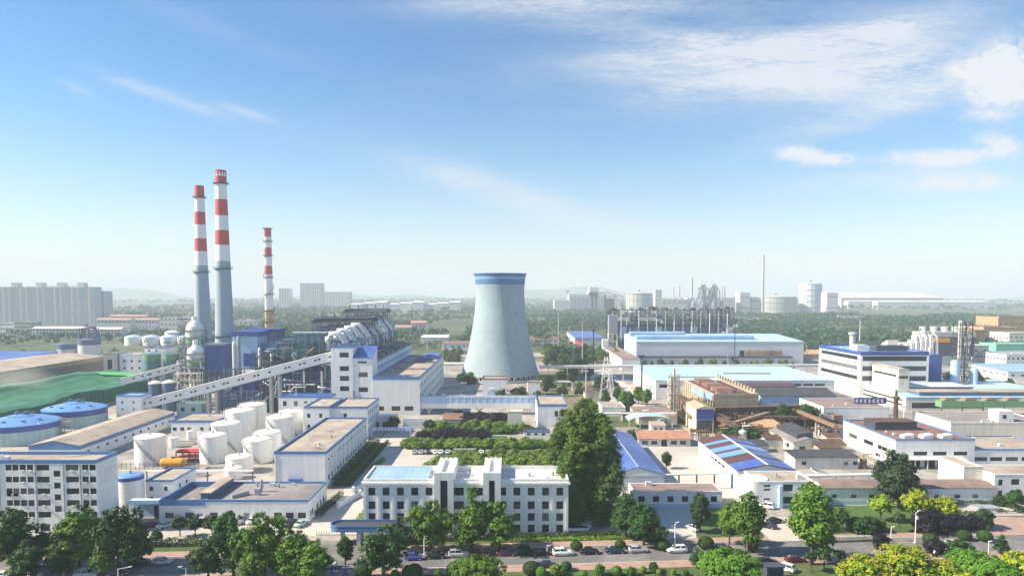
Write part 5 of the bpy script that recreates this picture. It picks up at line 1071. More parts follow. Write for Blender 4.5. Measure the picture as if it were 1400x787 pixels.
# dark roofs and sheds behind the old mill
b = bb(1040, 1143, 541, H=7, depth=24)
t = building('black_shed', 'wide shed with a dark charcoal roof right of the rust-stained mill', 'shed', b, 'sky_wall', 'dark_roof', 'gable_x', 2.6, over=.4)
b = bb(1020, 1090, 528, H=8.5, depth=40)
building('maroon_shed', 'shed with a maroon-brown roof between the old mill and pale blue warehouse', 'shed', b, 'concrete', 'maroon', 'mono', 2.5, over=.3)
m_ = MB(); x, y = G(1065, 557); m_.lathe([(2.6, 0), (2.6, 7), (.05, 8)], 0, 0, 18); m_.lathe([(2.2, 0), (2.2, 6), (.05, 7)], 6, 1, 18); tag(m_.build('rusty_tank', 'rust_light', None, (x, y, 0)), 'pair of joined rust-orange vessels under the dark charcoal shed roof', 'tank')
b = bb(1126, 1216, 556, H=7.5, depth=26)
t = building('mid_block', 'white block with sunlit window side and a blue banner with white characters along its roof', 'building', b, 'white', 'brown_roof', parapet=.2, wins=[('l', [3, 7, 11, 15, 19, 23], [5.2, 2.2], 1.6, 2.0, 2, 1)], clutter=4)
m_ = MB(); x0, x1 = b['W']*.62, b['W']*1.12; m_.box(x0, x1, 9, 9.3, 7.5, 10.4); m_.build('banner', 'royal', t)
m_ = MB()
for i in range(9):
    x = x0+.5+i*1.95
    if x+1.2 < x1: m_.box(x, x+1.2, 8.96, 8.99, 8.2, 8.5); m_.box(x+.45, x+.75, 8.955, 8.99, 8.0, 9.9); m_.box(x, x+1.2, 8.965, 8.99, 9.2, 9.5); m_.box(x+.05, x+.3, 8.97, 8.99, 8.5, 9.2)
m_.build('lettering', 'white_clean', t)
# small clutter of the old works: huts, drums, heaps, vessels
R = random.Random(21)
spots = [(1000, 598), (1015, 604), (1030, 602), (1045, 607), (1060, 612), (985, 606), (995, 615), (1128, 600), (1140, 606), (1120, 590), (1132, 596), (905, 580), (862, 577), (878, 578), (958, 604), (1150, 628), (1135, 625), (1180, 640), (940, 570), (912, 572)]
spl = ['by the narrow blue-fronted house', 'beside the orange-roofed store', 'below the rust conveyor bridge', 'against the cream workshop side wall', 'near the banded shed ridge', 'behind the red-roofed house', 'at the corner of the banded shed', 'right of the cream workshop', 'by the big factory side wall', 'under the thin rust pipe bridge', 'between workshop and factory', 'beside the vaulted canopy', 'behind the thick steam pipe', 'at the left end of the vaulted canopy', 'at the foot of the narrow cream house', 'right of the glossy black roof', 'on the edge of the glossy black roof', 'before the big factory corner', 'at the pipe tower foot', 'left of the pipe tower foot']
for i, (px, py) in enumerate(spots):
    x, y = G(px, py); m_ = MB(); k = i % 4; s = R.uniform(.7, 1.3)
    if k == 0: m_.box(-3*s, 3*s, 0, 4*s, 0, 2.6*s); m_.extr_x([(-.4, 2.6*s), (4*s+.4, 3.4*s), (4*s+.4, 3.6*s), (-.4, 2.8*s)], -3.3*s, 3.3*s, 1); tag(m_.build('lean_to', [R.choice(['cream', 'tan_wall', 'white_old']), R.choice(['rust', 'brown_roof', 'maroon'])], None, (x, y, 0)), 'small patched lean-to '+spl[i], 'shed')
    elif k == 1: m_.lathe([(1.4*s, 0), (1.4*s, 4*s), (.1, 4.8*s)], 0, 0, 14); m_.tube([(0, 0, 4*s), (0, 0, 6*s), (3, 0, 6*s)], .25, 6); tag(m_.build('vessel', R.choice(['rust_light', 'white_old', 'steel_grey']), None, (x, y, 0)), 'upright process vessel with a bent pipe '+spl[i], 'vessel')
    elif k == 2: lattice(m_, -3*s, 3*s, 0, 3*s, 0, 5*s, 2, 1, 2, .25); m_.tube([(-4, 1, 4*s), (4, 1, 4*s)], .4, 8, 1); m_.tube([(-4, 2, 4.4*s), (4, 2, 4.4*s)], .3, 8, 1); tag(m_.build('pipe_support', ['rust', 'rust_light'], None, (x, y, 0)), 'open rust-brown frame carrying pipes '+spl[i], 'frame')
    else: m_.lathe([(3.2*s, 0), (2.4*s, .9*s), (1.0*s, 1.9*s), (.05, 2.2*s)], 0, 0, 14); tag(m_.build('scrap_heap', R.choice(['rust', 'soil', 'steel_grey']), None, (x, y, 0)), 'low heap of dull material '+spl[i], 'heap')

R = random.Random(52)
for i, (px, py, w_, d_, h_, wm, rm, lab) in enumerate(((1012, 596, 9, 7, 3.2, 'cream', 'maroon', 'small cream hut with maroon roof left of the orange-roofed store'), (1040, 603, 8, 6, 2.8, 'white_old', 'rust', 'white hut with rusty roof in front of the orange-roofed store'), (1008, 612, 7, 6, 3, 'tan_wall', 'brown_roof', 'tan hut hard against the banded shed'), (1032, 618, 10, 5, 2.6, 'concrete', 'dark_roof', 'low dark-roofed lean-to below the cream workshop'), (1140, 596, 9, 6, 3.4, 'white_old', 'red_roofing', 'white hut with brown roof right of the thin rust pipe bridge'),
    (1142, 618, 8, 5, 2.8, 'cream_white', 'rust', 'cream hut with rusty roof right of the cream workshop'), (968, 584, 8, 6, 3.6, 'rust_light', 'rust', 'rust-coloured bin house in front of the old mill'), (1055, 575, 12, 6, 4, 'brown_roof', 'dark_roof', 'brown bin house under the long conveyor bridge'), (1100, 573, 10, 6, 4.2, 'white_old', 'maroon', 'pale shed with maroon roof at the end of the conveyor bridge'), (900, 590, 6, 5, 2.6, 'white', 'tan_roof', 'tiny white hut behind the red-tiled house'))):
    x, y = G(px, py); building('works_hut', lab, 'hut', dict(x0=x-w_/2, y0=y, W=w_, D=d_, H=h_), wm, rm, 'mono' if i % 2 else 'gable_x', .9, over=.3, wins=[('f', [w_*.3, w_*.7], [h_*.55], 1.1, .9)])
# ================================================================ warehouses and the mid distance, right
b = bb(896.5, 1141, 520, base=546, depth=70)
t = building('flat_warehouse', 'vast warehouse with a pale blue sheet roof and white side wall', 'warehouse', b, 'white', 'pale_blue_roof', 'mono', .6, over=.3, wins=[('f', [6.5], [7.5], 9, 1.9, 8, 1), ('l', [8, 30, 48, 60], [6], 5, .8, 4, 1), ('f', list(np.arange(58, 95, 6.5)), [8.2], 5.6, 1.2, 6, 1)], doors=[('l', 15, 4, 6, 'steel_dark'), ('l', 40, 3, 5, 'sky_wall')])
b = bb(870, 1099, 467, base=499.5, depth=60); WH = b
t = building('tall_warehouse', 'tall grey-white warehouse with rust streaks above a dark canopy line', 'warehouse', b, 'pale_panel', 'pale_blue_roof', 'mono', 3, over=.4)
m_ = MB(); k = b['W']/229; m_.box(0, (1083-870)*k, -2.2, -.02, ZY(488.5, b['y0']), ZY(486.5, b['y0'])); m_.build('canopy', 'steel_dark', t)
mat('rust_streak', (.52, .33, .18), .9, var=.35, scale=.2, streak=.6)
m_ = MB(); m_.box((1020-870)*k, (1070-870)*k, -.05, -.01, ZY(485.5, b['y0']), ZY(479, b['y0'])); m_.build('rust_stain', 'rust_streak', t)
m_ = MB(); m_.box((1011.5-870)*k, (1018-870)*k, -.06, -.01, ZY(486.5, b['y0']), ZY(479, b['y0'])); m_.build('opening', 'black', t)
for i, (p0, p1, dy) in enumerate(((862, 950, 40), (874, 1030, 12))):
    m_ = MB(); H = b['H']+dy*.05; x0, x1 = (p0-870)*k*1.05, (p1-870)*k*1.05; m_.extr_x([(dy, H), (dy+10, H+.5), (dy+10, H+3), (dy+5, H+4), (dy, H+3)], max(x0, 2), x1); m_.build('roof_monitor', 'sky_panel', t)
b = bb(850, 870, 494, base=506, depth=120); b['x0'] = XY(850, 494, b['y0'])
building('side_annex', 'long white annex with a row of small windows and brown roof beside the tall warehouse', 'building', dict(b, W=14, D=110, H=9), 'white', 'brown_roof', 'mono', .5, wins=[('l', row(20, 110), [6.2, 2.8], 1.8, 1.4, 2, 1)], over=.2)
b = bb(868, 918, 459, base=494, depth=8)
# bag-house: long row of steel bays
Yb = 668; x0, x1 = XY(834, 440, Yb), XY(1003, 440, Yb); zt = ZY(424, Yb); t = thing('filter_plant', 'long grey filter plant of steel bays and rooftop drums behind the tall warehouse', 'power plant', (x0, Yb, 0)); L_ = x1-x0
m_ = MB(); lattice(m_, 0, L_, 0, 26, 0, zt, 28, 3, 8, .6); m_.build('steel_frame', 'steel_dark', t)
m_ = MB(); m_.box(1, L_-1, 1, 25, 0, zt*.66); m_.build('cladding', 'steel_blue', t)
for k in range(14):
    xx = L_*(k+.5)/14; m_ = MB(); m_.box(xx-L_/34, xx+L_/34, -.4, 1, zt*.36, zt*.63); m_.build('casing', 'sky_wall' if k % 4 == 1 else 'steel_blue', t)
    m_ = MB(); m_.lathe([(1.8, zt), (1.8, zt+2.2), (.1, zt+2.8)], xx, 8, 10); m_.box(xx-3, xx+2.5, 2, 4, zt+.3, zt+1.6); m_.tube([(xx+2, 1, zt*.7), (xx+2, 1, zt+3)], .35, 6); m_.build('top_vessel', 'rust' if k % 3 == 0 else 'steel_grey', t)
    m_ = MB(); m_.tube([(xx-2, -.8, zt*.3), (xx-2, -.8, zt*.93)], .5, 7); m_.build('downpipe', 'steel_pale' if k % 2 else 'steel_grey', t)
R = random.Random(17)
for k in range(46):
    m_ = MB(); xx = R.uniform(0, L_); z = R.uniform(zt*.3, zt*.95); kk = k % 3
    if kk == 0: m_.box(xx, xx+R.uniform(2, 6), -1.2, .5, z, z+R.uniform(1.5, 4)); m_.build('equipment_box', R.choice(['steel_grey', 'cream_white', 'steel_dark', 'rust', 'steel_blue']), t)
    elif kk == 1: m_.tube([(xx, -1.3, z), (xx+R.uniform(-7, 7), -1.3, z), (xx, -1.3, z+R.uniform(3, 9))], .4, 6); m_.build('pipe', R.choice(['steel_pale', 'steel_grey', 'rust']), t)
    else: m_.box(xx-1.5, xx+2, 3, 6, zt, zt+R.uniform(1, 4)); m_.bar((xx, 2, zt), (xx, 2, zt+R.uniform(2, 5)), .3); m_.build('roof_equipment', R.choice(['steel_dark', 'rust', 'steel_grey']), t)
for z in (zt*.75, zt*.88): m_ = MB(); m_.box(0, L_, -1, 26, z-.2, z); railing(m_, [(0, -1, z), (L_, -1, z)], 1.2, 0, 3); m_.build('platform', 'steel_grey', t)
for xx in (L_*.06, L_*.24, L_*.33): m_ = MB(); m_.box(xx, xx+L_*.09, -.9, 2, zt*.76, zt*.85); m_.build('cream_casing', 'cream_white', t)
x = XY(840, 440, 640); m_ = MB(); tt = thing('hopper_tower', 'stubby tower with a cream side at the left end of the long filter plant', 'tower', (x-2, 640, 0)); z = ZY(431, 640)
m_.box(-3, 5, 0, 8, z*.55, z); m_.build('bin', 'steel_grey', tt); m_ = MB(); lattice(m_, -3, 5, 0, 8, 0, z*.55, 2, 2, 3, .5); m_.box(-9, -4, -3, 4, 0, z*.42, 1); m_.build('frame', ['cream_white', 'white'], tt)
# pipeline crossing the mid distance
a = G(737, 502.5, 9); c = G(1140, 500.5, 9); m_ = MB()
for dz in (0, 1.1): m_.tube([(a[0], a[1], 9+dz), (c[0], c[1], 9+dz)], .55, 8)
for k in range(16): x, y = a[0]+(c[0]-a[0])*(k+.5)/16, a[1]+(c[1]-a[1])*(k+.5)/16; m_.box(x-.3, x+.3, y-.3, y+.3, 0, 8.6); m_.box(x-.3, x+.3, y-1, y+1, 8.2, 8.5)
tag(m_.build('pipeline', 'pipe_white'), 'long straight elevated white pipeline crossing behind the pale blue warehouse', 'pipe')
a = G(738, 524, 4); m_ = MB(); x2 = XY(783, 524, a[1]); m_.tube([(a[0], a[1], 5), (x2-2, a[1], 5), (x2, a[1], 4), (x2, a[1], 0)], .8, 10)
for k in range(3): m_.box(a[0]+4+k*6, a[0]+4.5+k*6, a[1]-.2, a[1]+.2, 0, 4.3)
tag(m_.build('pipeline', 'pipe_white'), 'short fat white pipe with a bend by the cooling tower foot', 'pipe')
a = G(610, 497, 6); m_ = MB(); m_.tube([(a[0]-4, a[1], 6), (a[0]+16, a[1], 6)], 1.1, 8); m_.box(a[0], a[0]+.6, a[1]-.3, a[1]+.3, 0, 5.2); m_.box(a[0]+12, a[0]+12.6, a[1]-.3, a[1]+.3, 0, 5.2); tag(m_.build('pipeline', 'pipe_white'), 'stub of white pipe between turbine hall and cooling tower', 'pipe')
# white complex with ribbon windows
H_ = 26.0; b = bb(1176.8, 1270.5, 480.6, H=H_, depth=52); RB = b
rb = [ZY(q, b['y0']) for q in (490, 503.5, 517)]
t = building('ribbon_block', 'large white block with three dark ribbon windows and a bright blue rooftop edge', 'building', b, 'white_clean', 'sky_panel', fascia='royal', fh=2.0, parapet=.6, clutter=5, wins=[('f', [b['W']/2], rb, b['W']-2.5, 2.7, 16, 1), ('l', [26], rb, 46, 2.3, 20, 1)], rz=radians(0))
m_ = MB(); m_.box(2, 8, 8, 14, H_-.6, H_+3.2); m_.build('stair_house', 'steel_pale', t); m_ = MB(); m_.box(14, 32, 10, 18, H_-.6, H_+2.6); m_.build('roof_plant', 'steel_dark', t); m_ = MB(); m_.lathe([(1.6, H_-.6), (1.6, H_+7.5), (2.4, H_+8), (2.4, H_+9), (.05, H_+9.4)], 10, 30, 14); m_.build('roof_stack', 'concrete', t)
b = bb(1236, 1480, 542, base=561, depth=68); b['H'] = 6.6; PO = b
t = building('podium_hall', 'long low hall with pale blue roof and a sunlit side with two window strips', 'building', dict(b, x0=b['x0']+1), 'cream_white', 'pale_blue_roof', 'mono', .5, fascia='sky_wall', fh=1.2, wins=[('l', [34], [4.7, 2.4], 62, 1.0, 24, 1), ('f', [21], [2.6], 36, 2.9, 20, 1)], over=.2)
for (x0, x1, y0, y1, z, m) in ((4, 44, 16, 34, 9.6, 'steel_blue'), (9, 80, 4, 14, 8.6, 'tan_roof')): m_ = MB(); m_.box(x0, x1, y0, y1, 6.8, z); m_.box(x0-.4, x1+.4, y0-.4, y1+.4, z, z+.35, 1); m_.build('roof_monitor', ['steel_blue', m if m != 'steel_blue' else 'pale_panel'], t)
b2 = bb(1228.5, 1243.5, 505, H=19, depth=26); 
building('lift_block', 'sunlit cream-white block with ribbon windows in front of the large ribbon-window block', 'building', b2, 'cream_white', 'tan_roof', 'gable_y', .8, wins=[('l', [13], [15.5], 22, 1.2, 9, 1), ('f', [b2['W']/2], [15.0], b2['W']*.85, 1.4, 5, 1)], over=.2)
Yv = b2['y0']+45; x0, x1 = XY(1271.5, 490, Yv), XY(1288, 490, Yv); m_ = MB(); m_.box(x0, x1, Yv, Yv+9, 0, ZY(485, Yv)); m_.box(x0+.5, x1-.5, Yv-.2, Yv, 2, ZY(487, Yv), 1); m_.box(x0+1, x0+3, Yv+2, Yv+4, ZY(485, Yv), ZY(485, Yv)+4, 2)
tag(m_.build('blue_silo_house', ['royal', 'royal_roof', 'white_old']), 'plain royal blue tower block against the ribbon-window block', 'building')
Yt = 395; x = XY(1320, 480, Yt); z = ZY(441, Yt); t = thing('distillation_tower', 'tall dark lattice tower wrapped in pipes and platforms', 'tower', (x, Yt, 0))
m_ = MB(); lattice(m_, -3.6, 3.6, 0, 6, 0, z, 2, 1, 12, .35); m_.build('steel_frame', 'steel_dark', t)
m_ = MB(); m_.tube([(-1.3, 3, 0), (-1.3, 3, z+1)], 1.1, 12); m_.tube([(2, 3, 0), (2, 3, z-4)], .9, 12); m_.build('column', 'cream_white', t)
m_ = MB(); R = random.Random(6)
for k in range(12): a = R.uniform(3, z-6); xx = R.uniform(-4, 4); m_.tube([(xx, -.3, a), (xx, -.3, a+R.uniform(3, 8)), (xx+R.uniform(-2, 2), 1, a+8)], .22, 6)
m_.build('pipework', 'cream_white', t)
for k in range(10): m_ = MB(); zz_ = z*(k+1)/10.3; m_.box(-4.3, 4.3, -.7, 1, zz_, zz_+.2); railing(m_, [(-4.3, -.7, zz_), (4.3, -.7, zz_)], 1.1); m_.build('platform', 'steel_dark', t)
for k, (px, pt, hw, lab) in enumerate(((1306, 494, 5.5, 'taller light blue cylinder left of the lattice tower'), (1332, 505, 4.5, 'shorter light blue cylinder right of the lattice tower'))):
    Y = Yt-4; r = hw*Y/F; zz_ = ZY(pt, Y); t = thing('process_silo', lab, 'silo', (XY(px, pt, Y), Y, 0)); m_ = MB(); m_.lathe([(r, 0), (r, zz_), (r*.7, zz_+.8), (.05, zz_+1)], n=20); m_.build('shell', 'sky_wall', t); m_ = MB(); railing(m_, ring_pts(0, 0, r, zz_, 10), 1.1); m_.tube([(r+.3, 0, 0), (r+.3, 0, zz_)], .15, 6); m_.build('railing', 'steel_grey', t)
# buildings behind: coolers, white pipes, orange blocks
Y = 560; x0, x1 = XY(1262, 460, Y), XY(1316, 460, Y); t = thing('cooling_cells', 'row of four white fan stacks on a dark slatted cooler building', 'cooler', (x0, Y, 0)); L_ = x1-x0; z0, z1 = ZY(457, Y), ZY(452, Y)
m_ = MB(); m_.box(0, L_+10, 0, 14, 8, z0-2); m_.box(-.5, L_+10.5, -.5, 14.5, z0-2, z1-1, 1); m_.box(1, L_+9, 1, 13, 0, 8, 2); m_.build('housing', ['steel_dark', 'concrete', 'white_old'], t)
for k in range(4): m_ = MB(); m_.lathe([(2.6, z1-1), (2.3, z1+1), (2.7, z1+3), (2.4, z1+3), (2.1, z1)], L_*(k+.4)/3.6, 7, 20); m_.build('fan_stack', 'white_clean', t)
t = thing('dust_collector', 'cluster of white ducts, elbows and hoppers behind the ribbon-window block', 'pipework', (XY(1215, 470, 500), 500, 0)); z = ZY(463, 500)
m_ = MB(); m_.extr_x([(0, 8), (10, 8), (10, z-4), (2, z-1)], 0, 8); m_.box(8, 26, 0, 8, 6, z-3); m_.build('casing', 'cream_white', t)
for k in range(6): m_ = MB(); xx = 12+k*3.4; m_.tube([(xx, -1, 4), (xx, -1, z-4+k), (xx+2, -1, z-1+k), (xx+5, -1, z-3+k), (xx+6, -1, 6)], 1.1-.1*(k % 2), 9); m_.build('elbow_duct', 'pipe_white', t)
m_ = MB(); xx = XY(1258, 450, 500)-t.location[0]; m_.tube([(xx-3, 0, 8), (xx-4, 0, z+2), (xx, 0, z+6), (xx+6, 0, z-2), (xx+6, 0, 6)], 1.9, 12); m_.build('main_duct', 'pipe_white', t)
m_ = MB(); m_.box(XY(1267, 464, 540)-t.location[0], XY(1288, 464, 540)-t.location[0], 30, 31, ZY(466, 530)-1, ZY(462, 530)); m_.build('orange_beam', 'orange_paint', t)
def blockset(specs):
    for (pl, pr, pt, pb, dep, H, wm, rm, lab, wn, kind) in specs:
        b = bb(pl, pr, pt, base=pb, depth=dep) if H is None else bb(pl, pr, pt, H=H, depth=dep)
        wins = [('f', row(max(2, int(b['W']/wn)), b['W']), [b['H']*q for q in ((.72, .35) if b['H'] > 7 else (.6,))], min(2.2, wn*.5), min(1.6, b['H']*.18), 2, 1)] if wn else []
        if wn: wins.append(('l', row(max(2, int(b['D']/wn)), b['D']), [b['H']*.65], min(2.2, wn*.5), min(1.6, b['H']*.18), 2, 1))
        building('works_building', lab, 'building', b, wm, rm, kind, 1.5, wins=wins)
blockset([
    (1376, 1460, 484.5, None, 34, 11, 'white', 'steel_grey', 'white factory with square windows and sunlit side right of the lattice tower', 3.6, 'flat'),
    (1362, 1440, 470, None, 22, 14, 'green_box', 'green_box', 'mint green corrugated shed on top of the skyline right of the lattice tower', 0, 'flat'),
    (1345, 1390, 447, None, 40, 20, 'ochre', 'rust', 'low ochre block with chimney haze behind the lattice tower', 6, 'flat'),
    (1333, 1347, 451, None, 30, 19, 'rust_light', 'rust', 'small rust-brown block just right of the lattice tower top', 0, 'flat'),
    (1365, 1460, 433, None, 40, 31, 'ochre', 'rust', 'tallest ochre building at the far right skyline', 6, 'flat'),
    (1380, 1460, 455, None, 30, 17, 'cream_white', 'tan_roof', 'cream building with two window rows in front of the tallest ochre one', 5, 'flat'),
    (1285, 1352, 472, None, 20, 15, 'concrete', 'steel_grey', 'grey concrete hall behind the lattice tower foot', 6, 'flat'),
    (1378, 1460, 508, None, 40, 6, 'white', 'sky_panel', 'low white workshop with blue roof stripe right of the small trees', 6, 'mono'),
    (1100, 1142, 484, None, 30, 5, 'tan_wall', 'orange_roof', 'low rust-orange yard store between warehouse and ribbon-window block', 0, 'mono'),
    (724, 762, 463.5, None, 22, 8, 'white', 'red_roofing', 'white shed with patchy red roof just right of the cooling tower', 5, 'mono'),
    (718, 745, 487, None, 16, 5, 'cream', 'tan_roof', 'small tan hut hard against the right flank of the cooling tower', 0, 'mono'),
    (575, 612, 461, None, 24, 8, 'white', 'white_old', 'low white shed with pale roof beyond the turbine hall', 0, 'mono'),
    (604, 648, 470, None, 22, 7, 'white', 'red_roofing', 'white row of sheds behind the left flank of the cooling tower', 6, 'mono'),
    (617, 632, 487, None, 12, 6, 'cream', 'tan_wall', 'tiny yellow hut left of the cooling tower flank', 0, 'flat'),
    (786, 826, 462, None, 120, 7, 'pale_panel', 'royal_roof', 'long blue-roofed shed with a red side strip beyond the light masts', 0, 'mono')])
x, y = G(790, 470); m_ = MB(); x2, y2 = G(815, 488, 4); x1, y1 = G(786, 462, 7)
m_.add([(x1, y1, 2), (x2, y2, 2), (x2, y2, 6.4), (x1, y1, 6.4)], [(0, 1, 2, 3)]); m_.add([(x1-.3, y1, 2), (x2-.3, y2, 2), (x2-.3, y2, 6.4), (x1-.3, y1, 6.4)], [(0, 1, 2, 3)]); m_.add([(x1, y1, 6.4), (x2, y2, 6.4), (x2-.3, y2, 6.4), (x1-.3, y1, 6.4)], [(0, 1, 2, 3)])
tag(m_.build('red_hoarding', 'red_paint'), 'red hoarding along the side of the long blue-roofed shed', 'hoarding')
# poles and masts
def mast(px, pyt, pyb, r, m, lab, kind, name='light_mast'):
    x, y = G(px, pyb); z = ZY(pyt, y); t = thing(name, lab, 'pole', (x, y, 0)); m_ = MB(); m_.tube([(0, 0, 0), (0, 0, z)], [r*1.3, r*.7], 8); m_.build('pole', m, t)
    m_ = MB()
    if kind == 'cross':
        for k in range(4): zz_ = z*(.55+.12*k); m_.box(-2.6+k*.3, 2.6-k*.3, -.2, .2, zz_, zz_+.35)
        m_.build('crossarm', m, t)
    elif kind == 'cap': m_.box(-1.6, 1.6, -.5, .5, z, z+1.0); m_.build('pole_head', m, t)
    elif kind == 'lamp':
        m_.box(-1.2, 1.2, -.4, .4, z-.3, z+.3); m_.build('lamp_head', m, t)
mast(763, 428, 492, .25, 'steel_pale', 'tallest thin floodlight mast just right of the cooling tower', 'lamp'); mast(784, 475, 516, .3, 'steel_grey', 'short grey mast beside the elevated pipeline and dark trees', 'lamp'); mast(796, 440, 510, .22, 'steel_pale', 'thin pale mast second in line from the cooling tower', 'lamp'); mast(778, 447, 480, .2, 'steel_pale', 'faint slim mast in the trees right of the cooling tower', 'lamp')
mast(811, 452, 512, .5, 'steel_dark', 'dark thick pole by the red hoarding', 'cap', 'dark_pole'); mast(877, 488, 549, .5, 'steel_dark', 'dark thick pole standing before the pale blue warehouse', 'cap', 'dark_pole'); mast(1004, 438, 500, .4, 'steel_dark', 'dark pole in front of the tall warehouse', 'lamp', 'dark_pole'); mast(995, 475, 502, .25, 'steel_grey', 'short thin pole among the shrubs of the tall warehouse', 'lamp', 'dark_pole')
mast(1175, 437, 476, .45, 'pipe_white', 'white power pole with crossarms behind the ribbon-window block', 'cross', 'power_pole'); mast(801, 507, 546, .2, 'steel_pale', 'thin lamp pole in the green plot left of the lattice pylon', 'lamp'); mast(584, 439, 480, .25, 'steel_pale', 'thin mast rising behind the turbine hall', 'lamp'); mast(1235, 556, 585, .25, 'pipe_white', 'white pole on the roof edge left of the dark rust stack', 'lamp')
def pylon(px, pt, pb, w, m, lab, name='lattice_pylon'):
    x, y = G(px, pb); z = ZY(pt, y); m_ = MB(); n = 8
    for k in range(n):
        w0, w1 = w*(1-.8*k/n), w*(1-.8*(k+1)/n); z0, z1 = z*k/n, z*(k+1)/n
        for sx in (-1, 1):
            for sy in (-1, 1): m_.bar((sx*w0, sy*w0, z0), (sx*w1, sy*w1, z1), .13)
            m_.bar((sx*w0, -w0, z0), (-sx*w1, -w1, z1), .09); m_.bar((sx*w0, -w0, z0), (sx*w1, w1, z1), .09)
    for k in (.6, .75, .9): m_.bar((-w*1.4, 0, z*k), (w*1.4, 0, z*k), .15)
    tag(m_.build(name, m, None, (x, y, 0)), lab, 'pylon')
pylon(828, 487, 547, 3.2, 'steel_pale', 'pale lattice pylon in the green plot before the small huts'); pylon(834, 505, 540, 2.4, 'steel_pale', 'shorter lattice pylon right of the taller one in the green plot')
x, y = G(1234.5, 590); m_ = MB(); m_.lathe([(1.1, 0), (.9, 13), (1.5, 13.2), (1.5, 14), (.5, 14.6), (.5, 17)], 0, 0, 12); tag(m_.build('rust_stack', 'rust', None, (x, y+6, 0)), 'short dark rust stack between podium hall and big factory', 'stack')
# parking canopies and small dark sheds by the green plot
for k, (px, py, w_, lab) in enumerate(((812, 545, 10, 'maroon-roofed hut in the green plot left of the pylon'), (838, 540, 12, 'long maroon-roofed hut behind the pylon in the green plot'))):
    x, y = G(px, py); building('maroon_hut', lab, 'hut', dict(x0=x-w_/2, y0=y, W=w_, D=20, H=3.4), 'cream', 'maroon', 'gable_y', 1.6, over=.3)
# ================================================================ far background
def far_block(name, label, cat, pl, pr, pt, Y, dep, wm='far_wall', rm='far_wall', kind='flat', ridge=3, rows=0, cols=0, ww=2.6, wh=1.8, group=None):
    x0, x1 = XY(pl, pt, Y), XY(pr, pt, Y); H = ZY(pt, Y); b = dict(x0=x0, y0=Y, W=x1-x0, D=dep, H=H)
    wins = [('f', row(cols, b['W']), [H*(r+.6)/rows for r in range(rows)], ww, wh, 2, 1)] if rows else []
    return building(name, label, cat, b, wm, rm, kind, ridge, wins=wins, group=group, over=.6)
mat('far_glass', (.34, .37, .42), .5); Y = 1275; x0, x1 = XY(-60, 388, Y), XY(128, 388, Y)
t = thing('apartment_block', 'long hazy slab of high-rise flats with square roof boxes at the left horizon', 'apartments', (x0, Y, 0)); L_ = x1-x0; H = ZY(392, Y)
m_ = MB(); wins = []
for i in range(24):
    xx = L_*i/24; m_.box(xx+.0, xx+L_/24-.01, (i % 3 == 1)*.35, 24, 0, H-(i % 5 == 0)*2)
m_.build('wall', 'far_wall', t)
m_ = MB()
for i in range(24):
    xx = L_*i/24; y = (i % 3 == 1)*.35
    for r in range(24): m_.box(xx+2.2, xx+L_/24-2.2, y-.25, y-.02, 2+r*2.95, 3.7+r*2.95)
m_.build('window_grid', 'far_glass', t)['kind'] = 'stuff'
for px in (18, 52, 81, 109): m_ = MB(); xx = XY(px, 388, Y)-x0; m_.box(xx-6, xx+6, 3, 15, H-4, ZY(387, Y)+1); m_.build('roof_box', 'far_wall', t)
far_block('apartment_block', 'narrower hazy block of flats stepping down at the right end of the long slab', 'apartments', 128, 141, 398, 1300, 30, rows=18, cols=6)
far_block('apartment_block', 'paired grey high-rise faint in the haze right of the slender banded chimney', 'apartments', 410, 439, 387, 2500, 40, rows=20, cols=9, ww=4)
far_block('apartment_block', 'single faint high-rise just right of the slender banded chimney', 'apartments', 381, 395, 394, 2500, 40, rows=18, cols=4, ww=4)
far_block('apartment_block', 'lower faint block beside the paired grey high-rise', 'apartments', 441, 478, 399, 2700, 40, rows=10, cols=9, ww=4)
for i, (pl, pr, pt, Y, dep, wm, rm, rows, cols, lab) in enumerate((
    (0, 18, 441, 960, 14, 'white', 'concrete', 3, 5, 'white office with blue windows at the left picture edge under the flats'), (19, 42, 440, 950, 22, 'concrete', 'concrete', 4, 6, 'grey block in shade next to the white office under the flats'),
    (44, 112, 449, 900, 13, 'white_old', 'far_pink', 3, 15, 'long pale three-storey row of flats below the high-rise slab'), (114, 165, 450, 905, 13, 'white_old', 'far_pink', 3, 11, 'shorter pale three-storey row ending near the white tanks'),
    (132, 178, 437, 1080, 14, 'far_wall', 'far_red', 2, 9, 'red-roofed low row nearest the high-rise slab'), (180, 216, 437, 1100, 14, 'far_wall', 'far_red', 2, 8, 'second red-roofed low row behind the white tanks'), (150, 200, 432, 1250, 14, 'far_pink', 'far_red', 2, 9, 'farther red-roofed row on the left plain'),
    (218, 262, 434, 1050, 20, 'far_wall', 'far_wall', 3, 8, 'pale office with ribbon windows left of the chimneys'), (320, 352, 438, 1050, 16, 'far_wall', 'far_wall', 2, 5, 'pale low building seen between chimneys and blue boiler house'), (562, 582, 441, 1000, 12, 'far_pink', 'far_red', 1, 4, 'small red-roofed house left of the cooling tower at the wood edge'),
    (540, 562, 447, 980, 12, 'far_wall', 'far_red', 1, 4, 'pale house with reddish roof beyond the flue ducts'), (1020, 1060, 436, 1350, 12, 'white', 'white', 1, 6, 'small white building among woods below the wide gas tank'), (1147, 1180, 432, 1450, 10, 'white_old', 'far_pink', 1, 6, 'small pale building in the woods right of the gas holder'))):
    far_block('distant_building', lab, 'building', pl, pr, pt, Y, dep, wm, rm, 'gable_x' if 'red' in lab or 'row' in lab else 'flat', 2.5, rows, cols)
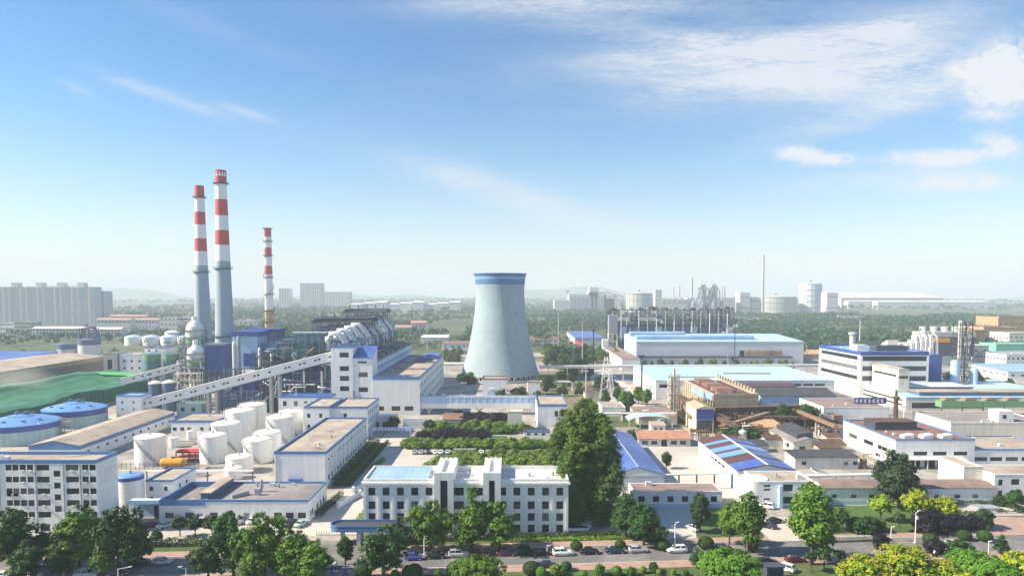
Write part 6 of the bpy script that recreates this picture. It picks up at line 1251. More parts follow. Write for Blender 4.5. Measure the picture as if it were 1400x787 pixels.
for i, (px, lab) in enumerate(((177.5, 'white oil tank with pale domed roof, leftmost of the far row'), (202, 'white oil tank second in the far row'), (226.5, 'white oil tank third in the far row'), (250, 'white oil tank in the far row next to the scrubbers'))):
    Y = 780; t = thing('oil_tank', lab, 'tank', (XY(px, 465, Y), Y+8, 0), 0, 'far row of white oil tanks'); r = 11.4*Y/F; z = ZY(461, Y); m_ = MB(); m_.lathe([(r, 0), (r, z)], n=28); m_.build('shell', 'white_clean', t); m_ = MB(); m_.lathe([(r+.2, z), (r*.8, z+1.2), (r*.4, z+2.2), (.02, z+2.6)], n=28); m_.build('roof', 'sky_wall', t)
m_ = MB(); x = XY(232, 455, 830); m_.lathe([(9, 0), (9, 12), (5, 14), (.02, 14.6)], 0, 0, 24); tag(m_.build('oil_tank', 'white_old', None, (XY(236, 455, 835), 835, 0)), 'white oil tank peeping out behind the far row', 'tank')
# steelworks on the right horizon
def cyl(name, label, px, hw, pt, Y, m, bands=4, cat='tank', cap=6):
    r = hw*Y/F; z = ZY(pt, Y); t = thing(name, label, cat, (XY(px, pt, Y), Y+r, 0)); b = MB(); b.lathe([(r, 0), (r, z), (r*.9, z+cap*.3), (.1, z+cap)], n=40)
    b.build('shell', m, t); b = MB()
    for k in range(1, bands+1): b.lathe([(r, z*k/bands-1), (r+1, z*k/bands-1), (r+1, z*k/bands+.6), (r, z*k/bands+.6)], n=40, smooth=False)
    for k in range(20): a = 2*pi*k/20; b.bar((r*cos(a), r*sin(a), 0), (r*cos(a), r*sin(a), z), .9)
    b.build('gallery_ring', 'steel_grey', t); b = MB(); b.lathe([(3, z+cap-1), (3, z+cap+4), (6, z+cap+4.5), (.1, z+cap+6)], n=12); b.build('roof_vent', 'steel_grey', t); return t
cyl('gas_holder', 'tall banded gas holder on the right horizon', 1114.5, 14.5, 388, 2150, 'steel_pale', 5); cyl('gas_tank', 'wide low gas tank on the right horizon with ladder frame on top', 1071, 27, 406, 2100, 'concrete', 3); cyl('gas_tank', 'broad squat tank on the skyline above the filter plant', 877, 18, 401, 2150, 'concrete', 3)
def far_stack(px, w, pt, Y, lab, m='concrete'):
    x = XY(px, pt, Y); z = ZY(pt, Y); r = w*Y/F/2; b = MB(); b.lathe([(r*1.5, 0), (r, z), (.02, z)], n=14); tag(b.build('distant_chimney', m, None, (x, Y, 0)), lab, 'chimney')
far_stack(1044, 2.8, 349, 2000, 'tall lone chimney on the right horizon by the wide gas tank'); far_stack(946, 2.8, 380, 2000, 'thin chimney left of the blast furnaces'); far_stack(921, 1.6, 393, 2000, 'thinnest far stack by the skyline tower'); far_stack(929, 2.0, 391, 2000, 'short far stack between skyline tower and blast furnaces'); far_stack(987, 1.6, 391, 1950, 'left twin stack right of the blast furnaces'); far_stack(991, 1.6, 391, 1950, 'right twin stack right of the blast furnaces')
far_block('distant_tower', 'pale square tower beside the broad squat tank on the skyline', 'building', 896, 905, 396, 1950, 22, rows=6, cols=2, ww=4)
for k, (px, lab) in enumerate(((960, 'blast furnace with slanting skip bridge, left of the pair'), (975, 'blast furnace with slanting skip bridge, right of the pair'))):
    Y = 1900; x = XY(px, 400, Y); z = ZY(387, Y); t = thing('blast_furnace', lab, 'furnace', (x, Y, 0), 0, 'blast furnaces')
    m_ = MB(); m_.lathe([(11, 0), (12, 30), (9, 45), (5, 62), (4, z-8)], n=16); m_.build('shell', 'steel_grey', t)
    m_ = MB(); lattice(m_, -9, 9, -9, 9, 0, z-12, 2, 2, 6, 1.6)
    m_.box(-5, 5, -5, 5, z-12, z-5); m_.bar((0, 0, z-5), (0, 0, z+5), 1.2)
    m_.bar((-30, 0, 12), (-2, 0, z-3), 2.6); m_.bar((11, 0, 30), (3, 0, z-8), 1.8); m_.box(-16, -9, -6, 6, 0, 34); m_.box(10, 20, -6, 6, 0, 26); m_.build('steel_frame', 'steel_grey', t)
    m_ = MB(); m_.tube([(3, -6, z-2), (16, -6, z-22), (18, -6, 20)], 1.6, 8); m_.lathe([(5, 0), (5, 34), (2, 40)], 24, 0, 12); m_.lathe([(5, 0), (5, 34), (2, 40)], -24, 0, 12); m_.build('hot_stoves', 'steel_grey', t)
for k, (pl, pr, pt, lab) in enumerate(((905, 940, 409, 'pale low hall between skyline tower and blast furnaces'), (940, 1005, 407, 'pale hall at the foot of the blast furnaces'), (1012, 1026, 400, 'pale hopper building right of the twin stacks'), (1028, 1042, 406, 'small pale building at the foot of the lone chimney'), (1131, 1146, 400, 'pale block just right of the gas holder'))):
    far_block('distant_building', lab, 'building', pl, pr, pt, 1980+k*8, 40, rows=2, cols=5, ww=4, wh=3)
t = far_block('rolling_mill', 'very long pink-roofed rolling mill on the right horizon', 'factory', 1150, 1290, 407, 2900, 190, 'far_wall', 'far_pink', 'mono', 24); far_block('distant_shed', 'long low white shed in front of the pink-roofed rolling mill', 'factory', 1200, 1352, 412.5, 2700, 40, 'far_wall', 'white_clean', 'mono', 4)
far_block('distant_shed', 'lower wing of the rolling mill with pale gabled front', 'factory', 1160, 1212, 412, 2750, 40, 'far_wall', 'far_pink', 'gable_x', 4, rows=1, cols=8, ww=5)
t = thing('sinter_plant', 'hazy factory on the skyline with a stepped tower and two sloping conveyors', 'factory', (XY(778, 410, 2200), 2200, 0)); s = 2200/F
m_ = MB(); z = lambda p: ZY(p, 2200)
for (a, b_, pt) in ((0, 26, 402), (26, 50, 399), (28, 40, 393), (48, 62, 403), (50, 70, 408), (-20, 0, 410)): m_.box(a*s, b_*s, 0, 50-a*.2, 0, z(pt))
m_.build('halls', 'far_wall', t); m_ = MB()
for k in range(9): m_.box((2+k*5.2)*s, (4.5+k*5.2)*s, -1, -.05, 10, z(404)-4)
m_.build('window_grid', 'steel_grey', t)
m_ = MB(); m_.bar((50*s, 10, z(398)), (76*s, 10, z(406)), 4); m_.bar((62*s, 10, z(403)), (80*s, 10, 8), 3); m_.bar((-2*s, 5, 0), (-2*s, 5, z(398)), 2); m_.box(-5*s, 1*s, 0, 12, z(399), z(397)); m_.build('conveyor', 'concrete', t)
R = random.Random(31)
for k in range(9):
    pl = 478+k*17; far_block('greenhouse', 'pale plastic greenhouse in a hazy strip left of the cooling tower horizon', 'greenhouse', pl, pl+15, 416-(k % 3)*1.5, 2300+R.uniform(-200, 200), 90, 'white_old', 'white_clean', 'gable_x', 3, group='hazy greenhouses on the plain')
# low hills closing the plain
m_ = MB(); n = 90; xs = np.linspace(-8500, 8500, n); H = [max(4, 60+60*sin(x*.0009+1)+45*sin(x*.0023)+25*sin(x*.006+2)-(x+1500)*.012) for x in xs]
for i in range(n-1): m_.add([(xs[i], 7600, -.5), (xs[i+1], 7600, -.5), (xs[i+1], 8100, H[i+1]), (xs[i], 8100, H[i]), (xs[i+1], 8700, -.5), (xs[i], 8700, -.5)], [(0, 1, 2, 3), (3, 2, 4, 5)], 0, True)
struct('hills', m_, 'fields')
# ================================================================ trees
def quads_mesh(name, C, N, S, mats, mi=None):
    """leaf cards: centres C, normals N, half sizes S -> one mesh of separate leaf faces"""
    n = len(C); ref = rng.normal(size=(n, 3)); A = np.cross(N, ref); A /= np.linalg.norm(A, axis=1)[:, None]+1e-9; B = np.cross(N, A)
    A *= S[:, None]; B *= (S*rng.uniform(.55, 1.0, n))[:, None]
    V = np.stack([C-A*.6-B, C+A*.6-B*.6, C+A*.9+B, C-A*.5+B*.8], 1).reshape(-1, 3)
    me = bpy.data.meshes.new(name); me.vertices.add(4*n); me.vertices.foreach_set('co', V.astype(np.float32).ravel())
    me.loops.add(4*n); me.loops.foreach_set('vertex_index', np.arange(4*n, dtype=np.int32)); me.polygons.add(n)
    me.polygons.foreach_set('loop_start', np.arange(0, 4*n, 4, dtype=np.int32)); me.polygons.foreach_set('loop_total', np.full(n, 4, np.int32))
    for m in mats: me.materials.append(MATS[m])
    if mi is not None: me.polygons.foreach_set('material_index', mi.astype(np.int32))
    me.update(); me.validate(); return me
def unit(n): d = rng.normal(size=(n, 3)); return d/np.linalg.norm(d, axis=1)[:, None]
def crown_pts(lobes, nclump, nleaf, cl, up=.5, shell=.55, top_only=False):
    Cs, Ns = [], []; vol = np.array([l[3]*l[4]*l[5] for l in lobes])**.67; vol /= vol.sum()
    for (cx, cy, cz, rx, ry, rz), w in zip(lobes, vol):
        k = max(3, int(nclump*w)); d = unit(k)
        if top_only: d[:, 2] = np.abs(d[:, 2])*.9+.1
        r = shell+(1-shell)*rng.random(k)**.6; c = np.array((cx, cy, cz))+d*r[:, None]*np.array((rx, ry, rz))
        sz = cl*rng.uniform(.6, 1.35, k)
        for i in range(k):
            o = rng.normal(size=(nleaf, 3))*sz[i]*np.array((.55, .55, .42)); Cs.append(c[i]+o)
            nn = d[i]*.6+o/(sz[i]+.01)*.5+np.array((0, 0, up))+rng.normal(size=(nleaf, 3))*.45; Ns.append(nn)
    C = np.concatenate(Cs); N = np.concatenate(Ns); N /= np.linalg.norm(N, axis=1)[:, None]+1e-9; return C, N
def trunk_mesh(h, r, limbs, spread, forks=1):
    b = MB(); R = random.Random(int(h*100)+limbs)
    b.tube([(0, 0, -.1), (R.uniform(-.1, .1), R.uniform(-.1, .1), h*.3), (R.uniform(-.25, .25), R.uniform(-.2, .2), h*.65), (0, 0, h*.92)], [r*1.25, r, r*.6, r*.15], 9)
    for k in range(limbs):
        a = 2*pi*k/limbs+R.uniform(-.4, .4); z = h*R.uniform(.28, .6); e = spread*R.uniform(.6, .95); dz = h*R.uniform(.15, .32)
        b.tube([(0, 0, z), (e*.5*cos(a), e*.5*sin(a), z+dz*.55), (e*cos(a), e*sin(a), z+dz)], [r*.55, r*.32, r*.08], 6)
    return b.mesh('trunk', ['bark'])
PROTO = {}
def proto(key, h, lobes, nclump, nleaf, cl, ls, trunk, up=.5, shell=.5, blossom=None):
    C, N = crown_pts(lobes, nclump, nleaf, cl, up, shell); S = ls*rng.uniform(.6, 1.25, len(C))
    p = dict(h=h, crown=quads_mesh('crown', C, N, S, ['leaf_mid']), trunk=trunk_mesh(*trunk) if trunk else None)
    if blossom:
        C, N = crown_pts([(l[0], l[1], l[2]+l[5]*.12, l[3]*1.04, l[4]*1.04, l[5]*1.04) for l in lobes], blossom, 40, .34, .8, .92, True)
        p['blossom'] = quads_mesh('blossom', C, N, .14*rng.uniform(.6, 1.3, len(C)), ['leaf_yellow'])
    PROTO[key] = p
def rl(n, R, z0, z1, r0, r1, seed, fl=.8):
    q = random.Random(seed); out = []
    for k in range(n):
        a = 2*pi*k/n+q.uniform(-.5, .5); d = R*q.uniform(.35, 1); z = q.uniform(z0, z1); r = q.uniform(r0, r1); out.append((d*cos(a), d*sin(a), z, r, r*q.uniform(.85, 1.1), r*fl*q.uniform(.8, 1.2)))
    return out
proto('broad_a', 10, rl(10, 2.7, 3.0, 7.4, 1.2, 2.2, 1)+[(0, 0, 8.2, 1.6, 1.6, 1.7), (.2, 0, 5.6, 2.5, 2.5, 2.4)], 250, 52, .52, .19, (9, .26, 7, 3.0))
proto('broad_b', 10, rl(12, 3.0, 2.8, 7.8, 1.0, 2.0, 5)+[(-.4, .2, 8.6, 1.2, 1.2, 1.5), (0, 0, 5, 2.2, 2.2, 2.4)], 250, 50, .50, .19, (9, .25, 8, 3.2))
proto('broad_c', 10, rl(9, 1.9, 2.2, 8.2, 1.0, 1.8, 9, 1.1)+[(0, .1, 8.8, 1.0, 1.0, 1.5), (0, 0, 5, 1.7, 1.7, 2.6)], 220, 48, .48, .18, (9, .22, 7, 2.2))
proto('oval', 10, [(0, 0, 6, 2.6, 2.6, 3.2), (.9, .3, 5, 2.0, 2.0, 2.0), (-.9, -.3, 5.2, 2.0, 2, 2.2), (0, 0, 8.3, 1.6, 1.6, 1.8), (.3, -.8, 3.0, 1.6, 1.6, 1.3), (1.5, -.4, 6.8, 1.3, 1.3, 1.5), (-1.4, .6, 7.0, 1.2, 1.3, 1.5)], 280, 50, .47, .18, (8, .22, 7, 2.2))
proto('poplar', 30, [(0, 0, 8, 3.8, 3.8, 5), (1.5, .4, 14, 3.7, 3.4, 6), (-1.6, -.3, 13, 3.4, 3.4, 6), (.3, -.9, 19, 3.6, 3.4, 6), (-.6, .5, 24, 2.6, 2.6, 4.5), (1.0, 0, 22.5, 2.3, 2.3, 4.2), (0, 0, 27.5, 1.5, 1.5, 2.8), (0, 0, 3.5, 3.2, 3.2, 3)], 900, 50, .70, .21, (28, .5, 10, 3.5), up=.7)
proto('umbrella', 7, [(0, 0, 5.0, 4.4, 4.4, 1.6), (1.9, 1, 4.8, 2.8, 2.8, 1.4), (-2.2, -.6, 4.7, 2.8, 2.8, 1.3), (.3, -1.9, 4.7, 2.8, 2.6, 1.3), (0, .2, 6.0, 2.6, 2.6, .9)], 340, 50, .42, .16, (5.6, .25, 8, 3.6), up=.9, shell=.65)
proto('golden', 7, rl(7, 2.3, 3.2, 5.0, 1.5, 2.1, 14)+[(0, 0, 5.6, 1.9, 1.9, 1.2)], 240, 46, .42, .16, (6, .2, 7, 2.6), up=.6, blossom=90)
proto('small', 5, [(0, 0, 3.4, 1.25, 1.25, 1.2), (.4, .2, 2.9, 1.0, 1.0, .9), (-.4, -.2, 3.0, 1.0, 1.0, .9), (0, 0, 4.3, .75, .75, .7)], 80, 40, .36, .17, (4, .1, 6, 1.0))
proto('vase', 4, [(0, 0, 2.9, 1.1, 1.1, .8), (.6, .2, 3.1, .7, .7, .6), (-.6, -.1, 3.2, .7, .7, .6)], 46, 26, .34, .15, (3.2, .1, 8, 1.2), up=.3)
proto('conifer', 6, [(0, 0, 1.4, 1.7, 1.7, 1.1), (0, 0, 2.7, 1.35, 1.35, 1.1), (0, 0, 3.9, .95, .95, 1.0), (0, 0, 5.1, .5, .5, .9)], 110, 42, .34, .16, (5.6, .12, 0, 1), up=.1)
proto('shrub', 3, [(0, 0, 1.5, 1.7, 1.6, 1.4), (.9, .2, 1.2, 1.2, 1.2, 1.0), (-.9, -.2, 1.3, 1.2, 1.2, 1.1)], 90, 42, .36, .17, (2, .1, 5, 1.0))
C = unit(5200); N = C*1.0+rng.normal(size=C.shape)*.35; N /= np.linalg.norm(N, axis=1)[:, None]
PROTO['ball'] = dict(h=2, crown=quads_mesh('crown', C*np.array((1.15, 1.15, 1.0))*rng.uniform(.86, 1.02, (5200, 1))+np.array((0, 0, .98)), N, .085*rng.uniform(.7, 1.3, 5200), ['leaf_hedge']), trunk=None)
def plant(key, x, y, h, leaf, label, cat='tree', group=None, sx=1.0, z=0, name=None):
    p = PROTO[key]; s = h/p['h']; rz = random.uniform(0, 6.28)
    nm = name or {'ball': 'clipped_bush', 'shrub': 'shrub', 'conifer': 'conifer_tree', 'poplar': 'poplar_tree', 'golden': 'golden_rain_tree'}.get(key, 'broadleaf_tree')
    def setm(o): o.material_slots[0].link = 'OBJECT'; o.material_slots[0].material = MATS[leaf]
    if p['trunk'] is None:
        t = put(nm, p['crown'], None, (x, y, z), rz); setm(t); tag(t, label, cat, group); t.scale = (s*sx, s*sx, s); return t
    t = thing(nm, label, cat, (x, y, z), rz, group); t.scale = (s*sx, s*sx*random.uniform(.93, 1.07), s)
    o = put('crown', p['crown'], t); setm(o); put('trunk', p['trunk'], t)
    if 'blossom' in p: put('blossom', p['blossom'], t)
    return t
def tree(key, px, pyb, pyt, leaf, label, group=None, sx=1.0, cat='tree', z=0, name=None, y=None):
    if y is None: x, y = G(px, pyb, z)
    else: x = XY(px, pyb, y)
    return plant(key, x, y, max(.6, ZY(pyt, y)-z), leaf, label, cat, group, sx, z, name)
# --- front rows
FT = [('broad_b', 18, 776, 692, 'leaf_dark', 'dark ragged tree at the left picture edge before the five-storey block', 1.1), ('broad_c', 57, 770, 716, 'leaf_dark', 'thinner dark tree between the edge tree and the broad bright one', 1.2), ('broad_a', 108, 778, 689, 'leaf_mid', 'broad mid-green tree hiding the ground floor of the five-storey block', 1.15),
      ('broad_a', 163, 781, 686, 'leaf_dark', 'big dark tree before the end wall of the five-storey block', 1.05), ('broad_c', 140, 786, 735, 'leaf_mid', 'small bright tree under the two big ones by the roadside', 1.2), ('broad_c', 190, 770, 694, 'leaf_dark', 'slim dark tree leaning out beside the wine red car', .85),
      ('broad_b', 320, 787, 700, 'leaf_dark', 'tall irregular dark tree right of the four small lot trees', .9), ('broad_b', 362, 790, 699, 'leaf_mid', 'light green tree in front of the long dark workshop roof', .95), ('broad_a', 402, 795, 722, 'leaf_mid', 'spreading mid-green tree left of the entrance drive', 1.2), ('broad_c', 345, 800, 742, 'leaf_mid', 'low leafy tree below the pair in front of the workshop', 1.3),
      ('broad_c', 82, 788, 728, 'leaf_dark', 'dark tree filling the gap right of the thinner dark one', 1.3), ('broad_b', 35, 800, 738, 'leaf_dark', 'low dark tree at the bottom edge over the white car roofs', 1.1), ('broad_b', 285, 792, 735, 'leaf_dark', 'low dark tree left of the tall irregular one by the roadway', 1.0), ('broad_a', 428, 800, 735, 'leaf_mid', 'low spreading tree at the bottom edge left of the blue letters', 1.1),
      ('oval', 472, 771, 733, 'leaf_dark', 'small dark oval tree beside the entrance drive', 1.1), ('broad_b', 524, 790, 716, 'leaf_dark', 'wide dark tree in front of the gatehouse canopy', 1.1), ('broad_b', 588, 753, 681, 'leaf_mid', 'bright green tree before the left wing of the white office', 1.05), ('broad_c', 548, 752, 706, 'leaf_grey', 'greyish soft tree between the gatehouse and bright office tree', 1.3),
      ('broad_c', 645, 753, 668, 'leaf_mid', 'tallest bright tree between the two stair towers', 1.15), ('broad_b', 683, 751, 684, 'leaf_mid', 'leafy tree reaching into the right wing windows of the office', 1.05), ('umbrella', 653, 806, 760, 'leaf_mid', 'rounded dark green tree top by the road below the office', 1.15),
      ('broad_a', 880, 744, 684, 'leaf_dark', 'dark bushy tree right of the tall poplars', 1.1), ('broad_a', 856, 735, 668, 'leaf_dark', 'deep shaded tree at the foot of the poplars', .95), ('broad_c', 897, 748, 708, 'leaf_dark', 'low dark tree beside the driveway and white car', 1.3), ('oval', 957, 727, 674, 'leaf_grey', 'grey-green tree on the lawn before the front cottage', 1.0),
      ('oval', 1022, 755, 673, 'leaf_mid', 'bigger of two dense trees left of the car park entrance', .95), ('oval', 997, 744, 686, 'leaf_mid', 'smaller dense tree leaning on the bigger one left of the entrance', .85), ('oval', 1109, 771, 662, 'leaf_mid', 'large round tree right of the car park entrance', 1.12), ('small', 1151, 727, 694, 'leaf_dark', 'slim small tree right of the large round one', 1.0),
      ('broad_a', 1226, 694, 611, 'leaf_grey', 'big dark willow-like tree in front of the big white factory', 1.15), ('small', 1204, 712, 675, 'leaf_lime', 'lime green round tree left of the dark shrubs', 1.35), ('golden', 1252, 711, 668, 'leaf_lime', 'taller lime yellow tree in the garden before the row house', .85), ('golden', 1291, 712, 678, 'leaf_lime', 'wider lime tree right of its taller neighbour', 1.2), ('small', 1388, 700, 668, 'leaf_dark', 'dark small tree before the taller white office at the right', 1.2),
      ('small', 246, 733, 703, 'leaf_grey', 'round lot tree nearest the silver car, first of four', 1.25), ('small', 267, 733, 703, 'leaf_grey', 'round lot tree, second of the four by the workshop', 1.2), ('small', 290, 732, 702, 'leaf_grey', 'round lot tree, third of the four by the workshop', 1.3), ('small', 312, 733, 697, 'leaf_dark', 'darker taller round lot tree, fourth by the workshop', 1.3), ('small', 214, 745, 724, 'leaf_dark', 'small dark tree in the hedge below the wine red car', 1.3),
      ('oval', 911, 640, 617, 'leaf_dark', 'lone dark round tree in the middle of the sandy yard', 1.1), ('conifer', 1369, 757, 729, 'leaf_dark', 'dark cone-shaped tree by the road at the right', 1.3),
      ('vase', 1109, 781, 752, 'leaf_grey', 'young thin grey tree under the large round one, first of three', 1.0), ('vase', 1127, 781, 752, 'leaf_grey', 'young vase-shaped grey tree, middle one of three by the road', 1.1), ('vase', 1147, 781, 750, 'leaf_grey', 'young slender bare-stemmed tree, last of three by the scooter', .8), ('vase', 1230, 727, 700, 'leaf_grey', 'thin young tree on the bright lawn left of the white lamp post', 1.0),
      ('umbrella', 996, 812, 752, 'leaf_bright', 'wide bright green tree crown at the bottom edge by the blue kiosk', 1.1), ('broad_c', 953, 775, 748, 'leaf_grey', 'small grey-green tree left of the wide bright crown', 1.7),
      ('golden', 1185, 818, 760, 'leaf_lime', 'golden-flowered tree at the bottom edge, left one of the front pair', 1.3), ('golden', 1240, 815, 745, 'leaf_lime', 'golden-flowered tree at the bottom edge with the highest yellow top', 1.2), ('golden', 1290, 822, 766, 'leaf_lime', 'golden-flowered tree at the bottom edge beside the white road marking', 1.2), ('umbrella', 1340, 815, 756, 'leaf_bright', 'broad green crown between golden trees at the bottom right', 1.25), ('golden', 1398, 818, 756, 'leaf_lime', 'golden-flowered tree at the bottom right corner', 1.3)]
for key, px, pb, pt, leaf, lab, sx in FT: tree(key, px, pb, pt, leaf, lab, None, sx)
# tall poplars
for px, pb, pt, sx, lab in ((771, 700, 560, 1.15, 'poplar at the left of the tall clump beside the white office'), (796, 712, 546, 1.25, 'highest poplar of the tall clump beside the white office'), (824, 716, 566, 1.2, 'dark poplar at the right of the tall clump'), (811, 700, 553, 1.15, 'poplar tucked behind the middle of the tall clump'), (782, 719, 610, 1.3, 'low front poplar of the tall clump over the garage')):
    tree('poplar', px, pb, pt, 'leaf_poplar', lab, 'poplar clump', sx)
# purple and dark shrubs, round clipped bushes
for px, pb, pt, k, leaf, lab, sx in ((1262, 727, 697, 'shrub', 'leaf_purple', 'dark purple shrub left half of the mass under the lime trees', 1.0), (1280, 728, 700, 'shrub', 'leaf_purple', 'dark purple shrub right half of the mass under the lime trees', 1.1), (1308, 724, 703, 'shrub', 'leaf_purple', 'dark purple shrub nearer the pink forecourt', 1.2), (1328, 722, 702, 'shrub', 'leaf_purple', 'dark purple shrub touching the pale stone plaza', 1.1), (1205, 748, 730, 'shrub', 'leaf_purple', 'dark purple shrub at the kerb above the golden tree', 1.2), (1190, 727, 706, 'shrub', 'leaf_dark', 'dark shrub mass below the lime round tree', 1.5), (1170, 726, 706, 'shrub', 'leaf_dark', 'dark shrub beside the purple car', 1.2), (1278, 757, 735, 'shrub', 'leaf_purple', 'plum shrub hanging over the road by the silver car', .9), (1312, 757, 738, 'shrub', 'leaf_dark', 'dark green shrub on the verge below the silver car', 1.5), (1345, 722, 695, 'shrub', 'leaf_grey', 'grey-green tall shrub before the pale stone plaza', .9), (1370, 690, 676, 'shrub', 'leaf_hedge', 'low green shrub by the taller white office', 1.4)):
    tree(k, px, pb, pt, leaf, lab, None, sx, 'shrub')
for px, pb, pt, sx, lab in ((907, 751, 737, 1.15, 'round clipped bush left of the white estate car'), (965, 750, 733, 1.1, 'large round clipped bush on the pavement below the grey lawn tree'), (1272, 745, 728, 1.0, 'round clipped bush at the foot of the white lamp post'), (1318, 737, 724, 1.25, 'wide clipped bush right of the silver car'), (1346, 739, 724, 1.1, 'round clipped bush at the edge of the pink forecourt'), (716, 757, 744, 1.2, 'dark clipped bush between red and black parked cars'), (788, 751, 739, 1.2, 'clipped bush between white and black parked cars'), (848, 748, 738, 1.3, 'flat clipped bush above the last dark car of the row'), (1027, 752, 736, 1.0, 'clipped bush behind the trunks left of the entrance'), (497, 790, 768, .9, 'dark tall clipped bush right of the blue standing letters'), (567, 790, 770, .9, 'clipped bush left of a pair below the blue hatchback'), (558, 790, 772, .8, 'clipped bush right beside its slightly taller twin below the blue hatchback'), (620, 787, 768, .9, 'dark clipped bush left of the rounded dark tree top'), (774, 779, 767, 1.1, 'dark clipped bush above the bright green ones'), (727, 785, 767, 1.2, 'dark bush mass hiding a car at the lower kerb')):
    tree('ball', px, pb, pt, 'leaf_hedge', lab, None, sx, 'bush')
for i, (px, pb, pt, leaf) in enumerate(((740, 790, 771, 'leaf_bright'), (762, 786, 768, 'leaf_orchard'), (797, 790, 776, 'leaf_bright'), (820, 786, 767, 'leaf_bright'), (843, 786, 770, 'leaf_bright'), (862, 786, 771, 'leaf_bright'), (879, 783, 770, 'leaf_orchard'), (893, 781, 765, 'leaf_hedge'), (901, 785, 774, 'leaf_orchard'), (921, 786, 774, 'leaf_orchard'), (938, 786, 776, 'leaf_hedge'), (597, 790, 775, 'leaf_orchard'), (540, 790, 775, 'leaf_orchard'))):
    tree('shrub' if i % 2 else 'ball', px, pb, pt+3, leaf, 'small round bush in the planted row along the near pavement', 'bushes along the near pavement', 1.0 if i % 3 else .8, 'bush')
# hedges
def hedge(label, x0, y0, x1, y1, w, h, leaf, n=None, z=0.0, wob=.25):
    L_ = sqrt((x1-x0)**2+(y1-y0)**2); n = n or int(L_*(w+2*h)*26); u = rng.random(n)*L_; side = rng.random(n); a = rng.random(n); 
    top = side < w/(w+2*h); v = np.where(top, (a-.5)*w, np.sign(a-.5)*w/2); zz = np.where(top, h, rng.random(n)*h)
    zz = zz*(1+wob*np.sin(u*1.3+3)*.5+wob*.4*np.sin(u*3.7)) ; v = v+rng.normal(size=n)*.06; C0 = np.stack([u, v, zz], 1)+rng.normal(size=(n, 3))*.08
    N = np.stack([rng.normal(size=n)*.4, np.where(top, 0, np.sign(a-.5)), np.where(top, 1, .35)], 1)+rng.normal(size=(n, 3))*.35; N /= np.linalg.norm(N, axis=1)[:, None]
    me = quads_mesh('hedge', C0, N, .16*rng.uniform(.6, 1.4, n), [leaf]); return tag(put('hedge', me, None, (x0, y0, z), atan2(y1-y0, x1-x0)), label, 'hedge')
hedge('long dark clipped hedge along the lot in front of the workshop', -92, RY(-92, 162.3), -48, RY(-48, 162.3), 1.8, 1.5, 'leaf_hedge')
hedge('low hedge and border running in front of the white office', -30, RY(-30, 161.5), 26, RY(26, 161.5), 2.2, .9, 'leaf_hedge'); hedge('bright low strip of ground shrubs beside the pavement below the office', -5, RY(-5, 159.5), 30, RY(30, 159.5), 1.6, .5, 'leaf_orchard')
hedge('dark hedge wall along the right side of the long white block', -54.2, 208, -53.6, 267, 3.6, 1.6, 'leaf_dark'); hedge('clipped low hedge edging the planted strip and works road', -49.3, 206, -48.7, 268, 1.0, 1.0, 'leaf_hedge'); hedge('short hedge around the lawn corner by the workshop end', -51.0, 178, -49.2, 196, 1.4, 1.2, 'leaf_hedge')
hedge('hedge along the end of the planted strip', -54, 206, -49.4, 206, 1.0, 1.0, 'leaf_hedge'); hedge('hedge behind the pale flower border and white letters', 74, RY(74, 160.6), 92, RY(92, 160.6), 1.5, 1.0, 'leaf_dark')
hedge('long hedge in front of the blue plinth of the row house', 100, 186, 136, 187.5, 2.6, 1.3, 'leaf_hedge'); hedge('trim hedge edging the pale stone plaza', 116, 178.6, 160, 181.5, 1.4, .8, 'leaf_hedge'); hedge('hedge along the back of the pale stone plaza', 138, 181, 131, 193, 1.6, 1.0, 'leaf_hedge')
hedge('dense planting with bright top on the left of the works road', -38.6, 170, -38.0, 178, 2.0, 1.6, 'leaf_orchard'); hedge('narrow green island hedge dividing the works road and parking', -46.5, 226, -45.2, 240, 1.4, .9, 'leaf_orchard'); hedge('overgrown hedge on the flat roof edge of the front cottage', 36, 197, 47, 197.2, 2.6, 1.6, 'leaf_dark', z=.4)
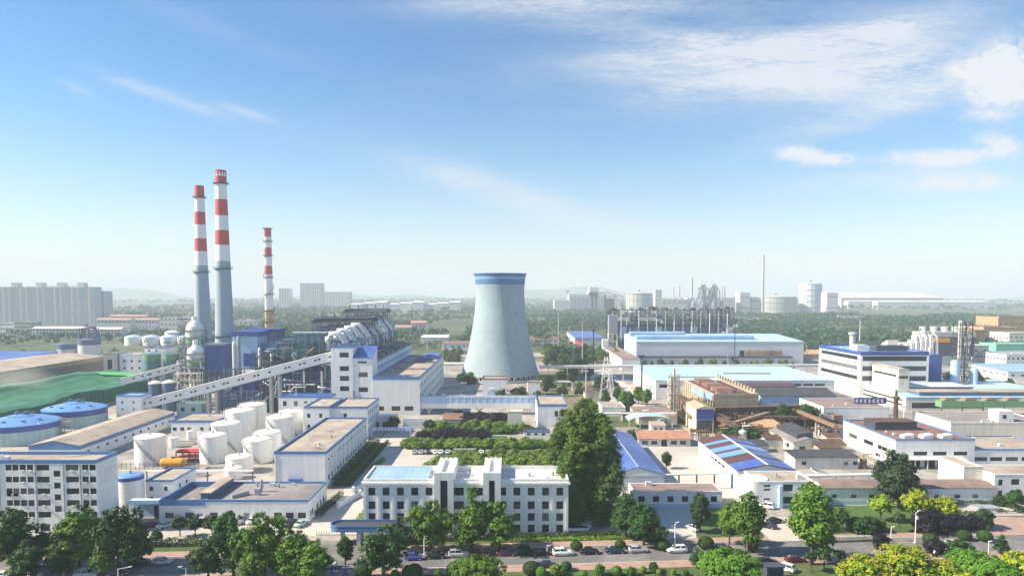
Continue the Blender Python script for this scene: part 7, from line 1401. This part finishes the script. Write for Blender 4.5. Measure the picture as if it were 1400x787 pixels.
# garden masses: rows of small individual trees
for i, (xa, xb, Y, n, h, leaf, lab, key) in enumerate(((-42, 6, 257, 15, 3.2, 'leaf_orchard', 'leafy garden tree in the row behind the parked cars', 'shrub'), (-40, 20, 263, 17, 3.0, 'leaf_orchard', 'leafy garden tree in the second row behind the parked cars', 'shrub'), (2, 36, 258, 11, 3.0, 'leaf_mid', 'leafy garden tree in the row right of the balustrade', 'shrub'),
        (-26, 24, 232, 16, 3.2, 'leaf_orchard', 'small fruit tree in the farthest orchard row behind the office', 'shrub'), (-28, 25, 227, 17, 3.0, 'leaf_orchard', 'small fruit tree in the third orchard row behind the office', 'shrub'), (-29, 26, 222, 17, 3.0, 'leaf_orchard', 'small fruit tree in the second orchard row behind the office', 'shrub'), (-30, 26, 217, 18, 2.8, 'leaf_orchard', 'small fruit tree in the nearest orchard row behind the office', 'shrub'),
        (-23, 25, 237.5, 18, 2.2, 'leaf_orchard', 'small fruit tree in the fifth orchard row behind the office', 'shrub'), (-22, 26, 243, 18, 2.0, 'leaf_orchard', 'small fruit tree in the sixth orchard row behind the office', 'shrub'), (-21, 26, 248, 17, 1.8, 'leaf_orchard', 'small fruit tree in the last orchard row before the parked cars', 'shrub'),
        (-36, -10, 271, 9, 4.3, 'leaf_purple', 'dark purple-leaved shrub between notice wall and lawn', 'shrub'), (-30, -16, 277, 5, 4.2, 'leaf_purple', 'dark purple-leaved shrub behind the notice wall row', 'shrub'), (-22, -1, 306, 8, 4.6, 'leaf_purple', 'dark purple shrub before the elevated gallery', 'shrub'), (-27, -12, 313, 4, 4.6, 'leaf_purple', 'dark purple shrub under the elevated gallery', 'shrub'), (-36, -2, 284, 10, 3, 'leaf_mid', 'low green shrub on the garden lawn behind the purple shrubs', 'shrub'), (-34, 4, 298, 12, 3.2, 'leaf_orchard', 'light green shrub before the elevated gallery', 'shrub'), (-3, 8, 288, 5, 3.5, 'leaf_orchard', 'light green garden shrub at the lawn edge by the stone gatehouse', 'shrub'), (-36.5, -33, 289, 3, 5, 'leaf_dark', 'dark garden tree right of the notice wall', 'small'), (-53, -48.5, 290, 3, 5.5, 'leaf_dark', 'dark garden tree left of the notice wall', 'small'),
        (46, 60, 268, 6, 4.5, 'leaf_dark', 'dark shrub on the rubble between red-roofed house and ore house', 'shrub'), (84, 96, 272, 6, 5, 'leaf_dark', 'dark shrub below the narrow blue-fronted house', 'shrub'), (118, 134, 303, 5, 9, 'leaf_dark', 'tree standing among the rust conveyors and cream workshop', 'oval'), (140, 176, 330, 8, 6, 'leaf_mid', 'tree on the roof line left of the podium hall', 'oval'))):
    for k in range(n):
        x = xa+(xb-xa)*(k+random.uniform(.2, .8))/n; plant(key, x, Y+random.uniform(-1.2, 1.2), h*random.uniform(.8, 1.2), leaf, lab, 'shrub' if key == 'shrub' else 'tree', lab.split(' in the')[0]+'s '+str(i) if False else 'planting: '+lab, 1.25)
# trees of the middle distance
def scatter(n, x0, x1, y0, y1, h0, h1, keys, leafs, lab, seed, sx=1.1):
    R = random.Random(seed)
    for k in range(n): plant(R.choice(keys), R.uniform(x0, x1), R.uniform(y0, y1), R.uniform(h0, h1), R.choice(leafs), lab, 'tree', 'planting: '+lab, sx)
BK = ['broad_a', 'broad_b', 'oval', 'broad_c']
scatter(26, 24, 56, 470, 580, 9, 17, BK, ['leaf_mid', 'leaf_dark', 'leaf_forest'], 'tree in the green strip right of the cooling tower', 1); scatter(22, 16, 60, 375, 450, 5, 10, BK, ['leaf_mid', 'leaf_dark', 'leaf_hedge'], 'tree in the green plot in front of the elevated pipeline', 2); scatter(10, 36, 70, 340, 372, 6, 10, ['oval', 'conifer'], ['leaf_dark', 'leaf_mid'], 'dark tree by the huts and lattice pylons', 3)
scatter(24, 62, 95, 560, 660, 8, 12, BK, ['leaf_mid', 'leaf_forest'], 'roadside tree along the works road beside the side annex', 4); scatter(18, 30, 60, 590, 700, 8, 12, BK, ['leaf_mid', 'leaf_forest'], 'tree beyond the masts by the far works road', 14); R = random.Random(77)
for k in range(22): plant(R.choice(['oval', 'conifer']), 102+k*5.4+R.uniform(-1, 1), 528+R.uniform(-2, 2), R.uniform(5, 9.5), R.choice(['leaf_dark', 'leaf_mid']), 'clipped tree in the row below the tall warehouse canopy', 'tree', 'trees below the tall warehouse', 1.1)
scatter(16, 262, 300, 395, 440, 6, 12, BK, ['leaf_mid', 'leaf_dark', 'leaf_hedge'], 'tree right of the lattice tower before the white factory', 5); scatter(8, 245, 262, 420, 450, 8, 12, BK, ['leaf_dark'], 'dark tree between royal blue tower block and lattice tower', 6); scatter(10, -8, 16, 380, 410, 3, 5, ['small', 'shrub'], ['leaf_dark', 'leaf_hedge'], 'shrub at the foot of the cooling tower', 7)
scatter(14, -62, -45, 560, 640, 8, 12, BK, ['leaf_mid', 'leaf_forest_pale'], 'tree beyond the end of the turbine hall', 8); scatter(18, -290, -215, 560, 640, 8, 12, BK, ['leaf_forest', 'leaf_mid'], 'tree between the silos and white oil tanks', 9); scatter(12, -330, -215, 700, 760, 8, 14, BK, ['leaf_forest', 'leaf_mid'], 'hazy tree in front of the white oil tanks', 10); scatter(22, -500, -320, 800, 880, 8, 13, BK, ['leaf_forest', 'leaf_mid'], 'hazy tree by the pale rows of flats', 11)
scatter(12, -38, -20, 440, 470, 4, 8, ['small', 'shrub'], ['leaf_mid', 'leaf_dark'], 'small tree between turbine hall and cooling tower', 12); scatter(16, 180, 225, 520, 620, 6, 10, BK, ['leaf_forest', 'leaf_mid'], 'tree in the gap between warehouse and ribbon-window block', 13)
# distant woods: one mass
def woods(name, label, regions, leaf):
    Cs, Ns, Ss = [], [], []
    for (x0, x1, y0, y1, n, h0, h1, q, s) in regions:
        x = rng.uniform(x0, x1, n); y = rng.uniform(y0, y1, n); keep = (np.sin(x*.011+y*.004)+np.sin(y*.013-x*.005)+np.sin(x*.031+1)*.5) > -1.1
        x, y = x[keep], y[keep]; k = len(x); h = rng.uniform(h0, h1, k)*(1+.25*np.sin(x*.02)*np.sin(y*.017))
        d = unit(k*q).reshape(k, q, 3); d[:, :, 2] = np.abs(d[:, :, 2])*.8+.1*d[:, :, 2]
        r = rng.uniform(.7, 1.05, (k, q, 1)); c = np.stack([x, y, h*.52], 1)[:, None, :]+d*r*np.stack([h*.42, h*.42, h*.5], 1)[:, None, :]
        nn = d+np.array((0, 0, .4))+rng.normal(size=d.shape)*.4; nn /= np.linalg.norm(nn, axis=2)[:, :, None]
        Cs.append(c.reshape(-1, 3)); Ns.append(nn.reshape(-1, 3)); Ss.append((np.repeat(h, q)*s)*rng.uniform(.6, 1.3, k*q))
    me = quads_mesh(name, np.concatenate(Cs), np.concatenate(Ns), np.concatenate(Ss), [leaf]); tag(put(name, me), label, 'woods', None, 'stuff')
woods('woods', 'dark belt of woodland filling the plain beyond the works', [(-60, 900, 760, 1250, 3600, 8, 14, 30, .13), (100, 1100, 1250, 1750, 2600, 9, 15, 22, .16), (-1000, 300, 1350, 2600, 2600, 9, 15, 20, .17), (240, 900, 620, 800, 900, 7, 11, 30, .13), (-1500, 2500, 2300, 4200, 2600, 11, 18, 18, .24), (-2800, 3500, 4200, 7200, 2200, 14, 24, 16, .34), (-700, -150, 930, 1350, 1500, 7, 12, 26, .14), (-700, -330, 560, 900, 500, 6, 10, 28, .13), (-330, -90, 820, 1000, 500, 6, 11, 28, .13), (-2000, -600, 1300, 2300, 1500, 9, 15, 20, .17)], 'leaf_forest')
woods('young_woods', 'paler strips of young trees and scrub among the woods', [(-140, 70, 720, 900, 500, 4, 8, 26, .14), (0, 420, 860, 905, 260, 5, 8, 26, .14), (60, 700, 1180, 1230, 420, 6, 9, 22, .15), (60, 1000, 1320, 1375, 420, 6, 9, 22, .15), (150, 560, 680, 705, 260, 4, 7, 26, .14), (-600, -250, 880, 960, 260, 4, 7, 26, .14)], 'leaf_forest_pale')
# ================================================================ vehicles, street furniture, people
def carpaint(name, c): mat('paint_'+name, c, .3, metal=.0, var=.02, spec=.6)
for n_, c in (('white', (.80, .80, .80)), ('black', (.012, .013, .016)), ('navy', (.02, .028, .06)), ('red', (.085, .008, .012)), ('wine', (.13, .015, .03)), ('silver', (.42, .44, .47)), ('blue', (.05, .08, .38)), ('mint', (.45, .60, .58)), ('purple', (.05, .03, .14)), ('paleblue', (.50, .58, .66))): carpaint(n_, c)
def car_proto(kind):
    """x forward; body lofted from stations, glass band, wheels, lights"""
    L_, W_ = (4.6, 1.82) if kind == 'sedan' else ((4.7, 1.9) if kind == 'suv' else (4.2, 1.75)); h = L_/2
    hood = .92 if kind != 'suv' else 1.05; roof = {'sedan': 1.45, 'suv': 1.72, 'hatch': 1.52}[kind]; tail = {'sedan': 1.02, 'suv': 1.12, 'hatch': 1.02}[kind]
    st = [(-h, .42, .72, .80), (-h+.12, .30, tail-.05, .92), (-h+.7, .25, tail, .98), (-h*.3, .22, hood+.06, 1.0), (h*.30, .22, hood+.04, 1.0), (h-.75, .25, hood-.06, .97), (h-.15, .30, hood-.24, .88), (h, .40, .62, .74)]
    b = MB(); vs = []; 
    for x, z0, z1, w in st:
        y = W_/2*w; c = .12; vs += [(x, -y*.94, z0), (x, -y, z0+.2), (x, -y, z1-c), (x, -y*.86, z1), (x, y*.86, z1), (x, y, z1-c), (x, y, z0+.2), (x, y*.94, z0)]
    n = len(st); fs = [(j*8+k, (j+1)*8+k, (j+1)*8+(k+1) % 8, j*8+(k+1) % 8) for j in range(n-1) for k in range(8)]
    b.add(vs, fs+[tuple(range(8)), tuple(range((n-1)*8+7, (n-1)*8-1, -1))], 0, True)
    # roof and pillars
    xb0, xb1, xf1, xf0 = {'sedan': (-h+.75, -h*.42, h*.10, h*.44), 'suv': (-h+.14, -h+.55, h*.12, h*.46), 'hatch': (-h+.16, -h+.62, h*.10, h*.48)}[kind]
    wy, ry = W_/2*.90, W_/2*.70
    b.add([(xb1, -ry, roof-.06), (xf1, -ry, roof-.06), (xf1, ry, roof-.06), (xb1, ry, roof-.06), (xb1+.12, -ry*.9, roof), (xf1-.15, -ry*.9, roof), (xf1-.15, ry*.9, roof), (xb1+.12, ry*.9, roof)], [(0, 1, 5, 4), (1, 2, 6, 5), (2, 3, 7, 6), (3, 0, 4, 7), (4, 5, 6, 7)], 0, True)
    zb = hood-.05
    for s in (-1, 1):
        for (p, q) in (((xb0, s*wy, zb), (xb1, s*ry, roof-.05)), ((xf0, s*wy, zb), (xf1, s*ry, roof-.05)), (((xb0+xf0)/2-.1, s*wy, zb), ((xb1+xf1)/2, s*ry, roof-.05))): b.bar(p, q, .075)
    parts = {'body': (b.mesh('body', ['paint_white']), True)}
    g = MB(); i = .985; v = [(xb0+.05, -wy*i, zb), (xf0-.05, -wy*i, zb), (xf0-.05, wy*i, zb), (xb0+.05, wy*i, zb), (xb1+.02, -ry*i, roof-.07), (xf1-.02, -ry*i, roof-.07), (xf1-.02, ry*i, roof-.07), (xb1+.02, ry*i, roof-.07)]
    g.add(v, [(0, 1, 5, 4), (1, 2, 6, 5), (2, 3, 7, 6), (3, 0, 4, 7)]); parts['windows'] = (g.mesh('windows', ['glass']), False)
    w = MB(); w.lathe([(.02, -.1), (.2, -.11), (.33, -.1), (.34, 0), (.33, .1), (.2, .11), (.02, .1)], n=18, mis=[1, 0, 0, 0, 0, 1]); w.v = [(x, z, y+.34) for x, y, z in w.v]; wm = w.mesh('wheel', ['tyre', 'chrome'])
    l = MB(); l.box(-.06, .06, -.2, .2, -.07, .07); hl = l.mesh('headlight', ['lamp_lens']); tl = l.mesh('taillight', ['tail_lens'])
    t = [('body', parts['body'][0], (0, 0, 0)), ('windows', parts['windows'][0], (0, 0, 0))]
    for x in (-h*.62, h*.62):
        for s in (-1, 1): t.append(('wheel', wm, (x, s*(W_/2-.1), 0)))
    for s in (-1, 1): t.append(('headlight', hl, (h-.12, s*W_*.32, .66))); t.append(('taillight', tl, (-h+.06, s*W_*.34, .80)))
    return t
CARS = {k: car_proto(k) for k in ('sedan', 'suv', 'hatch')}
def car(kind, px, py, ang, paint, label, group=None, z=.0, y=None):
    x, yy = G(px, py) if y is None else (XY(px, py, y), y); t = thing('parked_car', label, 'car', (x, yy, z), ang, group)
    for n_, me, loc in CARS[kind]:
        o = put(n_, me, t, loc)
        if n_ == 'body': o.material_slots[0].link = 'OBJECT'; o.material_slots[0].material = MATS['paint_'+paint]
    return t
A = atan2(SL, 1)
for kind, px, py, fl, paint, lab in (('hatch', 566, 764, 0, 'blue', 'bright blue hatchback parked at the far kerb right of the gatehouse tree'), ('sedan', 656, 758.5, 0, 'red', 'dark red car half hidden behind the rounded tree top'), ('sedan', 692, 758, 0, 'wine', 'dark red saloon left of the dark clipped bush'), ('sedan', 739, 757.5, 0, 'black', 'black saloon between the clipped bush and the white people carrier'), ('suv', 769.5, 758, 0, 'white', 'white people carrier in the row of dark cars at the far kerb'), ('sedan', 806, 756, 0, 'black', 'black saloon right of the white people carrier'), ('sedan', 841, 755, 0, 'navy', 'dark navy saloon last in the row at the far kerb'), ('suv', 925, 754, 1, 'white', 'white estate car at the far kerb beside the round bushes'),
        ('hatch', 222, 770.5, 0, 'silver', 'silver hatchback alone at the far kerb left of the slim lamp post'), ('sedan', 191, 771, 0, 'black', 'dark car under the big dark tree by the road'), ('suv', 35, 774, 0, 'black', 'black off-roader under the left edge tree'), ('sedan', 66, 773, 0, 'paleblue', 'pale car glimpsed between trees at the far left kerb'), ('sedan', 5, 790, 0, 'white', 'white car roof cut by the bottom left corner'), ('sedan', 41, 790, 0, 'white', 'white car roof at the bottom edge near the left corner'), ('suv', 118, 788, 0, 'silver', 'pale van-like car roof at the bottom edge under the trees'), ('sedan', 160, 786, 0, 'navy', 'dark car on the road below the big dark tree'),
        ('sedan', 1088, 768, 0, 'red', 'dark red saloon on the road at the car park entrance'), ('sedan', 748, 775, 0, 'navy', 'dark car hidden behind bushes at the near kerb'), ('sedan', 1303, 745, 0, 'silver', 'silver-blue saloon on the road below the purple shrubs')):
    car(kind, px, py, A+(pi if fl else 0), paint, lab)
for kind, px, py, ang, paint, lab in (('sedan', 206, 720, .95, 'wine', 'wine red car angled by the dark doorway under the canopy'), ('sedan', 227, 720, 1.0, 'paleblue', 'pale blue-white car angled beside the wine red one'), ('sedan', 386, 717, 1.3, 'paleblue', 'pale car parked before the workshop windows, left of the dark one'), ('suv', 398, 717, 1.3, 'navy', 'dark navy car parked before the workshop between two pale ones'), ('sedan', 412, 718, 1.3, 'mint', 'mint green car parked at the workshop corner'),
        ('sedan', 276, 714, 1.4, 'white', 'white car behind the second small lot tree'), ('sedan', 331, 714, 1.4, 'silver', 'silver car behind the darker lot tree'), ('sedan', 346, 714, 1.4, 'white', 'white car nose out by the workshop doors'), ('hatch', 947, 724, 2.0, 'white', 'white hatchback standing on the driveway by the lawn'), ('suv', 1047, 694, 2.5, 'white', 'white car by the slit windows of the two-storey office'), ('sedan', 1060, 714, .25, 'black', 'black car in the small car park behind the navy one'), ('sedan', 1049, 720.5, 2.5, 'navy', 'navy saloon at the edge of the small car park lawn'), ('sedan', 1168, 725, 2.6, 'purple', 'purple-black car beside the dark shrubs'), ('suv', 1072, 779, 2.35, 'white', 'white car beside the blue kiosk at the bottom edge'), ('suv', 1050, 772, .2, 'black', 'dark car behind the blue kiosk')):
    car(kind, px, py, ang, paint, lab)
for px, paint, lab in ((567, 'silver', 'silver car in the garden car park, first from the works road'), (576, 'silver', 'silver car in the garden car park, second from the works road'), (586, 'navy', 'dark bluish car in the garden car park'), (595.5, 'white', 'white car in the garden car park beside the dark bluish one'), (603, 'white', 'white car in the garden car park between two others'), (612.5, 'paleblue', 'pale blue car ending the garden car park row'), (658, 'white', 'white car alone behind the orchard rows'), (667, 'silver', 'silver car peeping over the orchard rows'), (735, 'white', 'white car on the path by the big poplars')):
    car('sedan', px, 619.5, pi/2+.05, paint, lab)
for kind, px, py, fl, paint, lab in (('hatch', 872, 754, 0, 'silver', 'silver hatchback alone between navy saloon and round bush'), ('sedan', 596, 762, 0, 'black', 'black saloon behind the blue hatchback under the office trees'), ('suv', 627, 760, 0, 'silver', 'silver off-roader by the dark bins under the office trees'), ('sedan', 988, 751, 0, 'navy', 'navy car at the kerb right of the large round bush'), ('sedan', 1010, 768, 1, 'silver', 'silver saloon driving behind the wide bright crown'), ('sedan', 660, 770, 1, 'paleblue', 'pale blue saloon driving behind the rounded tree top'), ('sedan', 446, 775, 1, 'white', 'white saloon driving past the entrance drive')):
    car(kind, px, py, A+(pi if fl else 0), paint, lab)
# street lamps
def lamp(px, pyt, pyb, lab, arm=1.6, z=.1, two=False):
    x, y = G(px, pyb, z); h = ZY(pyt, y)-z; t = thing('street_lamp', lab, 'lamp', (x, y, z)); m_ = MB(); m_.tube([(0, 0, 0), (0, 0, h)], [.13, .08], 8); m_.box(-.22, .22, -.22, .22, 0, .25); m_.build('post', 'white_clean', t)
    m_ = MB(); m_.tube([(0, 0, h-.05), (arm, 0, h+.35)], .05, 6)
    if two: m_.tube([(0, 0, h-.05), (-arm, 0, h+.35)], .05, 6); m_.box(.05, .5, -.2, .2, h*.78, h*.88)
    m_.build('arm', 'white_clean', t); m_ = MB(); m_.extr_y([(arm-.2, h+.25), (arm+.6, h+.45), (arm+.6, h+.55), (arm-.2, h+.42)], -.16, .16); m_.build('lamp_head', 'steel_pale', t)
lamp(284.5, 734, 766, 'slim white lamp post on the pavement by the lot hedge', .4); lamp(922.5, 716, 752, 'white post standing behind the white estate car', .3); lamp(1251, 700, 742, 'tall white lamp post in front of the purple shrubs', .5, two=True); lamp(162, 777, 800, 'white lamp arm rising at the bottom edge below the dark tree', 2.2); lamp(255, 777, 800, 'curved white lamp arm on the roadway left of the leafy pair', -1.4); lamp(580, 735, 758, 'thin pole on the pavement by the bright office tree', .2); lamp(1218, 722, 738, 'short white lamp post by the dark shrubs and kerb', .2); lamp(1351, 742, 765, 'thin dark-looking pole at the near kerb left of the cone tree', .1, z=.04)
lamp(748, 748, 758, 'short post between parked dark cars', .1)
# blue standing letters at the bottom edge
mat('letter_blue', (.04, .07, .42), .45)
STK = [[(0, 0, .18, 1.6), (.95, 0, 1.13, 1.6), (0, 1.42, 1.13, 1.6), (0, .7, 1.13, .86), (0, 0, 1.13, .16)], [(.5, 0, .66, 1.7), (0, .5, 1.2, .66), (0, 1.15, 1.2, 1.3), (0, .5, .15, 1.3), (1.05, .5, 1.2, 1.3)], [(0, 0, .15, 1.6), (1.0, 0, 1.15, 1.6), (0, 1.45, 1.15, 1.6), (.3, .3, .85, .45), (.3, .65, .85, .8), (.3, 1.0, .85, 1.15), (.5, .3, .64, 1.15)], [(.1, 1.35, 1.1, 1.5), (.5, 0, .66, 1.7), (0, .75, 1.2, .9), (.15, .1, .3, .75), (.9, .1, 1.05, .75)], [(0, 1.45, 1.2, 1.6), (.5, 0, .66, 1.45), (.15, .7, 1.05, .85), (.1, .0, 1.1, .14)]]
for k, px in enumerate((407.5, 423.5, 440, 455.5, 472.5)):
    y = 140.0; x = XY(px, 784, y); m_ = MB()
    for i, (a, z0, b_, z1) in enumerate(STK[k]): m_.box(a*1.25-.75, b_*1.25-.75, -.1-.004*i, .1+.004*i, z0*1.05+.2, z1*1.05+.2)
    m_.box(-.1, .1, -.06, .06, 0, .6); tag(m_.build('standing_letter', 'letter_blue', None, (x, y, .04)), ['blue standing character nearest the leafy tree, like a box with a bar', 'blue standing character second from the left, with a central upright', 'blue standing character in the middle with enclosed strokes', 'blue standing character fourth from the left, with slanting feet', 'blue standing character at the right end, shaped like a T'][k], 'letter')
# white letters in the flower border
m_ = MB(); x0, y0 = G(1141, 744); x1, y1 = G(1196, 742); R = random.Random(12); t = thing('flower_border', 'pale raised border with a row of white letters beside the pavement', 'flower bed', (x0, y0+1.2, .05), atan2(y1-y0, x1-x0)); L_ = x1-x0
m_.box(0, L_, 0, 2.2, 0, .35); m_.build('bed', 'soil', t); m_ = MB(); n_ = 14
for i in range(n_):
    a = L_*(i+.15)/n_; w_ = L_/n_*.6; m_.box(a, a+.13, .1, .22, .35, 1.35); m_.box(a+w_-.13, a+w_, .1, .22, .35, 1.35)
    if i % 3 != 1: m_.box(a+.13, a+w_-.13, .11, .21, 1.2, 1.35)
    if i % 2: m_.box(a+.13, a+w_-.13, .115, .205, .75, .9)
m_.build('lettering', 'white_clean', t)
# kiosk, plaza platform, scooters and riders, bins
x, y = G(1057, 790); t = thing('kiosk', 'small blue kiosk with a white frame at the bottom edge beside the bright tree', 'kiosk', (x, y, .1)); m_ = MB(); m_.box(-1.6, 1.6, -1, 1, 0, 2.5); m_.box(-1.9, 1.9, -1.3, 1.3, 2.5, 2.8); m_.build('cabin', 'steel_dark', t); m_ = MB(); m_.box(-1.3, .2, -1.06, -1.0, .9, 2.2); m_.box(.5, 1.3, -1.06, -1.0, 0, 2.2); m_.build('window', 'glass', t); m_ = MB()
for xx in (-1.7, .35, 1.5): m_.box(xx, xx+.2, -1.12, -1.07, 0, 2.5)
m_.build('frame', 'letter_blue', t)
x, y = G(1362, 706); m_ = MB(); m_.prism([(-8, 0), (8, 0), (4, 11), (-9, 12)], 0, .35); m_.prism([(-7, 1), (6.5, 1), (3.3, 9.6), (-7.6, 10.6)], .35, .65); m_.prism([(-2.5, 3), (4, 3), (3.2, 6.5), (-2.7, 6.5)], .65, 1.25, 1); tag(m_.build('stone_plaza', ['pale_road', 'steel_grey'], None, (x, y, .07)), 'stepped pale stone platform with a grey slab before the row house', 'platform')
for k in range(6):
    xx, yy = G(608+k*4.6, 757.5); m_ = MB(); m_.lathe([(.02, 0), (.32, .02), (.36, .9), (.38, 1.0), (.02, 1.08)], 0, 0, 12); tag(m_.build('rubbish_bin', 'steel_dark', None, (xx, yy+.8, .1)), 'dark bin in the row on the pavement under the office trees', 'bin', 'bins on the pavement')
def scooter(px, py, ang, paint, label):
    x, y = G(px, py); t = thing('electric_scooter', label, 'scooter', (x, y, 0), ang); m_ = MB()
    m_.tube([(-.55, 0, .55), (-.2, 0, .42), (.25, 0, .38), (.5, 0, .75), (.45, 0, 1.0)], [.16, .2, .12, .14, .06], 8); m_.box(-.7, .02, -.14, .14, .62, .78); m_.box(-1.0, -.62, -.2, .2, .75, 1.1); m_.build('body', 'paint_'+paint, t)
    for xx in (-.62, .66): w = MB(); w.lathe([(.02, -.05), (.2, -.06), (.25, 0), (.2, .06), (.02, .05)], n=14); w.v = [(p[0]+xx, p[2], p[1]+.25) for p in w.v]; w.build('wheel', 'tyre', t)
    m_ = MB(); m_.tube([(.42, -.34, 1.02), (.46, 0, 1.0), (.42, .34, 1.02)], .03, 6); m_.build('handlebar', 'steel_dark', t); return t
mat('skin', (.45, .28, .19), .6); mat('cloth_white', (.78, .78, .78), .8); mat('cloth_dark', (.04, .05, .09), .8); mat('hair', (.012, .01, .01), .6)
def person(px, py, ang, shirt, label, z=0.0):
    """seated rider: one continuous skinned body with arms reaching to the handlebar"""
    J = [(-.25, 0, .88, .15), (-.2, 0, 1.12, .14), (-.14, 0, 1.34, .16), (-.12, 0, 1.47, .06), (-.09, 0, 1.62, .105), (-.13, .19, 1.38, .065), (.05, .26, 1.2, .045), (.32, .30, 1.06, .035), (.42, .30, 1.03, .035), (-.13, -.19, 1.38, .065), (.05, -.26, 1.2, .045), (.32, -.30, 1.06, .035), (.42, -.30, 1.03, .035), (-.2, .11, .84, .11), (.22, .13, .80, .085), (.25, .13, .42, .055), (.40, .13, .38, .045), (-.2, -.11, .84, .11), (.22, -.13, .80, .085), (.25, -.13, .42, .055), (.40, -.13, .38, .045)]
    E = [(0, 1), (1, 2), (2, 3), (3, 4), (2, 5), (5, 6), (6, 7), (7, 8), (2, 9), (9, 10), (10, 11), (11, 12), (0, 13), (13, 14), (14, 15), (15, 16), (0, 17), (17, 18), (18, 19), (19, 20)]
    me = bpy.data.meshes.new('person'); me.from_pydata([j[:3] for j in J], E, []); x, y = G(px, py); o = put('person', me, None, (x, y, z), ang); mo = o.modifiers.new('skin', 'SKIN'); 
    for v, j in zip(me.skin_vertices[0].data, J): v.radius = (j[3], j[3])
    me.skin_vertices[0].data[0].use_root = True; s = o.modifiers.new('sub', 'SUBSURF'); s.levels = s.render_levels = 2
    dg = bpy.context.evaluated_depsgraph_get(); ev = bpy.data.meshes.new_from_object(o.evaluated_get(dg)); o.modifiers.clear(); o.data = ev; ev.name = 'person'; ev.materials.clear()
    for m in ('skin', shirt, 'cloth_dark'): ev.materials.append(MATS[m])
    for p in ev.polygons: c = p.center; p.material_index = 0 if c.z > 1.5 or c.x > .22 and c.z > .95 else (1 if c.z > .93 else 2); p.use_smooth = True
    m_ = MB(); m_.lathe([(.115, 1.62), (.12, 1.68), (.09, 1.74), (.01, 1.77)], -.1, 0, 14); m_.build('hair', 'hair', o)
    m_ = MB(); m_.lathe([(.005, 1.56), (.02, 1.585), (.008, 1.62)], .015, 0, 8); m_.build('nose', 'skin', o); return tag(o, label, 'person')
scooter(1165, 766, 1.9, 'paleblue', 'pale scooter ridden along the road near the young grey trees'); person(1165, 766, 1.9, 'cloth_white', 'rider in a white shirt on a scooter near the young grey trees')
scooter(1278, 761, .3, 'black', 'dark scooter ridden behind the golden trees'); person(1278, 761, .3, 'cloth_white', 'rider in a white top on a scooter behind the golden trees')
# drifting dust over the coal yard: a soft puff of volume
m_ = MB(); m_.lathe([(.01, -1), (.7, -.7), (1, 0), (.7, .7), (.01, 1)], n=20)
ma = bpy.data.materials.new('dust'); ma.use_nodes = True; N = ma.node_tree.nodes; L = ma.node_tree.links; N.clear(); o_ = N.new('ShaderNodeOutputMaterial'); v_ = N.new('ShaderNodeVolumePrincipled')
tc = N.new('ShaderNodeTexCoord'); ln = N.new('ShaderNodeVectorMath'); ln.operation = 'LENGTH'; L.new(tc.outputs['Object'], ln.inputs[0]); nz = N.new('ShaderNodeTexNoise'); nz.inputs['Scale'].default_value = 2.2; nz.inputs['Detail'].default_value = 4; L.new(tc.outputs['Object'], nz.inputs['Vector'])
mr = N.new('ShaderNodeMapRange'); L.new(ln.outputs['Value'], mr.inputs[0]); mr.inputs[1].default_value = .15; mr.inputs[2].default_value = .85; mr.inputs[3].default_value = 1; mr.inputs[4].default_value = 0
m1 = N.new('ShaderNodeMath'); m1.operation = 'MULTIPLY'; L.new(mr.outputs[0], m1.inputs[0]); L.new(nz.outputs[0], m1.inputs[1]); m2 = N.new('ShaderNodeMath'); m2.operation = 'MULTIPLY'; L.new(m1.outputs[0], m2.inputs[0]); m2.inputs[1].default_value = .055
L.new(m2.outputs[0], v_.inputs['Density']); v_.inputs['Color'].default_value = (.86, .82, .76, 1); L.new(v_.outputs[0], o_.inputs['Volume']); MATS['dust'] = ma
d_ = m_.build('dust', 'dust', None, (XY(22, 522, 345), 345, 15)); d_.scale = (24, 22, 9); d_['kind'] = 'stuff'; d_['label'] = 'drifting puff of brownish dust above the green netted coal yard'
# ================================================================ air
HAZE = 2.0e-4
m_ = MB(); m_.box(-8900, 8900, -300, 8900, -1.2, 175)
ma = bpy.data.materials.new('haze'); ma.use_nodes = True; N = ma.node_tree.nodes; N.clear(); o_ = N.new('ShaderNodeOutputMaterial'); v_ = N.new('ShaderNodeVolumePrincipled')
v_.inputs['Color'].default_value = (.76, .88, 1.0, 1); v_.inputs['Density'].default_value = HAZE; v_.inputs['Anisotropy'].default_value = .0
ma.node_tree.links.new(v_.outputs[0], o_.inputs['Volume']); MATS['haze'] = ma
h_ = m_.build('haze', 'haze'); h_['kind'] = 'stuff'; h_['label'] = 'thin pale haze hanging over the whole plain'; h_['category'] = 'haze'
